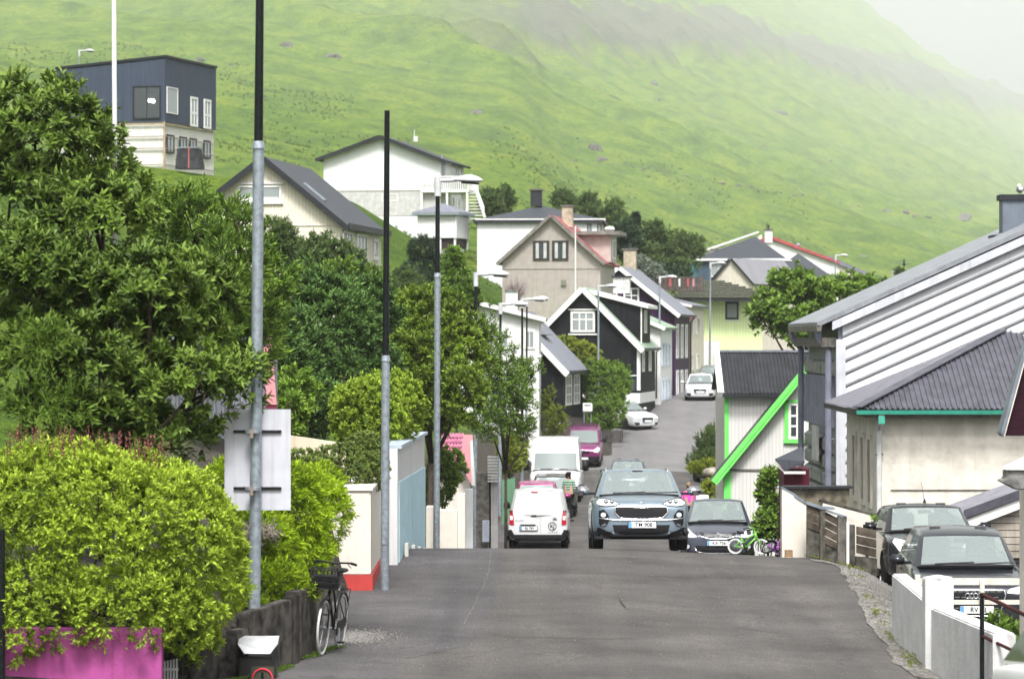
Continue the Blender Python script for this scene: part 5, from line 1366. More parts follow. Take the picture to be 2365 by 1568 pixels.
def plant(name, label, cat, lobes, n, k, twig, length, width, mat, base=None, group=None, curved=False, shell=.22, spread=.9, upb=.5, jit=.35, stems=5, stem_r=.03, lump=.14, trunk=True, part='crown', patch=1.2, bias=0.0, clump=9, under=0.0):
    """lobes in world space; crown of leaf sprigs over a branching trunk"""
    c0 = np.mean([l[0] for l in lobes], 0)
    lo = min(l[0][2] - l[1][2] for l in lobes)
    if base is None:
        base = (float(c0[0]), float(c0[1]), min(gz(c0[0], c0[1]), lo + .3))
    root = thing(name, label, cat, base, 0, group)
    b = np.array(base)
    lob = [((np.array(l[0]) - b), np.array(l[1])) for l in lobes]
    P, Nn = lobe_points(lob, n, shell, lump=lump)
    if under:                                   # shaded undersides of each bough carry fewer leaves
        keep = ~((Nn[:, 2] < -.15) & (RNG.random(len(P)) < under))
        P, Nn = P[keep], Nn[keep]
    if clump:
        M = max(6, int(len(P) / clump)); cen = P[RNG.choice(len(P), M, replace=False)]
        near = np.concatenate([np.argmin(((P[a:a + 800, None] - cen[None]) ** 2).sum(-1), 1) for a in range(0, len(P), 800)])
        rs = np.mean([l[1] for l in lob])
        P = P + (cen[near] - P) * .5 + Nn * (RNG.normal(size=M)[near] * .07 * rs)[:, None]
    pos, dr, nm, L, Wd = sprigs(P, Nn, k, twig, length, width, spread, upb, jit)
    t = np.tile(vnoise(P[:, 0] * patch + 7, P[:, 2] * patch + P[:, 1] * patch) , k)
    young_highlight = np.repeat(np.arange(k) / (k - 1.0), len(P))          # tip leaves are paler: new growth, plus highlights put into the tint
    tint = np.clip(.42 * t + .40 * RNG.random(len(pos)) + .42 * (young_highlight - .32) + bias, 0, 1)
    leaf_mesh(part, pos, dr, nm, L, Wd, tint, mat, root, curved)
    if trunk:
        m = MB()
        lowz = min(l[0][2] - l[1][2] for l in lob); cen = np.mean([l[0] for l in lob], 0)
        fork = np.array([cen[0] * .35, cen[1] * .35, max(lowz * .75, .1)])
        tall = fork[2] > .6
        if tall: m.path([(0, 0, -.3), tuple(fork * .5 + RNG.normal(size=3) * .04), tuple(fork)], [stem_r * 1.7, stem_r * 1.4, stem_r * 1.2], 9)
        for i in range(stems):
            l = lob[i % len(lob)]
            e = l[0] + unit(RNG.normal(size=3)) * l[1] * .55; e[2] = max(e[2], l[0][2] - .3 * l[1][2])
            s0 = fork if tall else np.array([RNG.normal() * .06, RNG.normal() * .06, -.2])
            mid = s0 * .45 + e * .55 + RNG.normal(size=3) * .10
            m.path([tuple(s0), tuple(mid), tuple(e)], [stem_r, stem_r * .7, stem_r * .25], 7)
            for q in range(3):
                e2 = l[0] + unit(RNG.normal(size=3)) * l[1] * .9
                m.path([tuple(mid * .5 + e * .5), tuple((e + e2) / 2 + RNG.normal(size=3) * .05), tuple(e2)], [stem_r * .45, stem_r * .3, stem_r * .1], 5)
        m.build('trunk', BARK, root, smooth='all', recalc=False)
    return root
def LB(x, y, d, rx, rz, ry=None, dy=0.0):
    """lobe from pixel centre and pixel radii"""
    p = PX(x, y, d); s = S(d)
    return ((p.x, p.y + dy, p.z), (rx / s, (ry if ry is not None else min(rx, rz) / s * 1.0), rz / s))

L_WILLOW = leaf('willow leaf', (.010, .028, .006), (.21, .32, .05), .2)
L_HEDGE = leaf('bright hedge leaf', (.045, .092, .007), (.43, .57, .055), .26)
L_GOLD = leaf('golden hedge leaf', (.07, .125, .007), (.42, .60, .025), .26)
L_DARK = leaf('dark tree leaf', (.012, .032, .008), (.20, .33, .045), .2)
L_MID = leaf('mid green leaf', (.04, .085, .014), (.24, .38, .05), .3)
L_BOX = leaf('box bush leaf', (.04, .065, .015), (.22, .30, .07), .22)
L_CLIP = leaf('clipped hedge leaf', (.07, .12, .014), (.38, .52, .06), .3)
L_FAR = leaf('far foliage', (.035, .065, .02), (.14, .21, .06), .25)
L_CON = leaf('conifer needle', (.010, .022, .012), (.04, .075, .035), .15)
L_YEL = leaf('yellow green leaf', (.10, .14, .015), (.42, .48, .06), .3)
L_RED = leaf('russet flower spike', (.10, .03, .03), (.34, .14, .12), .3)
L_GREY = leaf('bare twig', (.10, .085, .075), (.28, .25, .22), .1)
L_PINK = leaf('pink bud', (.25, .03, .05), (.6, .16, .18), .3)

# the big leafy willow
lob = [LB(90, 320, 41, 150, 130), LB(215, 510, 40.5, 165, 105), LB(60, 640, 39.8, 150, 110), LB(300, 690, 40, 170, 100), LB(130, 840, 39.6, 180, 95), LB(400, 900, 40, 150, 90), LB(30, 440, 41, 120, 130), LB(190, 400, 41.2, 115, 85), LB(200, 960, 39.8, 190, 70), LB(120, 720, 40.8, 160, 120), LB(370, 800, 41, 150, 90),
       LB(450, 700, 41.2, 95, 100), LB(330, 1010, 40.5, 190, 60), LB(545, 880, 40.3, 60, 70), LB(215, 330, 42, 60, 50)]
willow = plant('leafy_willow', 'big dark green willow with long pale edged leaves above the bright hedge', 'tree', lob, 9200, 8, .13, .108, .037, L_WILLOW, base=(-5.0, 41.0, gz(-5.0, 41.0)), curved=True, shell=.2, spread=1.1, upb=.55, stems=16, stem_r=.05, lump=.14, bias=-.03, clump=7, under=.8)
# pale needle-like sprays on it
P, Nn = lobe_points([(np.array(LB(90, 790, 39.0, 90, 40)[0]) - np.array(willow.location), np.array(LB(90, 790, 39, 90, 40)[1])), (np.array(LB(110, 930, 38.9, 110, 55)[0]) - np.array(willow.location), np.array(LB(110, 930, 39, 110, 55)[1]))], 130, .5)
a_ = sprigs(P, Nn, 12, .2, .09, .012, .8, .3)
leaf_mesh('needle_sprays', a_[0], a_[1], a_[2], a_[3], a_[4], np.clip(RNG.random(len(a_[0])) * .6 + .2, 0, 1), L_MID, willow)
# russet spikes along the top of the bright hedge
P = np.stack([RNG.uniform(XP(5, 37.5), XP(400, 38), 150), RNG.uniform(37.3, 38.6, 150), np.zeros(150)], 1)
P[:, 2] = ZP(1045, 38) + RNG.uniform(-.14, .16, 150) - .10 * (P[:, 0] + 5)
hb = (XP(150, 38), 38.2, gz(XP(150, 38), 38))
spk = sprigs(P - np.array(hb), np.tile([0, 0, 1.0], (150, 1)), 9, .14, .035, .018, .7, .8, .15)
lob = [LB(60, 1230, 37.6, 170, 190), LB(240, 1230, 37.5, 180, 185), LB(400, 1250, 37.9, 140, 165), LB(90, 1400, 37.1, 150, 110), LB(280, 1390, 37.2, 160, 110), LB(470, 1330, 38.3, 95, 130), LB(150, 1120, 38.2, 180, 90), LB(340, 1140, 38.4, 120, 90), LB(420, 1430, 37.7, 90, 70), LB(20, 1470, 36.9, 70, 60), LB(440, 1480, 38.4, 60, 50)]
hedge = plant('bright_hedge', 'wide bright yellow green hedge hanging over the magenta wall', 'hedge', lob, 20000, 6, .08, .053, .023, L_HEDGE, base=hb, shell=.13, spread=1.0, upb=.3, jit=.5, stems=10, stem_r=.02, lump=.07, part='foliage', patch=2.2, curved=False, bias=.10, under=.55, clump=7)
leaf_mesh('flower_spikes', *spk, np.clip(RNG.random(len(spk[0])), 0, 1), L_RED, hedge)
# golden hedge
lob = [LB(630, 1190, 44.5, 120, 120), LB(725, 1185, 45.6, 72, 95), LB(670, 1290, 44.4, 85, 85), LB(590, 1290, 43.4, 95, 105), LB(530, 1130, 44, 60, 60), LB(520, 1420, 41.4, 90, 60), LB(630, 1370, 42.4, 80, 60), LB(745, 1125, 46.2, 42, 45)]
gh = plant('golden_hedge', 'golden green feathery hedge bulging over the dark concrete wall', 'hedge', lob, 10500, 6, .12, .07, .018, L_GOLD, shell=.14, spread=.75, upb=-.05, jit=.3, stems=8, stem_r=.02, lump=.07, part='foliage', patch=2.0, bias=.08, under=.5, clump=7, base=(-3.0, 44.6, gz(-3.0, 44.6)))
P, Nn = lobe_points([(np.array(LB(590, 1230, 42.6, 60, 22)[0]) - np.array(gh.location), np.array(LB(590, 1230, 42.6, 60, 22)[1]) + np.array([0, .1, 0]))], 260, .3)
m = MB()
for p_, n_ in zip(P, Nn):
    q = p_ + (unit(RNG.normal(size=3)) + np.array([0, -.4, .2])) * .13
    m.path([tuple(p_ - np.array([0, -.2, .1])), tuple(p_), tuple(q)], [.004, .004, .002], 4)
m.build('dead_twigs', paint('bleached twig', (.34, .30, .25), bump=0), gh, recalc=False)
# twiggy tree behind the pole
lob = [LB(430, 520, 56, 80, 90), LB(540, 620, 55, 90, 130), LB(480, 700, 54, 90, 110), LB(590, 760, 56, 60, 110), LB(620, 660, 58, 60, 90), LB(530, 500, 57, 50, 40)]
plant('twiggy_willow', 'loose twiggy willow behind the tall galvanised pole', 'tree', lob, 3000, 6, .18, .12, .036, L_MID, shell=.35, stems=26, stem_r=.022, lump=.15, bias=-.1, spread=.8, upb=.7)
# dark trees in the middle
lob = [LB(760, 760, 70, 110, 110), LB(690, 850, 68, 90, 110), LB(830, 720, 72, 90, 80), LB(800, 860, 70, 120, 110), LB(690, 700, 70, 80, 80), LB(720, 940, 67, 80, 70), LB(640, 820, 66, 60, 120)]
plant('broad_dark_tree', 'broad dark green tree between the pole and the bare pole', 'tree', lob, 10500, 7, .14, .108, .039, leaf('bluish dark leaf', (.009, .028, .011), (.15, .27, .06), .18), shell=.2, stems=9, stem_r=.06, lump=.15, bias=.0, under=.5)
lob = [LB(665, 960, 63, 45, 80), LB(690, 900, 64, 45, 50)]
plant('light_leaf_shrub', 'fresh green broad leaved shrub beside the blank sign board', 'shrub', lob, 620, 6, .12, .10, .05, L_MID, shell=.3, stems=5, bias=.2)
lob = [LB(980, 760, 82, 90, 95), LB(1050, 820, 81, 75, 100), LB(960, 870, 81, 80, 110), LB(1070, 910, 80, 50, 70), LB(920, 740, 83, 50, 60), LB(1000, 950, 81.5, 60, 45)]
plant('round_dark_tree', 'rounded dense green tree behind the lamp with the long arm', 'tree', lob, 9200, 7, .14, .105, .043, leaf('warm green leaf', (.018, .04, .008), (.26, .38, .045), .22), shell=.2, stems=8, stem_r=.06, lump=.14, bias=.03, under=.4)
lob = [LB(1150, 860, 92, 60, 80), LB(1185, 930, 93, 55, 70), LB(1130, 960, 90, 50, 60), LB(1215, 860, 95, 32, 45), LB(1120, 780, 94, 40, 60), LB(1205, 990, 95, 38, 30)]
plant('airy_tree', 'airy twiggy tree leaning over the pavement before the mossy white house', 'tree', lob, 2500, 6, .16, .095, .038, L_DARK, shell=.45, stems=8, stem_r=.03, lump=.2, bias=-.02, clump=5)
# clipped hedge and box bush
lob = [LB(850, 960, 62, 80, 85), LB(920, 940, 63, 62, 75), LB(880, 910, 63.5, 60, 42), LB(800, 950, 62.5, 35, 60)]
plant('clipped_hedge', 'fresh green clipped hedge spilling over the white and blue wall', 'hedge', lob, 6200, 6, .07, .06, .03, L_CLIP, shell=.1, lump=.05, part='foliage', stems=5, stem_r=.025, bias=.12, patch=2)
lob = [LB(790, 1080, 54.2, 75, 55), LB(840, 1050, 54.4, 50, 48), LB(730, 1100, 53.8, 60, 45), LB(870, 1090, 54.5, 26, 40), LB(700, 1060, 54.5, 30, 25)]
plant('box_bush', 'low rounded olive green box bush on top of the cream wall', 'bush', lob, 6200, 6, .05, .034, .019, L_BOX, shell=.08, lump=.05, part='foliage', stems=5, stem_r=.02, bias=.1, patch=3)
lob = [LB(1020, 1100, 84, 32, 65), LB(1045, 1080, 85, 28, 40), LB(995, 1140, 83, 18, 45)]
plant('garden_bush', 'dense round bush in front of the rose tiled shed', 'bush', lob, 2200, 6, .09, .065, .034, L_DARK, shell=.15, lump=.1, part='foliage', stems=4, bias=.1)
lob = [LB(1175, 1060, 124, 26, 40), LB(1195, 1040, 126, 24, 40), LB(1165, 1010, 122, 24, 30)]
plant('yellow_bush', 'yellow green bush behind the green board fence', 'bush', lob, 1400, 6, .12, .09, .045, L_YEL, shell=.25, lump=.15, part='foliage', stems=4, bias=-.15)
# trees around the ivory house
lob = [LB(740, 590, 118, 70, 40), LB(800, 610, 118, 45, 35), LB(690, 600, 116, 40, 40), LB(640, 560, 112, 40, 50)]
plant('feathery_tree', 'feathery dark tree standing before the ivory house', 'tree', lob, 2400, 6, .2, .17, .05, L_FAR, shell=.35, lump=.18, stems=8, bias=.1)
lob = [LB(800, 650, 105, 80, 50), LB(720, 660, 104, 60, 45), LB(860, 670, 106, 40, 45)]
plant('olive_shrub', 'olive green shrub under the windows of the ivory house', 'shrub', lob, 2200, 6, .15, .12, .05, L_MID, shell=.3, lump=.15, stems=6, bias=-.1)
lob = [LB(975, 580, 150, 30, 32), LB(980, 620, 150, 36, 40), LB(950, 650, 148, 34, 35)]
plant('dark_round_conifer', 'dark rounded conifer on the slope beside the bare pole', 'tree', lob, 2600, 6, .16, .12, .03, L_CON, shell=.2, lump=.15, stems=4, bias=.2)
lob = [LB(1048, 610, 128, 20, 40), LB(1050, 650, 128, 34, 45), LB(1075, 690, 126, 34, 45), LB(1030, 690, 126, 34, 45)]
plant('pointed_tree', 'pointed leafy tree beside the lamp with the long arm', 'tree', lob, 2400, 6, .16, .14, .06, L_MID, shell=.3, lump=.15, stems=6, bias=-.15)
lob = [LB(930, 660, 135, 50, 45), LB(900, 690, 130, 40, 40)]
plant('grey_scrub', 'grey green scrub behind the bare pole', 'shrub', lob, 1300, 6, .16, .12, .04, L_FAR, shell=.4, lump=.2, stems=8)
# bare pink bush in front of the grey gable
b = thing('bare_bush', 'bare twiggy pinkish bush against the warm grey gable wall', 'bush', PX(1192, 700, 172))
m = MB()
for i in range(60):
    an = RNG.uniform(0, 6.28); r_ = RNG.uniform(.3, .75); hh = RNG.uniform(.7, 1.5)
    e = np.array([r_ * math.cos(an), r_ * math.sin(an), hh])
    mid = e * .5 + RNG.normal(size=3) * .07
    m.path([(0, 0, -.6), tuple(mid), tuple(e)], [.015, .01, .006], 4)
    for q in range(3): m.path([tuple(mid), tuple(e * .8 + RNG.normal(size=3) * .2)], [.009, .005], 4)
m.build('twigs', paint('pinkish twig', (.22, .17, .17), bump=0), b, recalc=False)
# hedges by the black houses
lob = [LB(1305, 800, 175, 26, 22), LB(1340, 815, 175, 34, 26), LB(1370, 845, 175, 30, 34)]
plant('yellow_climber_hedge', 'yellow green leafy hedge climbing between the two black houses', 'hedge', lob, 1800, 6, .16, .12, .06, L_YEL, shell=.25, lump=.12, part='foliage', stems=4, bias=-.1)
lob = [LB(1395, 900, 172, 55, 60), LB(1425, 880, 173, 32, 45), LB(1370, 870, 172, 32, 35), LB(1400, 950, 170, 45, 35)]
plant('round_street_bush', 'large round green bush under the black gable wall', 'bush', lob, 3800, 6, .14, .11, .055, L_MID, shell=.2, lump=.1, part='foliage', stems=5, bias=-.05)
lob = [LB(1265, 950, 160, 18, 60), LB(1285, 975, 158, 22, 40)]
plant('wall_shrub', 'small yellowish shrub at the foot of the small black cottage', 'shrub', lob, 800, 6, .14, .1, .05, L_YEL, shell=.35, lump=.2, stems=4, bias=-.35)
lob = [LB(1368, 985, 165, 14, 18)]
plant('gate_shrub', 'small fresh shrub beside the white post box', 'shrub', lob, 240, 6, .12, .1, .05, L_MID, shell=.35, lump=.2, stems=3)
# other side of the street
lob = [LB(1635, 1040, 141, 32, 48), LB(1650, 1010, 142, 22, 26), LB(1620, 1070, 139, 28, 26), LB(1655, 1070, 139, 25, 30)]
plant('roadside_scrub', 'rough olive scrub with upright shoots at the side street corner', 'shrub', lob, 2000, 6, .22, .11, .035, L_FAR, shell=.4, lump=.2, stems=16, stem_r=.025, upb=1.2, spread=.6)
lob = [LB(1625, 1085, 136, 36, 14, .5), LB(1650, 1082, 135, 26, 13, .5)]
plant('verge_weeds', 'bright yellow green weeds at the foot of the rough scrub', 'weeds', lob, 900, 6, .2, .14, .03, L_YEL, shell=.4, lump=.2, stems=3, upb=1.4, spread=.5, bias=-.1, part='foliage')
lob = [LB(1652, 1118, 108, 20, 14), LB(1640, 1125, 107, 14, 12)]
plant('corner_shrub', 'small bright shrub by the white road box', 'shrub', lob, 420, 6, .12, .09, .045, L_YEL, shell=.3, lump=.2, stems=3)
lob = [LB(1778, 1105, 82, 16, 22), LB(1770, 1140, 82, 18, 28), LB(1785, 1175, 82, 24, 34), LB(1765, 1215, 81.5, 22, 34), LB(1790, 1215, 82, 14, 30)]
plant('climbing_bush', 'dark leafy bush climbing the white wall under the green barge board', 'bush', lob, 1200, 6, .14, .10, .055, L_DARK, shell=.4, lump=.2, stems=10, stem_r=.02, bias=.12)
lob = [LB(2038, 1212, 63.6, 16, 20), LB(2060, 1205, 63.6, 14, 18)]
plant('wall_fern', 'pale green sprouting weeds on top of the sloping capped wall', 'weeds', lob, 90, 6, .12, .08, .035, L_MID, shell=.4, stems=6, stem_r=.008, lump=.2, part='foliage', upb=1.0)
lob = [LB(2300, 1470, 44.0, 60, 40), LB(2340, 1520, 43, 50, 45)]
plant('fence_weeds', 'green weeds behind the rusty hand rail', 'weeds', lob, 420, 6, .12, .085, .035, L_MID, shell=.4, stems=8, stem_r=.008, lump=.2, part='foliage', upb=.8, bias=-.1)
# sycamore behind the green trim house
lob = [LB(1830, 690, 132, 90, 55), LB(1900, 680, 134, 80, 40), LB(1960, 670, 136, 70, 30), LB(1780, 740, 131, 50, 45), LB(1850, 760, 131, 80, 45), LB(1830, 650, 133, 60, 28), LB(1900, 740, 133, 70, 40), LB(2010, 660, 137, 40, 18)]
plant('sycamore', 'spreading dark sycamore behind the charcoal corrugated roof', 'tree', lob, 4000, 6, .2, .2, .12, L_MID, shell=.4, stems=14, stem_r=.07, lump=.22, upb=.7, spread=1.2, bias=-.12, under=.8)
lob = [LB(2078, 632, 258, 12, 12)]
plant('little_round_bush', 'little round grey bush beyond the warehouse roof', 'bush', lob, 160, 6, .2, .16, .08, L_FAR, shell=.3, stems=3, trunk=True)
# far trees on the hill foot
def far_tree(label, lobs, n, mat, name='hill_tree', L=.26, Wd=.09, bias=0.0):
    plant(name, label, 'tree', lobs, n, 6, .3, L, Wd, mat, shell=.5, lump=.25, stems=5, stem_r=.06, bias=bias, clump=6, group='trees at the foot of the hill')
far_tree('soft green scrub tree beside the outside stair', [LB(1130, 470, 236, 24, 28), LB(1165, 465, 238, 22, 30)], 900, L_FAR)
far_tree('dark round tree behind the square dark chimney', [LB(1300, 462, 245, 24, 22), LB(1310, 480, 244, 20, 20)], 700, L_FAR, bias=-.1)
far_tree('dark egg shaped tree above the dusty red roof', [LB(1358, 475, 245, 22, 24), LB(1365, 500, 243, 22, 24)], 800, L_FAR, bias=-.1)
far_tree('tall soft green tree between the egg shaped tree and the pointed spruce', [LB(1415, 500, 240, 26, 34), LB(1430, 540, 238, 30, 40)], 1100, L_FAR)
far_tree('loose mid green tree spreading beside the pointed spruce', [LB(1510, 560, 232, 40, 50), LB(1490, 600, 230, 45, 40)], 1600, L_FAR, bias=-.05)
far_tree('bushy grey green tree next to the slate blue house', [LB(1570, 580, 236, 40, 40), LB(1600, 570, 238, 26, 26), LB(1560, 620, 234, 40, 30)], 1500, L_FAR, bias=.05)
far_tree('pale silvery shrub above the purple roof', [LB(1475, 620, 210, 26, 20), LB(1505, 635, 210, 22, 16)], 700, leaf('silver leaf', (.10, .13, .10), (.28, .34, .26), .2), name='hill_shrub')
far_tree('dark spreading tree low behind the purple roof', [LB(1540, 640, 222, 50, 25), LB(1450, 560, 228, 30, 50)], 1200, L_CON, bias=.25)
# pointed spruces
def spruce(label, x, yb, yt, d, w, n):
    a, b = PX(x, yb, d), PX(x, yt, d)
    root = thing('spruce', label, 'tree', a, 0, 'trees at the foot of the hill')
    H = (b - a).z
    t = RNG.random(n) ** .7; an = RNG.random(n) * 6.28
    rr = (w / S(d)) * (1 - t) * (.65 + .45 * ((t * 9) % 1)) * RNG.uniform(.6, 1, n)
    P = np.stack([rr * np.cos(an), rr * np.sin(an), t * H], 1)
    Nn = np.stack([np.cos(an), np.sin(an), -.15 + 0 * an], 1)
    a_ = sprigs(P, Nn, 5, .2, .2, .05, .6, .0, .2)
    leaf_mesh('crown', *a_, np.clip(RNG.random(len(a_[0])), 0, 1), L_CON, root)
    MB().tube((0, 0, -.4), (0, 0, H), .09, .01, 7).build('trunk', BARK, root)
spruce('dark pointed spruce among the hill foot trees', 1468, 600, 490, 236, 34, 700)
spruce('shorter dark spruce beside the pointed one', 1440, 590, 530, 234, 26, 400)
# grass fringes, moss and weeds along the road edge
def tufts(name, pts, hgt, mat, n=6, label=None):
    P = np.array(pts, float); N = len(P)
    a_ = sprigs(P, np.tile([0, 0, 1.0], (N, 1)), n, .01, hgt, hgt * .10, .55, .6, .3)
    o = leaf_mesh(name, *a_, np.clip(RNG.random(len(a_[0])), 0, 1), mat, None)
    o['kind'] = 'stuff'; o['label'] = label; o['category'] = 'grass'
    return o
pts = []
for i in range(900):
    y_ = RNG.uniform(41, 62); x_ = xs(y_) + hwr(y_) + RNG.uniform(-.05, .5) * RNG.random()
    if fbm(np.array([x_ * 2.2]), np.array([y_ * 1.3]), 3)[0] > .56: pts.append((x_, y_, gz(x_, y_) + .03))
tufts('verge_grass', pts, .035, L_YEL, label='low mossy yellow green tufts along the gravel edge')
pts = []
for i in range(700):
    y_ = RNG.uniform(38.5, 43.6); x_ = np.interp(y_, [38, 39.5, 43, 43.5, 52.4], [-3.6, -2.95, -2.45, -2.3, -2.15]) + RNG.uniform(-.02, .16) * RNG.random()
    if fbm(np.array([x_ * 3]), np.array([y_ * 1.5]), 3)[0] > .5: pts.append((x_, y_, gz(x_, y_) + .01))
tufts('wall_foot_grass', pts, .035, L_MID, label='small weeds along the foot of the concrete wall')
pts = []
for i in range(9000):
    y_ = RNG.uniform(185, 262); x_ = RNG.uniform(-.155, .06) * y_
    if x_ < xs(y_) - 9: pts.append((x_, y_, 0))
pts = np.array(pts); pts[:, 2] = ground(pts[:, 0], pts[:, 1])
keep = fbm(pts[:, 0] / 7, pts[:, 1] / 9, 3) > .54
tufts('hill_grass', pts[keep], .16, leaf('meadow grass', (.06, .13, .02), (.26, .36, .06), .3), n=9, label='long meadow grass on the slope behind the white houses')

# ------------------------------------------------------------------ rocks on the hill
ROCK = paint('hill rock', (.15, .145, .125), rough=.95, var=.4, scale=1.2, bump=1.0, bscale=3)
def hit(x, y):
    """distance along the pixel's ray at which it meets the hill"""
    d = np.geomspace(200, 9000, 4800)
    zr = E - (y - CY) / F * d
    g_ = ground((x - CX) / F * d, d)
    k = np.argmax(g_ > zr)
    return float(d[k])
def rock(label, x, y, wpx, hpx, grp=None, seed=0):
    d = hit(x, y); p = PX(x, y, d); s = S(d)
    bm = bmesh.new(); bmesh.ops.create_icosphere(bm, subdivisions=3, radius=1)
    rg = np.random.default_rng(seed + int(x))
    pl = [(Vector(unit(rg.normal(size=3))), rg.uniform(.55, .9)) for _ in range(14)]
    for v in bm.verts:
        for n_, o_ in pl:
            e = v.co.dot(n_) - o_
            if e > 0: v.co -= n_ * e * .9
        v.co = Vector((v.co.x * wpx / s / 2, v.co.y * wpx / s / 2, v.co.z * hpx / s * .7))
    me = bpy.data.meshes.new('rock'); bm.to_mesh(me); bm.free(); me.materials.append(ROCK)
    o = put('rock', me); o.location = p - Vector((0, 0, hpx / s * .12)); o.rotation_euler = (0, 0, rg.uniform(0, 6))
    tag(o, label, 'rock', grp)
rock('big slanted grey boulder on the green slope', 1374, 345, 46, 30)
rock('flat grey rock just below the big slanted boulder', 1388, 368, 36, 12)
rock('grey boulder high on the slope above the navy box house', 662, 110, 36, 26)
rock('flat dark rock shelf beside the upper grey boulder', 770, 131, 50, 12)
rock('brown grey boulder above the white shallow gable', 1100, 262, 40, 18)
rock('pale rock behind the navy box house roof', 458, 141, 36, 16)
rock('faint grey rock under the cliffs', 1800, 262, 40, 16)
rock('faint rounded rock mid slope', 1510, 196, 26, 16)
rock('small grey rock beside the end of the red roof', 1992, 593, 26, 10)
rock('pale rock low on the slope near the chimney with the gull', 2230, 505, 44, 24)
rg_ = np.random.default_rng(4)
for i in range(34):
    x_ = 1310 + i * 25 + rg_.uniform(-9, 9)
    y_ = np.interp(x_, [1300, 1450, 1560, 1700, 1900, 2200], [368, 378, 402, 432, 462, 508]) + rg_.uniform(-5, 5)
    if rg_.random() < .85: rock('small grey stone of the tumbled wall line across the hill', x_, y_, rg_.uniform(8, 20), rg_.uniform(5, 10), 'stones of the tumbled wall line', i)
rg_ = np.random.default_rng(9)
for i in range(26):
    x_, y_ = rg_.uniform(520, 2280), rg_.uniform(60, 560)
    d = hit(x_, y_)
    if d < 255 or (x_ < 760 and y_ > 330) or y_ > np.interp(x_, [520, 1100, 1600, 2300], [330, 380, 480, 520]): continue
    rock('small pale stone scattered on the open grass slope', x_, y_, rg_.uniform(5, 13), rg_.uniform(4, 7), 'stones scattered on the slope', i + 50)
# rushes and coarse tufts over the slope
n_ = 26000
yy_ = np.exp(RNG.uniform(math.log(245), math.log(1500), n_)); xx_ = RNG.uniform(-.17, .17, n_) * yy_
ok_ = (xx_ < xs(np.minimum(yy_, 400)) + .35 * (yy_ - 250)) & (fbm(xx_ / (10 + yy_ * .02), yy_ / (26 + yy_ * .06), 3) > .53)
ok_ &= yy_ > 258 + 3.5 * np.maximum(xx_, 0)
xx_, yy_ = xx_[ok_][:7000], yy_[ok_][:7000]
P_ = np.stack([xx_, yy_, ground(xx_, yy_) - .05], 1)
a_ = sprigs(P_, np.tile([0, 0, 1.0], (len(P_), 1)), 7, .01, 1.0, .14, .75, .5, .3)
sc_ = np.tile(.28 + yy_ * .00055, 7)
o_ = leaf_mesh('slope_rushes', a_[0], a_[1], a_[2], a_[3] * sc_, a_[4] * sc_ * 1.6, np.clip(RNG.random(len(a_[0])) * .7 + .3 * np.tile(RNG.random(len(P_)), 7), 0, 1), leaf('rush tuft', (.075, .135, .022), (.20, .28, .04), .3), None)
o_['kind'] = 'stuff'; o_['label'] = 'coarse rush tufts growing over the misty hillside'; o_['category'] = 'grass'
# ------------------------------------------------------------------ vehicles
PLATE_W = paint('plate white', (.75, .76, .76), rough=.4, var=.03, streak=0, bump=0)
PLATE_B = paint('plate blue', (.10, .30, .55), rough=.4, var=.03, streak=0, bump=0)
INK = paint('black ink', (.01, .01, .012), rough=.5, var=.05, streak=0, bump=0)
LIGHTG = glossy('headlamp glass', (.62, .64, .66), rough=.08, spec=.9, coat=.6)
LIGHTD = glossy('headlamp dark bowl', (.10, .105, .11), rough=.15, metal=.6)
REDL = glossy('red lamp lens', (.42, .01, .03), rough=.12, coat=.5)
SEAT = paint('grey car seat', (.055, .055, .06), rough=.85)
def carpaint(name, col, rough=.32, metal=.35): return glossy(name, col, rough, metal, coat=.45, spec=.35)

def loft_body(L, W, st):
    """lower body from stations (f, width factor, top centre z, shoulder z, bottom z)"""
    vs, fs = [], []
    n = 0
    for f, wf, zt, zh, zb in st:
        y = f - L / 2; w = W / 2 * wf
        zm = zb + (zh - zb) * .55
        half = [(0, zb), (.55 * w, zb), (.9 * w, zb + .02), (.985 * w, zb + .12), (1.0 * w, zm), (.985 * w, zh - .09), (.945 * w, zh - .015), (.80 * w, zh + (zt - zh) * .55), (.45 * w, zt - .006), (0, zt)]
        ring = [(-x, z) for x, z in half[::-1]][:-1] + half if False else half + [(-x, z) for x, z in half[::-1]][1:-1]
        n = len(ring)
        vs += [(x, y, z) for x, z in ring]
    for i in range(len(st) - 1):
        for j in range(n): fs.append((i * n + j, i * n + (j + 1) % n, (i + 1) * n + (j + 1) % n, (i + 1) * n + j))
    def cap(o, flip):
        q = []
        h = n // 2
        for j in range(h):
            a, b = j, j + 1; c, d = (n - j - 1) % n, (n - j) % n
            ids = []
            for t in (a, b, c, d):
                if t not in ids: ids.append(t)
            ids = [o + t for t in ids]
            q.append(tuple(ids[::-1] if flip else ids))
        return q
    fs += cap(0, False) + cap((len(st) - 1) * n, True)
    bm = bmesh.new()
    bv = [bm.verts.new(v) for v in vs]
    for f in fs:
        try: bm.faces.new([bv[i] for i in f])
        except ValueError: pass
    bmesh.ops.recalc_face_normals(bm, faces=bm.faces)
    me = bpy.data.meshes.new('car_body'); bm.to_mesh(me); bm.free()
    return me
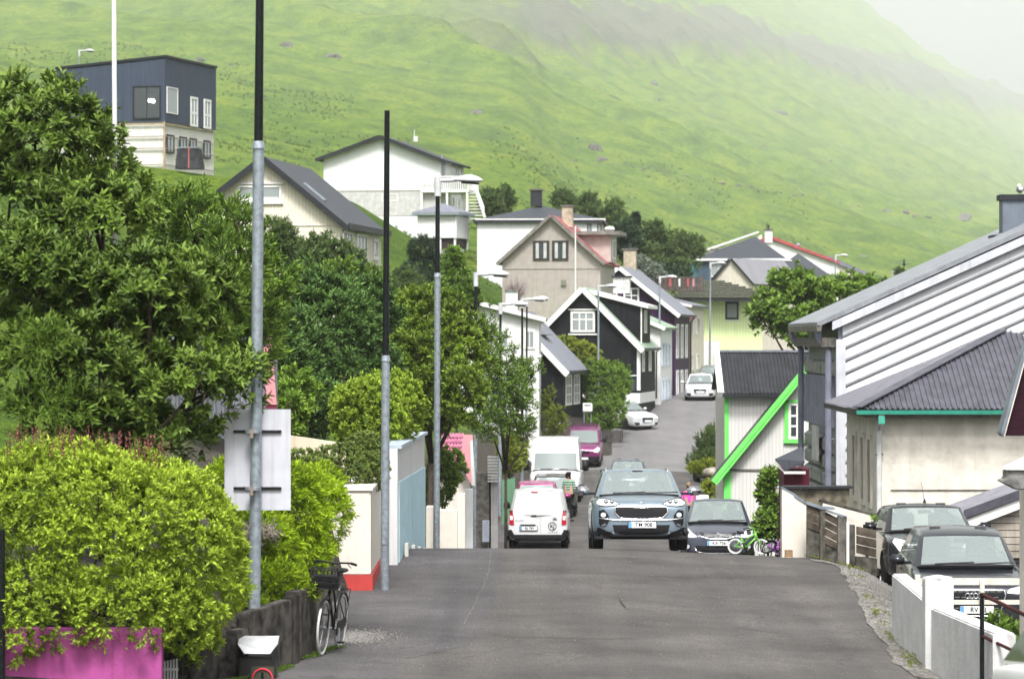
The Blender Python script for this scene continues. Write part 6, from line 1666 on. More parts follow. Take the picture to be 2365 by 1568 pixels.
def finish_body(me, arches, mat, parent, sub=2):
    o = bpy.data.objects.new('tmp_body', me); C.objects.link(o)
    md = o.modifiers.new('s', 'SUBSURF'); md.levels = sub; md.render_levels = sub
    cut = MB()
    for (y, z, r, w) in arches:
        for s in (-1, 1): cut.tube((s * (w - .26), y, z), (s * (w + .3), y, z), r, n=24)
    cme = cut.mesh('cut'); bmc = bmesh.new(); bmc.from_mesh(cme); bmesh.ops.recalc_face_normals(bmc, faces=bmc.faces); bmc.to_mesh(cme); bmc.free()
    co = bpy.data.objects.new('tmp_cut', cme); C.objects.link(co)
    b = o.modifiers.new('b', 'BOOLEAN'); b.operation = 'DIFFERENCE'; b.object = co; b.solver = 'EXACT'
    bpy.context.view_layer.update()
    out = bpy.data.meshes.new_from_object(o.evaluated_get(bpy.context.evaluated_depsgraph_get()))
    bpy.data.objects.remove(o); bpy.data.objects.remove(co)
    out.materials.clear(); out.materials.append(mat); out.name = 'body'
    out.polygons.foreach_set('use_smooth', [True] * len(out.polygons))
    out.set_sharp_from_angle(angle=R(50))
    return put('body', out, parent)

WHEELS = {}
def wheel_meshes(r, wd, rim):
    key = (round(r, 3), rim.name)
    if key in WHEELS: return WHEELS[key]
    t = MB().lathe([(r * .62, -wd / 2), (r * .9, -wd / 2), (r * .985, -wd * .36), (r, 0), (r * .985, wd * .36), (r * .9, wd / 2), (r * .62, wd / 2)], 28, axis='x').mesh('tyre')
    m = MB().lathe([(r * .02, wd * .34), (r * .14, wd * .36), (r * .16, wd * .3)], 16, axis='x')
    m.lathe([(r * .57, wd * .42), (r * .64, wd * .47), (r * .64, wd * .2), (r * .57, wd * .2)], 28, axis='x')
    for i in range(5):
        a = 2 * math.pi * i / 5
        for da in (-.16, .16):
            m.obox((wd * .32, math.cos(a + da) * r * .36, math.sin(a + da) * r * .36), (wd * .05, 0, 0), (0, math.cos(a + da * .6) * r * .25, math.sin(a + da * .6) * r * .25), (0, -math.sin(a) * r * .045, math.cos(a) * r * .045))
    m.lathe([(r * .56, wd * .1), (r * .02, wd * .1)], 24, axis='x', mi=1)
    w = m.mesh('rim'); w.polygons.foreach_set('material_index', m.m)
    t.materials.append(RUBBER); w.materials.append(rim); w.materials.append(PLASTIC)
    t.polygons.foreach_set('use_smooth', [True] * len(t.polygons)); t.set_sharp_from_angle(angle=R(35))
    WHEELS[key] = (t, w); return t, w

def decal(bvh, poly, mat, name, parent, face=-1, off=.006, thick=.012, step=.05, mirror=False):
    """patch with outline poly (x, z) laid onto the front (face=-1) or back (face=+1) of a body"""
    from mathutils.geometry import delaunay_2d_cdt
    outs = [poly] if not mirror else [poly, [(-x, z) for x, z in poly[::-1]]]
    res = []
    for pl in outs:
        pts = []
        k = len(pl)
        for i in range(k):
            a, b = Vector(pl[i]), Vector(pl[(i + 1) % k])
            m = max(1, int((b - a).length / step))
            for j in range(m): pts.append(a.lerp(b, j / m))
        ne = len(pts)
        xs_, zs_ = [p[0] for p in pl], [p[1] for p in pl]
        inner = [Vector((x, z)) for x in np.arange(min(xs_) + step / 2, max(xs_), step) for z in np.arange(min(zs_) + step / 2, max(zs_), step)]
        v, e, f, *_ = delaunay_2d_cdt(pts + inner, [], [list(range(ne))], 1, 1e-5)
        top, ok = [], True
        for p in v:
            hit_ = bvh.ray_cast(Vector((p.x, face * 10, p.y)), Vector((0, -face, 0)))
            y = hit_[0].y if hit_[0] is not None else None
            top.append(y)
        good = [y for y in top if y is not None]
        if not good: continue
        fill = sum(good) / len(good)
        top = [fill if y is None else y for y in top]
        nv = len(v)
        vs = [(p.x, y + face * (off + thick), p.y) for p, y in zip(v, top)] + [(p.x, y - face * .02, p.y) for p, y in zip(v, top)]
        fs = [tuple(t) for t in f]
        cnt = {}
        for t in f:
            for i in range(len(t)):
                a, b = t[i], t[(i + 1) % len(t)]; cnt[(min(a, b), max(a, b))] = cnt.get((min(a, b), max(a, b)), 0) + 1
        for (a, b), c in cnt.items():
            if c == 1: fs.append((a, b, b + nv, a + nv))
        res.append(MB().add(vs, fs).build(name, mat, parent, smooth=True))
    return res
def ellipse(cx, cz, rx, rz, n=20): return [(cx + rx * math.cos(t), cz + rz * math.sin(t)) for t in np.linspace(0, 2 * math.pi, n + 1)[:-1]]
def rrect(cx, cz, w, h, r=.03):
    p = []
    for sx, sz, a0 in ((1, 1, 0), (-1, 1, 90), (-1, -1, 180), (1, -1, 270)):
        for a in (0, 45, 90): p.append((cx + sx * (w / 2 - r) + r * math.cos(R(a0 + a)), cz + sz * (h / 2 - r) + r * math.sin(R(a0 + a))))
    return p

def vehicle(name, label, cat, loc, rz, P, group=None, tilt=0.0):
    """P: dict of dimensions; nose points to -y"""
    L, W, H = P['L'], P['W'], P['H']
    root = thing(name, label, cat, loc, rz, group)
    root.rotation_euler = (tilt, 0, rz)
    pm = P['paint']
    r = P['wr']; ya, yb = -L / 2 + P['fo'], -L / 2 + P['fo'] + P['wb']
    body = finish_body(loft_body(L, W, P['st']), [(ya, r, r * 1.14, W / 2), (yb, r, r * 1.14, W / 2)], pm, root)
    t, w = wheel_meshes(r, .21, P.get('rim', ALLOY))
    for y in (ya, yb):
        for s in (-1, 1):
            wo = put('wheel', t, root); wo.location = (s * (W / 2 - .125), y, r); wo.rotation_euler = (0, 0, 0 if s > 0 else math.pi)
            put('rim', w, wo)
    # greenhouse: perimeter posts from nose centre to tail centre
    g = P['gh']
    wb_, wt_ = W / 2 * g['wb'], W / 2 * g['wt']
    zb, zt = g['zb'], H - .0
    yA, yB, yC, yD = (v - L / 2 for v in (g['A'], g['B'], g['C'], g['D']))   # windscreen foot, windscreen head, roof end, tail foot
    zr, ze = g.get('zr', zb), g.get('ze', H - .06)
    hb = g.get('bow', .10)
    post = []   # (base, top, glass to next)
    post += [((0, yA - hb, zb + .03), (0, yB - hb * .5, g['zh']), 'windscreen'), ((wb_ * .45, yA - hb * .75, zb + .02), (wt_ * .5, yB - hb * .38, g['zh'] - .004), 'windscreen'),
             ((wb_ * .86, yA, zb), (wt_ * .90, yB, g['zh'] - .02), None), ((wb_ * .985, yA + .14, zb - .01), (wt_ * 1.0, yB + .10, g['zh'] - .035), 'side_window' if g.get('side', True) else None)]
    nb = g.get('pillars', [.48, .52])
    for i, tq in enumerate(nb):
        yy = yA + .2 + (yD - .25 - yA - .2) * tq; yt = yB + .1 + (yC - .05 - yB - .1) * tq
        zroof = H - .035 - .10 * abs(tq - .45) ** 2 * 2
        post.append(((wb_, yy, zb), (wt_ * 1.0, yt, zroof - .03), 'side_window' if i % 2 == 1 and g.get('side2', True) else None))
    post += [((wb_ * .98, yD - .22, zr), (wt_ * .97, yC - .12, ze - .03), None), ((wb_ * .86, yD - .03, zr), (wt_ * .86, yC, ze - .01), 'rear_window' if g.get('rear', True) else None), ((0, yD + hb * .4, zr), (0, yC + hb * .3, ze), None)]
    levels = [0.0, g.get('lo', .06), g.get('hi', .93), 1.0]
    lerp = lambda a, b, t_: tuple(x + (y - x) * t_ for x, y in zip(a, b))
    bow = lambda p, t_: (p[0] * (1 + .022 * math.sin(math.pi * t_)), p[1], p[2])
    frame = MB(); glass_parts = {}
    for s in (1, -1):
        for i in range(len(post) - 1):
            (b0, t0, fl), (b1, t1, _) = post[i], post[i + 1]
            for j in range(3):
                q = [bow(lerp(b0, t0, levels[j]), levels[j]), bow(lerp(b1, t1, levels[j]), levels[j]), bow(lerp(b1, t1, levels[j + 1]), levels[j + 1]), bow(lerp(b0, t0, levels[j + 1]), levels[j + 1])]
                q = [(s * a, b_, c) for a, b_, c in q]
                if s < 0: q = q[::-1]
                if fl and j == 1:
                    sub = []
                    for u in range(4):   # bowed pane
                        pass
                    key = fl if fl != 'side_window' else fl + str(i) + ('p' if s > 0 else 'n')
                    glass_parts.setdefault(key, MB()).add(q, [(0, 1, 2, 3)])
                else: frame.add(q, [(0, 1, 2, 3)])
    # roof
    rows = []
    fr = [post[k][1] for k in (0, 1, 2, 3)]
    rows.append([(-x, y, z) for x, y, z in fr[:0:-1]] + fr)
    for (b, t_, f_) in post[4:-3]:
        x, y, z = t_
        rows.append([(x * k, y, z + .055 * (1 - k * k)) for k in (-1, -.9, -.5, 0, .5, .9, 1)])
    x, y, z = post[-3][1]; rows.append([(x * k, y, z + .045 * (1 - k * k)) for k in (-1, -.9, -.5, 0, .5, .9, 1)])
    e2, e1 = post[-2][1], post[-1][1]
    rows.append([(-x, y, z), (-e2[0], e2[1], e2[2]), (-e2[0] * .5, e1[1], e1[2]), e1, (e2[0] * .5, e1[1], e1[2]), e2, (x, y, z)])
    for a, b in zip(rows[:-1], rows[1:]):
        for i in range(6): frame.add([a[i], a[i + 1], b[i + 1], b[i]], [(0, 1, 2, 3)])
    bm = bmesh.new(); me = frame.mesh('cabin_frame'); bm.from_mesh(me)
    bmesh.ops.remove_doubles(bm, verts=bm.verts, dist=.002); bmesh.ops.recalc_face_normals(bm, faces=bm.faces); bm.to_mesh(me); bm.free()
    me.materials.append(pm); me.polygons.foreach_set('use_smooth', [True] * len(me.polygons)); me.set_sharp_from_angle(angle=R(32))
    cab = put('cabin_frame', me, root)
    for k_, mb in glass_parts.items():
        nm_ = 'side_window' if k_.startswith('side') else k_
        go = mb.mesh(nm_); bm = bmesh.new(); bm.from_mesh(go); bmesh.ops.remove_doubles(bm, verts=bm.verts, dist=.001); bmesh.ops.recalc_face_normals(bm, faces=bm.faces); bm.to_mesh(go); bm.free()
        go.materials.append(P.get('glass', GLASS_CAR) if nm_ == 'windscreen' else P.get('glass2', P.get('glass', GLASS_CAR)))
        go.polygons.foreach_set('use_smooth', [True] * len(go.polygons))
        ob = put(nm_, go, cab)
    # interior
    MB().box((0, (yA + yD) / 2, zb - .05), (wb_ * 1.8, yD - yA - .1, .06)).build('cabin_floor', PLASTIC, cab)
    if P.get('seats', True):
        for sx in (-1, 1):
            sm = MB().obox((sx * W * .2, yB + .55, zb - .02), (.24, 0, 0), (0, .06, .36), (0, .06, -.01)).obox((sx * W * .2, yB + .64, zb + .42), (.13, 0, 0), (0, .02, .10), (0, .045, 0))
            sm.build('seat', SEAT, cab, bevel=.04)
        MB().obox((0, yA + .42, zb + .02), (wb_ * .9, 0, 0), (0, .26, .03), (0, -.01, .05)).build('dashboard', PLASTIC, cab, bevel=.02)
        MB().path([(W * .2 + .19 * math.cos(a), yA + .72 + .03 * math.sin(a), zb + .06 + .19 * math.sin(a)) for a in np.linspace(0, 6.28, 17)[:-1]], .016, 6, closed=True).build('steering_wheel', PLASTIC, cab)
        MB().obox((0, yB + .1, g['zh'] - .11), (.12, 0, 0), (0, 0, .035), (0, .02, 0)).build('interior_mirror', PLASTIC, cab, bevel=.01)
    # mirrors
    mz, my, mw = P.get('mz', zb + .06), yA + P.get('my', .45), P.get('mw', (.24, .12, .16))
    for s in (-1, 1):
        x0 = W / 2 * P.get('mx', .99)
        m = MB().obox((s * (x0 + mw[0] / 2 + .03), my, mz), (mw[0] / 2, s * .03, 0), (0, mw[1] / 2, 0), (0, 0, mw[2] / 2)).build('door_mirror', P.get('mirror', pm), root, bevel=.04, smooth='all')
        MB().obox((s * (x0 + .0), my + .01, mz - mw[2] * .3), (.08, 0, 0), (0, .03, 0), (0, 0, .025)).build('mirror_arm', PLASTIC, m)
    # wipers and seams
    if P.get('wiper', True):
        for sx in (-.5, .12):
            a = (sx * wb_ * 1.2, yA - hb - .0, zb + .055); b = (sx * wb_ * 1.2 + wb_ * .75, yA - hb * .8 + .03, zb + .075)
            MB().tube(a, b, .012, n=5).build('wiper', PLASTIC, root)
        if P.get('cowl', True): MB().path([(-wb_ * .9, yA - .0, zb + .005), (-wb_ * .45, yA - hb * .85, zb + .02), (0, yA - hb * 1.15, zb + .025), (wb_ * .45, yA - hb * .85, zb + .02), (wb_ * .9, yA - .0, zb + .005)], .025, 6).build('cowl', PLASTIC, root)
    for s in (-1, 1):   # door seams and handles
        x = s * W / 2 * 1.004
        MB().box((x - s * .004, (yA + yD) / 2 + .05, zb - .17), (.03, .2, .035)).build('door_handle', P.get('handle', pm), root, bevel=.008)
        MB().box((x - s * .012, (ya + yb) / 2, P['st'][4][4] + .07), (.03, yb - ya - r * 2.5, .11)).build('sill_trim', PLASTIC, root, bevel=.01)
    # bvh of body + cabin for laying parts on
    vs_, fs_ = [], []
    for ob in (body, cab):
        o_ = len(vs_); vs_ += [v.co.copy() for v in ob.data.vertices]; fs_ += [[i + o_ for i in p.vertices] for p in ob.data.polygons]
    bvh = BVHTree.FromPolygons(vs_, fs_)
    return root, body, cab, bvh
def plate(root, bvh, txt, cx, cz, face, w=.52, h=.115, size=.105):
    y = bvh.ray_cast(Vector((cx, face * 10, cz)), Vector((0, -face, 0)))[0]
    y = (y.y if y is not None else 0) + face * .035
    p = MB().box((cx, y, cz), (w, .015, h)).build('number_plate', PLATE_W, root, bevel=.004)
    MB().box((cx, y + face * -.006, cz), (w + .03, .012, h + .025)).build('plate_holder', PLASTIC, p)
    MB().box((cx + face * w * .44, y + face * .009, cz), (w * .11, .003, h * .95)).build('plate_band', PLATE_B, p)
    if txt: text_mesh(txt, size, 'plate_text', INK, p, (cx - face * w * .05, y + face * .010, cz), (-face, 0, 0), (0, 0, 1), .001, bold=.002)
    return p
def ring_on(bvh, pts, r, name, mat, parent, face=-1, off=.012, n=6, closed=True):
    q = []
    for x, z in pts:
        hit_ = bvh.ray_cast(Vector((x, face * 10, z)), Vector((0, -face, 0)))[0]
        q.append((x, (hit_.y if hit_ is not None else q[-1][1]) + face * off, z))
    return MB().path(q, r, n, closed=closed).build(name, mat, parent, smooth='all')
def densify(pl, step=.04, closed=True):
    out = []
    k = len(pl)
    for i in range(k if closed else k - 1):
        a, b = Vector(pl[i]), Vector(pl[(i + 1) % k]); m = max(1, int((b - a).length / step))
        out += [tuple(a.lerp(b, j / m)) for j in range(m)]
    if not closed: out.append(pl[-1])
    return out

def hatch(L, W, H, hood, belt, pm, **k):
    d = dict(L=L, W=W, H=H, paint=pm, wr=.32, fo=.88, wb=L * .6,
             st=[(0, .70, hood - .24, hood - .30, .30), (.05, .86, hood - .14, hood - .2, .24), (.18, .95, hood - .09, hood - .14, .20), (.5, 1.0, hood - .03, hood - .08, .19), (1.15, 1.0, hood + .03, belt - .04, .20), (L * .5, 1.0, belt + .02, belt, .20),
                 (L - .8, 1.0, belt + .04, belt + .02, .22), (L - .25, .97, belt + .03, belt, .26), (L - .06, .9, belt - .04, belt - .06, .30), (L, .74, belt - .14, belt - .18, .36)],
             gh=dict(wb=.90, wt=.70, zb=belt - .01, zr=belt, A=1.12, B=1.95, C=L - .55, D=L - .12, zh=H - .05, ze=H - .09))
    d['gh'].update(k.pop('gh', {})); d.update(k)
    return d
def spot(X, Y, off=0.0, f=None):
    f = f or road_z
    za, zb = f(X, Y - 1.35), f(X, Y + 1.35)
    return (X, Y, (za + zb) / 2 + off), math.atan2(zb - za, 2.7)

# pale blue SUV climbing the crest ----------------------------------------------------------------
KP = carpaint('pale steel blue car paint', (.21, .27, .325), .28, .5)
P = dict(L=4.48, W=1.855, H=1.645, paint=KP, wr=.36, fo=.90, wb=2.67, mz=1.15, my=.42, mw=(.27, .15, .18), mirror=CHROME,
         st=[(0, .66, .80, .74, .34), (.045, .84, .89, .83, .27), (.16, .955, .95, .90, .23), (.42, 1.0, 1.0, .95, .22), (1.1, 1.0, 1.09, 1.0, .24), (2.2, 1.0, 1.08, 1.03, .24), (3.4, 1.0, 1.1, 1.05, .24), (4.1, .985, 1.1, 1.05, .28), (4.38, .94, 1.05, 1.0, .33), (4.48, .8, .95, .9, .40)],
         gh=dict(wb=.905, wt=.71, zb=1.04, zr=1.08, A=1.12, B=1.98, C=4.05, D=4.36, zh=1.565, ze=1.56))
loc, tl = spot(2.44, 65.25)
r_, bd, cb, bvh = vehicle('blue_suv', 'pale steel blue SUV driving over the crest with plate TM 908', 'car', loc, 0, P, tilt=tl)
hl = [(-.85, .90), (-.80, .99), (-.68, .985), (-.52, .93), (-.41, .865), (-.50, .83), (-.68, .82), (-.80, .84)]
for o_ in decal(bvh, hl, LIGHTG, 'headlight', r_, mirror=True, step=.04):
    sx = 1 if sum(v.co.x for v in o_.data.vertices) > 0 else -1
    ring_on(bvh, densify([(sx * -x, z) for x, z in hl]), .009, 'headlight_rim', PLASTIC, o_, off=.012)
    for cx_ in (.66, .55): decal(bvh, ellipse(sx * cx_, .915, .042, .04, 14), LIGHTD, 'headlight_bowl', o_, off=.014)
gr = [(-.49, .80), (-.30, .815), (-.13, .80), (0, .795), (.13, .80), (.30, .815), (.49, .80), (.50, .70), (.40, .60), (.15, .575), (-.15, .575), (-.40, .60), (-.50, .70)]
g_ = decal(bvh, gr, INK, 'grille', r_, off=.004)[0]
ring_on(bvh, densify(gr), .014, 'grille_surround', CHROME, g_)
mesh_ = MB()
for i in range(-9, 10):
    for j in range(4):
        x_, z_ = i * .05 + (j % 2) * .025, .625 + j * .047
        if abs(x_) < .45 - (.08 if j == 0 else 0):
            h_ = bvh.ray_cast(Vector((x_, -10, z_)), Vector((0, 1, 0)))[0]
            if h_ is not None: mesh_.obox((x_, h_.y - .022, z_), (.011, 0, 0), (0, 0, .006), (0, .004, 0))
mesh_.build('grille_studs', LIGHTD, g_)
decal(bvh, [(-.91, .46), (-.80, .43), (-.66, .36), (-.56, .33), (-.50, .27), (.50, .27), (.56, .33), (.66, .36), (.80, .43), (.91, .46), (.88, .21), (.5, .20), (-.5, .20), (-.88, .21)], PLASTIC, 'lower_valance', r_, off=.004, step=.06)
decal(bvh, [(-.54, .47), (.54, .47), (.5, .32), (.3, .29), (-.3, .29), (-.5, .32)], INK, 'lower_intake', r_)
for o_ in decal(bvh, [(-.80, .74), (-.70, .76), (-.62, .66), (-.60, .56), (-.66, .46), (-.76, .44), (-.80, .5)], INK, 'fog_pod', r_, mirror=True, step=.04):
    sx = 1 if sum(v.co.x for v in o_.data.vertices) > 0 else -1
    decal(bvh, ellipse(sx * .715, .66, .05, .045, 14), LIGHTG, 'fog_lamp', o_, off=.016)
    decal(bvh, [(sx * .67, .50), (sx * .75, .47), (sx * .75, .44), (sx * .66, .47)], CHROME, 'fog_trim', o_, off=.016)
ring_on(bvh, densify([(-.80, .60), (-.62, .575), (-.3, .555), (.3, .555), (.62, .575), (.80, .60)], .06, False), .013, 'bumper_strip', CHROME, r_, closed=False)
decal(bvh, [(-.56, .315), (-.50, .30), (-.30, .285), (.30, .285), (.50, .30), (.56, .315), (.5, .265), (-.5, .265)], ALLOY, 'skid_plate', r_, off=.012)
plate(r_, bvh, 'TM 908', .02, .47, -1)
e_ = ring_on(bvh, [(.075 * math.cos(t), .862 + .033 * math.sin(t)) for t in np.linspace(0, 6.28, 20)[:-1]], .006, 'badge', CHROME, r_)
text_mesh('KIA', .05, 'badge_text', CHROME, e_, (0, bvh.ray_cast(Vector((0, -10, .862)), Vector((0, 1, 0)))[0].y - .016, .862), (1, 0, 0), (0, 0, 1), .002)
for sx in (-1, 1):
    MB().path([(sx * .60, -L_ + 2.2, 1.545) for L_ in (2.24,)] + [(sx * .61, .25, 1.60), (sx * .61, 1.0, 1.60), (sx * .59, 1.65, 1.56)], .022, 8).build('roof_rail', ALLOY, r_, smooth='all')
MB().obox((0, -.36, 1.50), (.10, 0, 0), (0, 0, .05), (0, .02, 0)).build('sensor_pod', PLASTIC, r_)
MB().lathe([(.03, 0), (.02, .03), (.004, .05)], 8, c=(0, 1.7, 1.63)).build('shark_fin', KP, r_)

# white panel van seen from behind -----------------------------------------------------------------
WP = carpaint('white van paint', (.60, .61, .62), .35, 0)
def van_small(pm, **k):
    d = dict(L=4.4, W=1.85, H=1.84, paint=pm, wr=.32, fo=.90, wb=2.78, mz=1.22, my=.5, mw=(.2, .12, .22), mirror=PLASTIC, handle=PLASTIC,
             st=[(0, .68, .78, .72, .32), (.05, .85, .9, .84, .25), (.2, .95, .99, .93, .22), (.5, 1.0, 1.06, .98, .2), (1.0, 1.0, 1.14, 1.04, .2), (2.2, 1.0, 1.1, 1.06, .2), (3.5, 1.0, 1.1, 1.06, .22), (4.2, 1.0, 1.1, 1.06, .26), (4.36, .97, 1.09, 1.05, .28), (4.4, .93, 1.07, 1.03, .3)],
             gh=dict(wb=.955, wt=.80, zb=1.06, zr=1.06, A=.98, B=1.7, C=4.3, D=4.4, zh=1.74, ze=1.80, rear=False, side2=False, pillars=[.36, .42], bow=.1))
    d.update(k); return d
loc, tl = spot(.86, 103.7)
r_, bd, cb, bvh = vehicle('white_panel_van', 'white panel van parked tail on with round KJ logo and red tail lamps', 'van', loc, math.pi - .035, van_small(WP), tilt=-tl)
SEAM = paint('shadow gap', (.20, .20, .21), var=.05, streak=0, bump=0)
for o_ in decal(bvh, [(-.87, .78), (-.72, .76), (-.73, 1.0), (-.77, 1.2), (-.87, 1.2)], REDL, 'tail_lamp', r_, face=1, mirror=True, off=.01):
    sx = 1 if sum(v.co.x for v in o_.data.vertices) > 0 else -1
    decal(bvh, rrect(sx * .80, .97, .09, .12, .02), LIGHTG, 'reversing_lens', o_, face=1, off=.022)
decal(bvh, [(-.95, .60), (-.80, .62), (-.72, .47), (.72, .47), (.80, .62), (.95, .60), (.94, .26), (-.94, .26)], PLASTIC, 'rear_bumper', r_, face=1, off=.05, step=.06)
ring_on(bvh, densify([(-.08, 1.72), (-.08, .50)], .05, False), .005, 'door_seam', SEAM, r_, face=1, off=.002, n=4, closed=False)
for xa, xb in ((-.66, -.14), (-.02, .66)):
    ring_on(bvh, densify([(xa, 1.66), (xb, 1.66), (xb * 1.03 + (.02 if xb > 0 else 0), 1.2), (xb * 1.03, 1.17), (xa * 1.03, 1.17), (xa * 1.03, 1.2)], .05), .005, 'panel_crease', paint('pale crease', (.5, .51, .53), bump=0), r_, face=1, off=.001, n=4)
decal(bvh, rrect(.12, 1.04, .16, .05, .012), PLASTIC, 'door_handle', r_, face=1)
decal(bvh, rrect(.10, 1.76, .22, .03, .01), REDL, 'high_brake_lamp', r_, face=1)
decal(bvh, rrect(.30, .755, .46, .045, .012), PLASTIC, 'plate_lamp_bar', r_, face=1)
plate(r_, bvh, 'BJ 799', .28, .66, 1)
def ysurf(x, z, face=1): return bvh.ray_cast(Vector((x, face * 10, z)), Vector((0, -face, 0)))[0].y
lg = ring_on(bvh, [(-.44 + .12 * math.cos(t), .72 + .12 * math.sin(t)) for t in np.linspace(0, 6.28, 26)[:-1]], .011, 'logo_ring', INK, r_, face=1, off=.004)
text_mesh('KJ', .15, 'logo_text', INK, lg, (-.44, ysurf(-.44, .72) + .012, .72), (-1, 0, 0), (0, 0, 1), .001, bold=.004)
text_mesh('Tel. 40 70 00', .055, 'phone_text', INK, lg, (-.46, ysurf(-.46, .54) + .014, .54), (-1, 0, 0), (0, 0, 1), .001)
text_mesh('BERLINGO', .055, 'model_text', SEAM, lg, (.56, ysurf(.56, .89) + .01, .89), (-1, 0, 0), (0, 0, 1), .001)
for dz_ in (0, .045):
    MB().path([(-.58, ysurf(-.52, .93) + .01, .91 + dz_), (-.52, ysurf(-.52, .93) + .014, .945 + dz_), (-.46, ysurf(-.52, .93) + .01, .91 + dz_)], .009, 5).build('chevron_badge', CHROME if dz_ else PLASTIC, r_)

# slate grey people carrier ---------------------------------------------------------------------------
MP = carpaint('slate blue grey car paint', (.075, .085, .115), .3, .45)
P = hatch(4.76, 1.795, 1.655, .98, 1.02, MP, wr=.33, mz=1.08)
P['st'] = [(0, .62, .66, .60, .30), (.05, .82, .74, .68, .24), (.18, .94, .79, .74, .20), (.45, 1.0, .88, .80, .19), (1.05, 1.0, 1.05, .95, .20), (2.3, 1.0, 1.04, 1.0, .20), (3.9, 1.0, 1.06, 1.02, .22), (4.5, .97, 1.04, 1.0, .26), (4.7, .9, .98, .95, .30), (4.76, .74, .88, .84, .36)]
P['gh'].update(A=1.0, B=2.0, zb=1.0, zh=1.59, wt=.68)
loc, tl = spot(5.06, 82.3)
r_, bd, cb, bvh = vehicle('grey_people_carrier', 'slate grey people carrier parked on the verge with plate KA 756', 'car', loc, -.055, P, tilt=tl)
for o_ in decal(bvh, [(-.86, .72), (-.85, .92), (-.80, .97), (-.66, .80), (-.50, .655), (-.62, .63), (-.80, .66)], LIGHTG, 'headlight', r_, mirror=True, step=.04):
    sx = 1 if sum(v.co.x for v in o_.data.vertices) > 0 else -1
    decal(bvh, ellipse(sx * .74, .76, .055, .055, 14), LIGHTD, 'headlight_bowl', o_, off=.014)
g_ = decal(bvh, [(-.46, .76), (0, .735), (.46, .76), (.40, .66), (.2, .615), (-.2, .615), (-.40, .66)], INK, 'grille', r_)[0]
ring_on(bvh, densify([(-.48, .77), (-.40, .655), (-.2, .605), (.2, .605), (.40, .655), (.48, .77)], .05, False), .012, 'grille_surround', CHROME, g_, closed=False)
for z_ in (.655, .69, .72): ring_on(bvh, densify([(-.40, z_ + .01), (0, z_), (.40, z_ + .01)], .08, False), .005, 'grille_bar', ALLOY, g_, closed=False, off=.016)
yb_ = ysurf(0, .67, -1) - .03
for a in (90, 210, 330):
    c_ = Vector((.055 * math.cos(R(a)), yb_, .675 + .055 * math.sin(R(a)))); d1 = Vector((math.cos(R(a)), 0, math.sin(R(a)))) * .052; d2 = Vector((-math.sin(R(a)), 0, math.cos(R(a)))) * .03
    MB().prism([c_ - d1, c_ - d2, c_ + d1, c_ + d2], (0, .008, 0)).build('diamond_badge', CHROME, r_)
decal(bvh, [(-.54, .44), (.54, .44), (.50, .32), (.35, .28), (-.35, .28), (-.50, .32)], INK, 'lower_intake', r_)
ring_on(bvh, densify([(-.56, .40), (-.50, .30), (-.3, .265), (.3, .265), (.50, .30), (.56, .40)], .06, False), .009, 'intake_trim', CHROME, r_, closed=False)
for o_ in decal(bvh, ellipse(-.73, .42, .08, .075, 18), INK, 'fog_pod', r_, mirror=True):
    sx = 1 if sum(v.co.x for v in o_.data.vertices) > 0 else -1
    decal(bvh, ellipse(sx * .73, .42, .055, .052, 14), LIGHTG, 'fog_lamp', o_, off=.016)
plate(r_, bvh, 'KA 756', .0, .50, -1)

# black hatch on the gravel ---------------------------------------------------------------------------
FP = carpaint('black car paint', (.008, .008, .011), .2, .1)
P = hatch(4.34, 1.84, 1.56, 1.02, 1.04, FP, wr=.325, mz=1.12)
P['gh'].update(A=1.1, B=1.85, zb=1.03, zh=1.50, wt=.72)
loc, tl = spot(7.66, 62.2, .05, gz)
r_, bd, cb, bvh = vehicle('black_hatchback', 'black hatchback with roof aerial parked on the gravel beside the plank fence', 'car', loc, .0, P, tilt=tl)
for o_ in decal(bvh, [(-.80, .86), (-.74, .93), (-.60, .90), (-.44, .78), (-.42, .70), (-.52, .66), (-.70, .70)], LIGHTG, 'headlight', r_, mirror=True, step=.04):
    sx = 1 if sum(v.co.x for v in o_.data.vertices) > 0 else -1
    decal(bvh, ellipse(sx * .60, .79, .06, .06, 14), LIGHTD, 'headlight_bowl', o_, off=.014)
decal(bvh, [(-.36, .78), (.36, .78), (.33, .70), (-.33, .70)], INK, 'grille', r_)
decal(bvh, [(-.6, .5), (.6, .5), (.45, .3), (-.45, .3)], INK, 'lower_intake', r_)
MB().tube((0, -.25, 1.56), (-.02, .1, 1.95), .006, .003, 6).lathe([(.035, 0), (.02, .05), (.008, .08)], 10, c=(0, -.25, 1.55)).build('aerial', PLASTIC, r_)
decal(bvh, rrect(-.55, 1.10, .12, .07, .03), TRIM, 'permit_sticker', cb, off=.002, thick=.002)

# dark grey saloon behind the cream rail fence ------------------------------------------------------
AP = carpaint('graphite car paint', (.03, .033, .04), .22, .4)
P = hatch(4.5, 1.85, 1.59, 1.0, 1.06, AP, wr=.34, mz=1.13)
P['gh'].update(A=1.2, B=2.05, zb=1.06, zh=1.52, wt=.72)
loc, tl = spot(7.28, 54.3, -.02, gz)
r_, bd, cb, bvh = vehicle('graphite_car', 'graphite grey car with four ring badge parked behind the cream rail fence', 'car', loc, -.04, P, tilt=tl)
decal(bvh, [(-.82, .80), (-.76, .86), (-.56, .82), (-.52, .76), (-.70, .74)], LIGHTG, 'headlight', r_, mirror=True)
gq = [(-.48, .80), (.48, .80), (.50, .72), (.40, .40), (-.40, .40), (-.50, .72)]
g_ = decal(bvh, gq, INK, 'grille', r_)[0]
ring_on(bvh, densify(gq), .013, 'grille_surround', CHROME, g_)
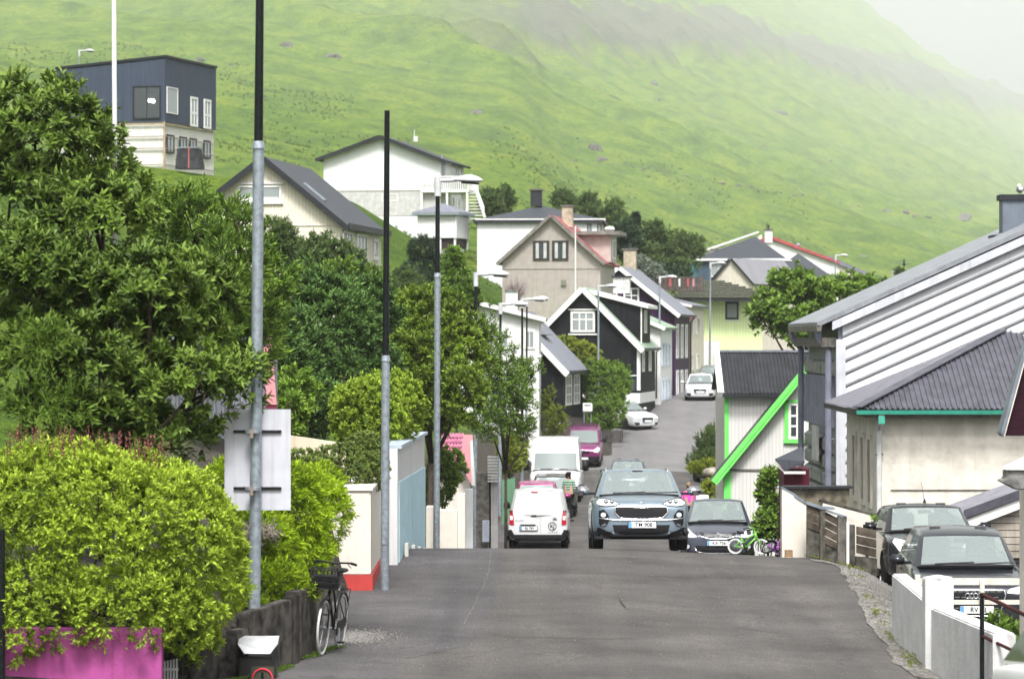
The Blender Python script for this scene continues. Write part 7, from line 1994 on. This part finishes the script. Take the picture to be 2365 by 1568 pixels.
for i in range(9):
    for j in range(5):
        x_, z_ = (i - 4) * .1 + (j % 2) * .05, .44 + j * .085
        if abs(x_) > .43: continue
        y_ = bvh.ray_cast(Vector((x_, -10, z_)), Vector((0, 1, 0)))[0]
        if y_ is not None: MB().box((x_, y_.y - .024, z_), (.07, .008, .012)).build('grille_bar', ALLOY, g_)
for i in range(4): ring_on(bvh, [((i - 1.5) * .062 + .04 * math.cos(t), .715 + .04 * math.sin(t)) for t in np.linspace(0, 6.28, 20)[:-1]], .007, 'ring_badge', CHROME, r_, off=.03)
plate(r_, bvh, 'RV 51', .05, .50, -1)

# white high roof van --------------------------------------------------------------------------------
P = dict(L=5.4, W=2.05, H=2.5, paint=WP, wr=.34, fo=.95, wb=3.45, mz=1.42, my=.45, mw=(.26, .14, .44), mirror=PLASTIC, handle=PLASTIC,
         st=[(0, .72, .92, .86, .34), (.05, .88, 1.03, .97, .27), (.18, .96, 1.12, 1.05, .24), (.45, 1.0, 1.22, 1.12, .22), (.85, 1.0, 1.30, 1.2, .22), (2.2, 1.0, 1.28, 1.24, .22), (3.8, 1.0, 1.28, 1.24, .24), (5.0, 1.0, 1.28, 1.24, .26), (5.36, .97, 1.26, 1.22, .28), (5.4, .93, 1.24, 1.2, .3)],
         gh=dict(wb=.955, wt=.84, zb=1.24, zr=1.24, A=.80, B=1.55, C=5.3, D=5.4, zh=2.36, ze=2.46, hi=.60, lo=.04, rear=False, side2=False, pillars=[.2, .25], bow=.14))
loc, tl = spot(1.80, 133.7)
r_, bd, cb, bvh = vehicle('white_high_roof_van', 'tall white high roof van with black mirrors facing up the dip', 'van', loc, -.045, P, tilt=tl)
decal(bvh, [(-.93, .78), (-.90, 1.05), (-.82, 1.10), (-.66, .98), (-.64, .82), (-.78, .74)], LIGHTG, 'headlight', r_, mirror=True)
decal(bvh, [(-.95, .64), (.95, .64), (.92, .28), (-.92, .28)], PLASTIC, 'bumper', r_, off=.03, step=.07)
decal(bvh, [(-.45, .86), (.45, .86), (.4, .72), (-.4, .72)], PLASTIC, 'grille', r_)
plate(r_, bvh, None, 0, .5, -1)

# purple vans with roof racks ------------------------------------------------------------------------
VP = carpaint('plum purple van paint', (.20, .028, .13), .3, .3)
proto_van = None
for i, (xp, yy, lb) in enumerate(((1352, 161.2, 'plum purple small van with roof bars facing us on the slope'), (1293, 150.5, 'plum purple small van hidden behind the tall white van, roof bars showing'))):
    loc, tl = spot(XP(xp, yy - 2), yy)
    if proto_van is None:
        P = van_small(VP, L=4.2, W=1.72, H=1.80); P['gh'] = dict(P['gh'], C=4.1, D=4.2, zh=1.70, ze=1.76); P['st'] = [(f if f < 4 else f - .2, *q) for f, *q in P['st']]
        proto_van, bd, cb, bvh = vehicle('purple_van', lb, 'van', loc, -.06, P, tilt=tl, group='purple small vans in the dip')
        decal(bvh, [(-.82, .80), (-.78, .96), (-.68, .98), (-.50, .84), (-.54, .76), (-.74, .74)], LIGHTG, 'headlight', proto_van, mirror=True)
        decal(bvh, [(-.80, .56), (.80, .56), (.76, .26), (-.76, .26)], PLASTIC, 'bumper', proto_van, off=.03, step=.06)
        decal(bvh, [(-.36, .84), (.36, .84), (.3, .70), (-.3, .70)], INK, 'grille', proto_van)
        plate(proto_van, bvh, None, 0, .47, -1)
        for y_ in (-.2, .55, 1.3): MB().tube((-.62, y_, 1.86), (.62, y_, 1.86), .018).tube((-.6, y_, 1.76), (-.6, y_, 1.87), .015).tube((.6, y_, 1.76), (.6, y_, 1.87), .015).build('roof_bar', PLASTIC, proto_van)
    else:
        c = copy_tree(proto_van); c.location = loc; c.rotation_euler = (tl, 0, -.03); c['label'] = lb

def simple_car(name, label, X, Y, rz, pm, L=4.2, W=1.76, H=1.47, off=0, f=None, plate_txt=None, pitch=True, **k):
    loc, tl = spot(X, Y, off, f)
    P = hatch(L, W, H, .93, .95, pm, wr=.31, mz=1.0, **k)
    r, bd, cb, bvh = vehicle(name, label, 'car', loc, rz, P, tilt=tl if abs(rz) < 1.6 else -tl)
    decal(bvh, [(-.78, .68), (-.72, .80), (-.60, .80), (-.46, .70), (-.5, .62), (-.68, .62)], LIGHTG, 'headlight', r, mirror=True)
    decal(bvh, [(-.36, .70), (.36, .70), (.30, .46), (-.30, .46)], INK, 'grille', r)
    ring_on(bvh, densify([(-.36, .70), (.36, .70), (.30, .46), (-.30, .46)]), .012, 'grille_surround', CHROME, r)
    decal(bvh, [(-.78, .46), (-.50, .44), (-.54, .30), (-.72, .32)], INK, 'side_intake', r, mirror=True)
    decal(bvh, [(-.82, .70), (-.60, .72), (-.60, .84), (-.80, .84)], REDL, 'tail_lamp', r, face=1, mirror=True)
    plate(r, bvh, plate_txt, 0, .52, -1); plate(r, bvh, plate_txt, 0, .55, 1)
    return r
simple_car('white_hatchback', 'white hatchback with dark grille parked at the bend before the cream house', XP(1618, 193), 193.1, -.07, WP, W=1.785)
simple_car('grey_parked_car', 'grey car half hidden behind the white hatchback at the bend', XP(1645, 203), 203.5, -.1, carpaint('mid grey car paint', (.16, .18, .18)))
simple_car('white_forecourt_car', 'white car pulled in beside the plinth of the black gable house', XP(1440, 177), 178, .62, WP, f=gz)
simple_car('magenta_car', 'magenta car parked between the white panel van and the black estate', .87, 115, math.pi - .02, carpaint('magenta car paint', (.36, .03, .17)), H=1.60)
simple_car('black_estate', 'black estate car beside the person in the striped jacket', 1.50, 122.2, math.pi - .04, FP, L=4.4, H=1.56)
simple_car('dark_oncoming_car', 'dark grey car following behind the pale blue SUV', XP(1452, 137), 138, -.05, MP)
simple_car('maroon_side_car', 'dark maroon car on the side street behind the green barge board', XP(1672, 150), 151, .3, carpaint('dark maroon car paint', (.08, .012, .02)), f=gz)
r_ = simple_car('white_corner_car', 'white car with dark windscreen beside the rusty hand rail', XP(2620, 26.5), 24.4, .2, WP, f=gz, glass=GLASS_DK, glass2=GLASS_DK)
# ------------------------------------------------------------------ bicycles
def wheel_bike(parent, c, r, tyre_m, rim_m, nsp=20, tw=.016, turn=0.0):
    ca, sa = math.cos(turn), math.sin(turn)
    f = lambda a, rr: (c[0] + -sa * rr * math.cos(a), c[1] + ca * rr * math.cos(a), c[2] + rr * math.sin(a))
    w = MB().path([f(a, r - tw) for a in np.linspace(0, 2 * math.pi, 41)[:-1]], tw, 8, closed=True).build('wheel', tyre_m, parent, smooth='all')
    MB().path([f(a, r - 2.3 * tw) for a in np.linspace(0, 2 * math.pi, 41)[:-1]], tw * .6, 6, closed=True).build('rim', rim_m, w, smooth='all')
    s = MB()
    for i in range(nsp):
        a = 2 * math.pi * i / nsp
        s.tube(f(a + .5, .02), f(a, r - 2.2 * tw), .0022, n=4, caps=False)
    s.tube((c[0] - .04 * ca, c[1] - .04 * sa, c[2]), (c[0] + .04 * ca, c[1] + .04 * sa, c[2]), .02, n=10)
    s.build('spokes', rim_m, w)
    return w
def bicycle(name, label, loc, rz, lean, r, fm, tm, rm, wb=1.06, seat=.98, bar=1.06, barw=.58, basket=True, rack=True, guard=None, kid=False):
    root = thing(name, label, 'bicycle', loc, rz); root.rotation_euler = (0, lean, rz)
    yf, yr = -wb / 2, wb / 2
    wheel_bike(root, (0, yf, r), r, tm, rm); wheel_bike(root, (0, yr, r), r, tm, rm)
    k = r / .34
    bb = Vector((0, yr - .44 * k, .28 * k)); st = Vector((0, yr - .26 * k, seat * .74)); hd = Vector((0, yf + .28 * k, bar * .80)); hd2 = Vector((0, yf + .24 * k, bar * .66))
    fr = MB()
    rt = .019 if not kid else .017
    fr.path([hd2, bb], rt, 8); fr.path([bb, st + (st - bb) * .12], rt * .9, 8)
    fr.path([hd, (hd + st) / 2 - Vector((0, 0, .10 if not kid else .03)), bb.lerp(st, .45)], rt * .8, 8)
    for s in (-1, 1):
        fr.path([bb, (s * .055, yr, r)], rt * .5, 6); fr.path([bb.lerp(st, .92), (s * .055, yr, r)], rt * .45, 6)
    fr.path([hd2 - Vector((0, 0, .02)), hd + Vector((0, 0, .03))], rt * 1.2, 10)
    f = fr.build('frame', fm, root, smooth='all')
    fk = MB()
    for s in (-1, 1): fk.path([hd2, (s * .05, yf + .12 * k, r * 1.9), (s * .05, yf, r)], rt * .6, 7)
    fk.build('fork', fm, root, smooth='all')
    h = hd + (hd - hd2).normalized() * .12 + Vector((0, 0, bar - hd.z - .12))
    hb = MB().path([hd, h], rt * .8, 8).path([(-barw / 2, h.y + .16, h.z - .02), (-barw * .38, h.y + .03, h.z + .01), (0, h.y - .02, h.z), (barw * .38, h.y + .03, h.z + .01), (barw / 2, h.y + .16, h.z - .02)], rt * .65, 8).build('handlebar', PLASTIC if not kid else fm, root, smooth='all')
    for s in (-1, 1):
        MB().path([(s * barw * .42, h.y + .06, h.z + .005), (s * barw / 2, h.y + .17, h.z - .02)], rt * .95, 8).build('grip', PLASTIC, hb)
        MB().path([(s * barw * .36, h.y, h.z), (s * barw * .46, h.y - .02, h.z - .05)], .006, 5).build('brake_lever', PLASTIC, hb)
    sp = st + Vector((0, .06 * k, seat - st.z))
    MB().path([st, sp], rt * .7, 8).build('seat_post', ALLOY, root)
    sd = MB(); vs, fs = [], []
    for i, (yy, wd, zz) in enumerate(((-.16, .02, 0), (-.10, .03, .015), (0, .055, .012), (.08, .085, .02), (.13, .075, .02))):
        for a in range(8):
            t = 2 * math.pi * a / 8; vs.append((math.cos(t) * wd * (1 if not kid else .8), sp.y + yy * k, sp.z + zz + math.sin(t) * .028))
    for i in range(4):
        for a in range(8): fs.append((i * 8 + a, i * 8 + (a + 1) % 8, (i + 1) * 8 + (a + 1) % 8, (i + 1) * 8 + a))
    fs += [tuple(range(8)), tuple(range(32, 40))]
    sd.add(vs, fs).build('saddle', PLASTIC, root, smooth='all')
    cr = MB().lathe([(.02, .05), (.095 * k, .05), (.095 * k, .056), (.02, .056)], 20, axis='x', c=tuple(bb)).path([bb + Vector((-.08, 0, 0)), bb + Vector((.08, 0, 0))], .012, 6)
    cr.path([bb + Vector((.08, 0, 0)), bb + Vector((.085, -.05 * k, -.16 * k))], .011, 6).path([bb + Vector((-.08, 0, 0)), bb + Vector((-.085, .05 * k, .16 * k))], .011, 6)
    c_ = cr.build('crank', ALLOY if not kid else PLASTIC, root)
    MB().box(tuple(bb + Vector((.12, -.05 * k, -.16 * k))), (.08, .07, .022)).box(tuple(bb + Vector((-.12, .05 * k, .16 * k))), (.08, .07, .022)).build('pedals', PLASTIC, c_)
    gm = guard or PLASTIC
    MB().prism([(.058, bb.y - .10 * k, bb.z + .08 * k), (.058, yr, r + .06 * k), (.058, yr + .06 * k, r), (.058, yr, r - .06 * k), (.058, bb.y - .10 * k, bb.z - .08 * k)], (.012, 0, 0)).build('chain_guard', gm, root, bevel=.003)
    if rack or kid:
        for yc, a0, a1 in ((yf, .35, 2.3), (yr, .5, 3.0)):
            pts_ = [(0, yc + (r + .02) * math.cos(a), r + (r + .02) * math.sin(a)) for a in np.linspace(a0, a1, 14)]
            m = MB()
            for p_, q_ in zip(pts_[:-1], pts_[1:]):
                m.add([(-.028, p_[1], p_[2]), (.028, p_[1], p_[2]), (.028, q_[1], q_[2]), (-.028, q_[1], q_[2])], [(0, 1, 2, 3)])
            m.build('mudguard', PLASTIC, root)
    if rack:
        m = MB()
        for s in (-1, 1):
            m.path([(s * .05, yr - .22, 2 * r + .06), (s * .06, yr + .2, 2 * r + .06), (s * .055, yr, r)], .006, 5)
        for i in range(5): m.tube((-.06, yr - .18 + i * .09, 2 * r + .06), (.06, yr - .18 + i * .09, 2 * r + .06), .005, n=5)
        m.build('rear_rack', PLASTIC, root)
    if basket:
        b = MB(); c0 = Vector((0, yf - .06, bar - .30))
        for i in range(9):
            for s in (-1, 1):
                b.tube((-.16 + i * .04, c0.y + s * .11 - .0, c0.z), (-.19 + i * .0475, c0.y + s * .14, c0.z + .24), .004, n=4)
        for i in range(7):
            for s in (-1, 1): b.tube((s * .16, c0.y - .11 + i * .036, c0.z), (s * .19, c0.y - .14 + i * .047, c0.z + .24), .004, n=4)
        for t in (0, .33, .66, 1.0):
            a, c2 = .16 + .03 * t, .11 + .03 * t
            b.path([(-a, c0.y - c2, c0.z + .24 * t), (a, c0.y - c2, c0.z + .24 * t), (a, c0.y + c2, c0.z + .24 * t), (-a, c0.y + c2, c0.z + .24 * t)], .006, 5, closed=True)
        b.box((0, c0.y, c0.z), (.32, .22, .008)).box((0, c0.y, c0.z + .09), (.26, .18, .15))
        b.build('basket', PLASTIC, root)
    return root
BK = glossy('black bike paint', (.012, .012, .013), .3)
WT = paint('white wall tyre', (.60, .60, .58), var=.1)
RD = paint('grey spoke steel', (.30, .30, .31), metal=.6, rough=.35, bump=0)
bx_, by_ = XP(762, 42.9), 43.0
bicycle('town_bicycle', 'black town bicycle with front basket leaning by the concrete wall', (bx_, by_ - .0, gz(-1.75, by_) + .01), R(-9), R(4), .35, BK, WT, RD, wb=1.08, seat=1.0, bar=1.16, barw=.54)
GR = glossy('bright green bike paint', (.16, .50, .04), .35)
MG = glossy('violet bike paint', (.42, .10, .50), .35)
bicycle('green_child_bicycle', 'small bright green child bicycle with white tyres by the cream end wall', (XP(1728, 63.2), 63.2, road_z(4.4, 63.2) + .01), R(76), R(8), .150, GR, WT, RD, wb=.50, seat=.40, bar=.49, barw=.36, basket=False, rack=False, guard=TRIM, kid=True)
v_ = bicycle('violet_child_bicycle', 'small violet child bicycle fallen against the cream end wall', (XP(1790, 62.6), 62.5, road_z(4.9, 62.5) + .05), R(40), R(50), .16, MG, RUBBER, RD, wb=.58, seat=.46, bar=.58, barw=.4, basket=False, rack=False, guard=MG, kid=True)
# wooden crate
cr = thing('wooden_crate', 'small wooden crate at the foot of the cream end wall', 'crate', (XP(1822, 61.7), 61.75, road_z(5.0, 61.7)))
WC = paint('raw crate wood', (.32, .20, .10), var=.25)
for i in range(3):
    MB().box((0, -.07, .035 + i * .045), (.14, .012, .034)).build('slat', WC, cr); MB().box((0, .07, .035 + i * .045), (.14, .012, .034)).build('slat', WC, cr)
for s in (-1, 1): MB().box((s * .064, 0, .07), (.012, .126, .13)).build('crate_end', WC, cr)

# ------------------------------------------------------------------ people
SKIN = paint('skin', (.45, .27, .20), rough=.6, var=.05, streak=0, bump=0)
def skinned(name, pts, edges, radii, mat, parent, root_i=0, sub=2):
    me = bpy.data.meshes.new(name); me.from_pydata(pts, edges, [])
    o = bpy.data.objects.new('tmp_skin', me); C.objects.link(o)
    sk = o.modifiers.new('skin', 'SKIN'); sk.use_smooth_shade = True
    for i, r in enumerate(radii):
        d = me.skin_vertices[0].data[i]; d.radius = (r, r) if not isinstance(r, tuple) else r; d.use_root = (i == root_i)
    ss = o.modifiers.new('sub', 'SUBSURF'); ss.levels = sub; ss.render_levels = sub
    bpy.context.view_layer.update()
    out = bpy.data.meshes.new_from_object(o.evaluated_get(bpy.context.evaluated_depsgraph_get()))
    bpy.data.objects.remove(o)
    out.name = name; out.materials.clear(); out.materials.append(mat)
    return put(name, out, parent)
def stripes(name, c1, c2, pitch):
    if name in MATS: return MATS[name]
    m, n, l, b = _new(name)
    tc = n.new('ShaderNodeTexCoord'); sx = n.new('ShaderNodeSeparateXYZ'); l.new(tc.outputs['Object'], sx.inputs[0])
    fr = _math(n, l, 'FRACT', _math(n, l, 'DIVIDE', sx.outputs[2], pitch))
    l.new(_mix(n, l, _math(n, l, 'GREATER_THAN', fr, .6), c1, c2), b.inputs['Base Color']); b.inputs['Roughness'].default_value = .9
    MATS[name] = m; return m
def person(label, X, Y, rz, h, jacket, trousers, hairm, bun=False):
    z0 = road_z(X, Y)
    root = thing('person', label, 'person', (X, Y, z0), rz)
    k = h / 1.72
    v = lambda x, y, z: (x * k, y * k, z * k)
    pts = [v(0, 0, .95), v(0, 0, 1.12), v(0, -.01, 1.32), v(0, -.005, 1.44), v(0, -.01, 1.52), v(0, -.02, 1.60), v(0, -.01, 1.68),
           v(.15, 0, 1.38), v(.20, .01, 1.12), v(.18, -.10, .92), v(.17, -.14, .84), v(-.15, 0, 1.38), v(-.20, .01, 1.12), v(-.18, -.10, .92), v(-.17, -.14, .84),
           v(.10, 0, .86), v(.11, -.02, .48), v(.11, .03, .09), v(.115, -.12, .03), v(-.10, 0, .86), v(-.11, .02, .48), v(-.11, .05, .09), v(-.115, -.10, .03)]
    ed = [(0, 1), (1, 2), (2, 3), (3, 4), (4, 5), (5, 6), (2, 7), (7, 8), (8, 9), (9, 10), (2, 11), (11, 12), (12, 13), (13, 14), (0, 15), (15, 16), (16, 17), (17, 18), (0, 19), (19, 20), (20, 21), (21, 22)]
    rd = [.15, .135, .15, .07, .06, .085, .07, .065, .05, .038, .035, .065, .05, .038, .035, .095, .065, .045, .04, .095, .065, .045, .04]
    skinned('body', pts, ed, [r * k for r in rd], SKIN, root)
    jp = [pts[i] for i in (0, 1, 2)] + [v(0, -.005, 1.43)] + [pts[i] for i in (7, 8, 9, 11, 12, 13)]
    skinned('jacket', jp, [(0, 1), (1, 2), (2, 3), (2, 4), (4, 5), (5, 6), (2, 7), (7, 8), (8, 9)], [r * k for r in (.145, .135, .135, .075, .07, .06, .048, .07, .06, .048)], jacket, root)
    tp = [v(0, 0, .94)] + [pts[i] for i in (15, 16, 17, 19, 20, 21)]
    skinned('trousers', tp, [(0, 1), (1, 2), (2, 3), (0, 4), (4, 5), (5, 6)], [r * k for r in (.155, .105, .08, .062, .105, .08, .062)], trousers, root)
    hp = [v(0, .02, 1.60), v(0, .03, 1.67), v(0, .06, 1.58)] + ([v(0, .05, 1.77)] if bun else [v(0, .03, 1.72)])
    skinned('hair', hp, [(0, 1), (0, 2), (1, 3)], [r * k for r in (.09, .088, .06, .05 if bun else .06)], hairm, root)
    for s in (-1, 1): MB().obox(v(s * .112, -.05, .045), v(.05, 0, 0), v(0, .13, 0), v(0, 0, .045)).build('shoe', PLASTIC, root, bevel=.03)
    return root
NAVYT = paint('dark trousers', (.012, .013, .018), rough=.9)
person('person in bright pink puffer jacket walking away beside the scrub corner', XP(1590, 113), 113, math.pi + .15, 1.66, stripes('pink puffer', (.80, .06, .42), (.62, .035, .30), .09), NAVYT, paint('light brown hair', (.22, .13, .07), bump=0), True)
person('person in green and white striped jacket standing by the black estate', 2.0, 117.6, math.pi - .3, 1.76, stripes('green striped knit', (.03, .10, .06), (.30, .42, .34), .085), NAVYT, paint('dark hair', (.02, .015, .012), bump=0))

# ------------------------------------------------------------------ small street things
pb = thing('post_box', 'white post box on a stand in front of the small black cottage', 'post box', PX(1357, 962, 163))
MB().box((0, 0, .45), (.46, .3, .42)).build('box', TRIM, pb, bevel=.03)
MB().box((0, -.16, .56), (.3, .02, .03)).build('slot', DARKTRIM, pb)
for s in (-1, 1): MB().tube((s * .17, 0, -.8), (s * .17, 0, .3), .025).build('leg', GALV, pb)
rb = thing('road_box', 'white utility box on dark legs beside the person in pink', 'utility box', (XP(1622, 110), 110, gz(XP(1622, 110), 110)))
MB().box((0, 0, 1.25), (.42, .3, .32)).build('box', TRIM, rb, bevel=.02)
for s in (-1, 1): MB().box((s * .12, 0, .55), (.08, .1, 1.1)).build('leg', DARKTRIM, rb)
st = tag(MB().lathe([(.02, -.1), (.42, -.08), (.45, .08), (.34, .2), (.1, .25)], 9, c=(0, 0, 0)).build('verge_stone', paint('lichened stone', (.38, .34, .28), var=.3), smooth='all'), 'pale flat stone among the weeds at the side street corner', 'stone')
st.location = PX(1648, 1093, 133.5); st.rotation_euler = (0, 0, .4)
pl = thing('timber_palisade', 'low grey picket fence under the round bush beside the slim lamp', 'fence', (XP(1410, 168), 168, gz(XP(1410, 168), 168)))
for i in range(16):
    MB().box((-.9 + i * .1, i * .03, ZP(992 + (i % 3), 168) - pl.location.z - .3), (.08, .03, .6)).build('picket', paint('grey timber', (.08, .075, .07), var=.3), pl)
w_ = thing('brown_garden_fence', 'brown board fence with laundry colours above the purple roof', 'fence', (XP(1580, 215), 215, ZP(665, 215)))
for i in range(14):
    MB().box((-1.4 + i * .2, 0, .25), (.17, .03, .95)).build('board', paint('brown fence board', (.10, .08, .07), var=.3), w_)
for i, x_ in enumerate((-.9, -.3, .25, .6)): MB().box((x_, -.04, .35), (.12, .02, .5)).build('washing', paint(('red cloth', 'white cloth', 'red cloth', 'pink cloth')[i], ((.4, .06, .06), (.6, .6, .6), (.4, .06, .06), (.5, .2, .25))[i]), w_)

# wet gravel spill by the bicycle and litter of small stones on the road
def scatter_stones(name, n, fx, fy, size, mat, label):
    vs, fs = [], []
    oc = np.array([(1, 0, 0), (-1, 0, 0), (0, 1, 0), (0, -1, 0), (0, 0, 1), (0, 0, -1)], float)
    of = [(0, 2, 4), (2, 1, 4), (1, 3, 4), (3, 0, 4), (2, 0, 5), (1, 2, 5), (3, 1, 5), (0, 3, 5)]
    for i in range(n):
        x, y = fx(), fy()
        s = size * RNG.uniform(.5, 1.4)
        o = len(vs); z = (gz(x, y) if x > xs(y) + hwr(y) - .1 else road_z(x, y)) + .012
        for c in oc: vs.append((x + c[0] * s * RNG.uniform(.6, 1.2), y + c[1] * s * RNG.uniform(.6, 1.2), z + c[2] * s * .6))
        fs += [tuple(o + k for k in f) for f in of]
    ob = MB().add(vs, fs).build(name, mat, recalc=False)
    ob['kind'] = 'stuff'; ob['label'] = label; ob['category'] = 'gravel'
    return ob
PEB = paint('pale pebble', (.26, .25, .235), var=.4, scale=30)
scatter_stones('gravel_spill', 2600, lambda: XP(795, 45) + abs(RNG.normal()) * .30, lambda: 45.0 + RNG.normal() * .55, .010, PEB, 'spill of pale gravel behind the town bicycle')
scatter_stones('road_grit', 500, lambda: RNG.uniform(-2.2, 5.0), lambda: RNG.uniform(40, 60), .008, PEB, 'scattered grit on the asphalt')
scatter_stones('yard_gravel', 5200, lambda: 5.9 + abs(RNG.normal()) * .5, lambda: RNG.uniform(47.5, 58.5), .012, PEB, 'loose gravel beside the parked cars')

# ------------------------------------------------------------------ haze over the valley
hz = MB().box((0, 5000, 860), (12000, 10300, 1740)).build('haze', [], None)
hz['kind'] = 'stuff'; hz['label'] = 'thin pale mist filling the valley'; hz['category'] = 'haze'
hm = bpy.data.materials.new('valley haze'); hm.use_nodes = True
hn, hl_ = hm.node_tree.nodes, hm.node_tree.links
hn.remove(hn['Principled BSDF'])
pv = hn.new('ShaderNodeVolumePrincipled')
pv.inputs['Color'].default_value = (.93, .95, .965, 1)
pv.inputs['Density'].default_value = .000125
hl_.new(pv.outputs[0], hn['Material Output'].inputs['Volume'])
hz.data.materials.append(hm)
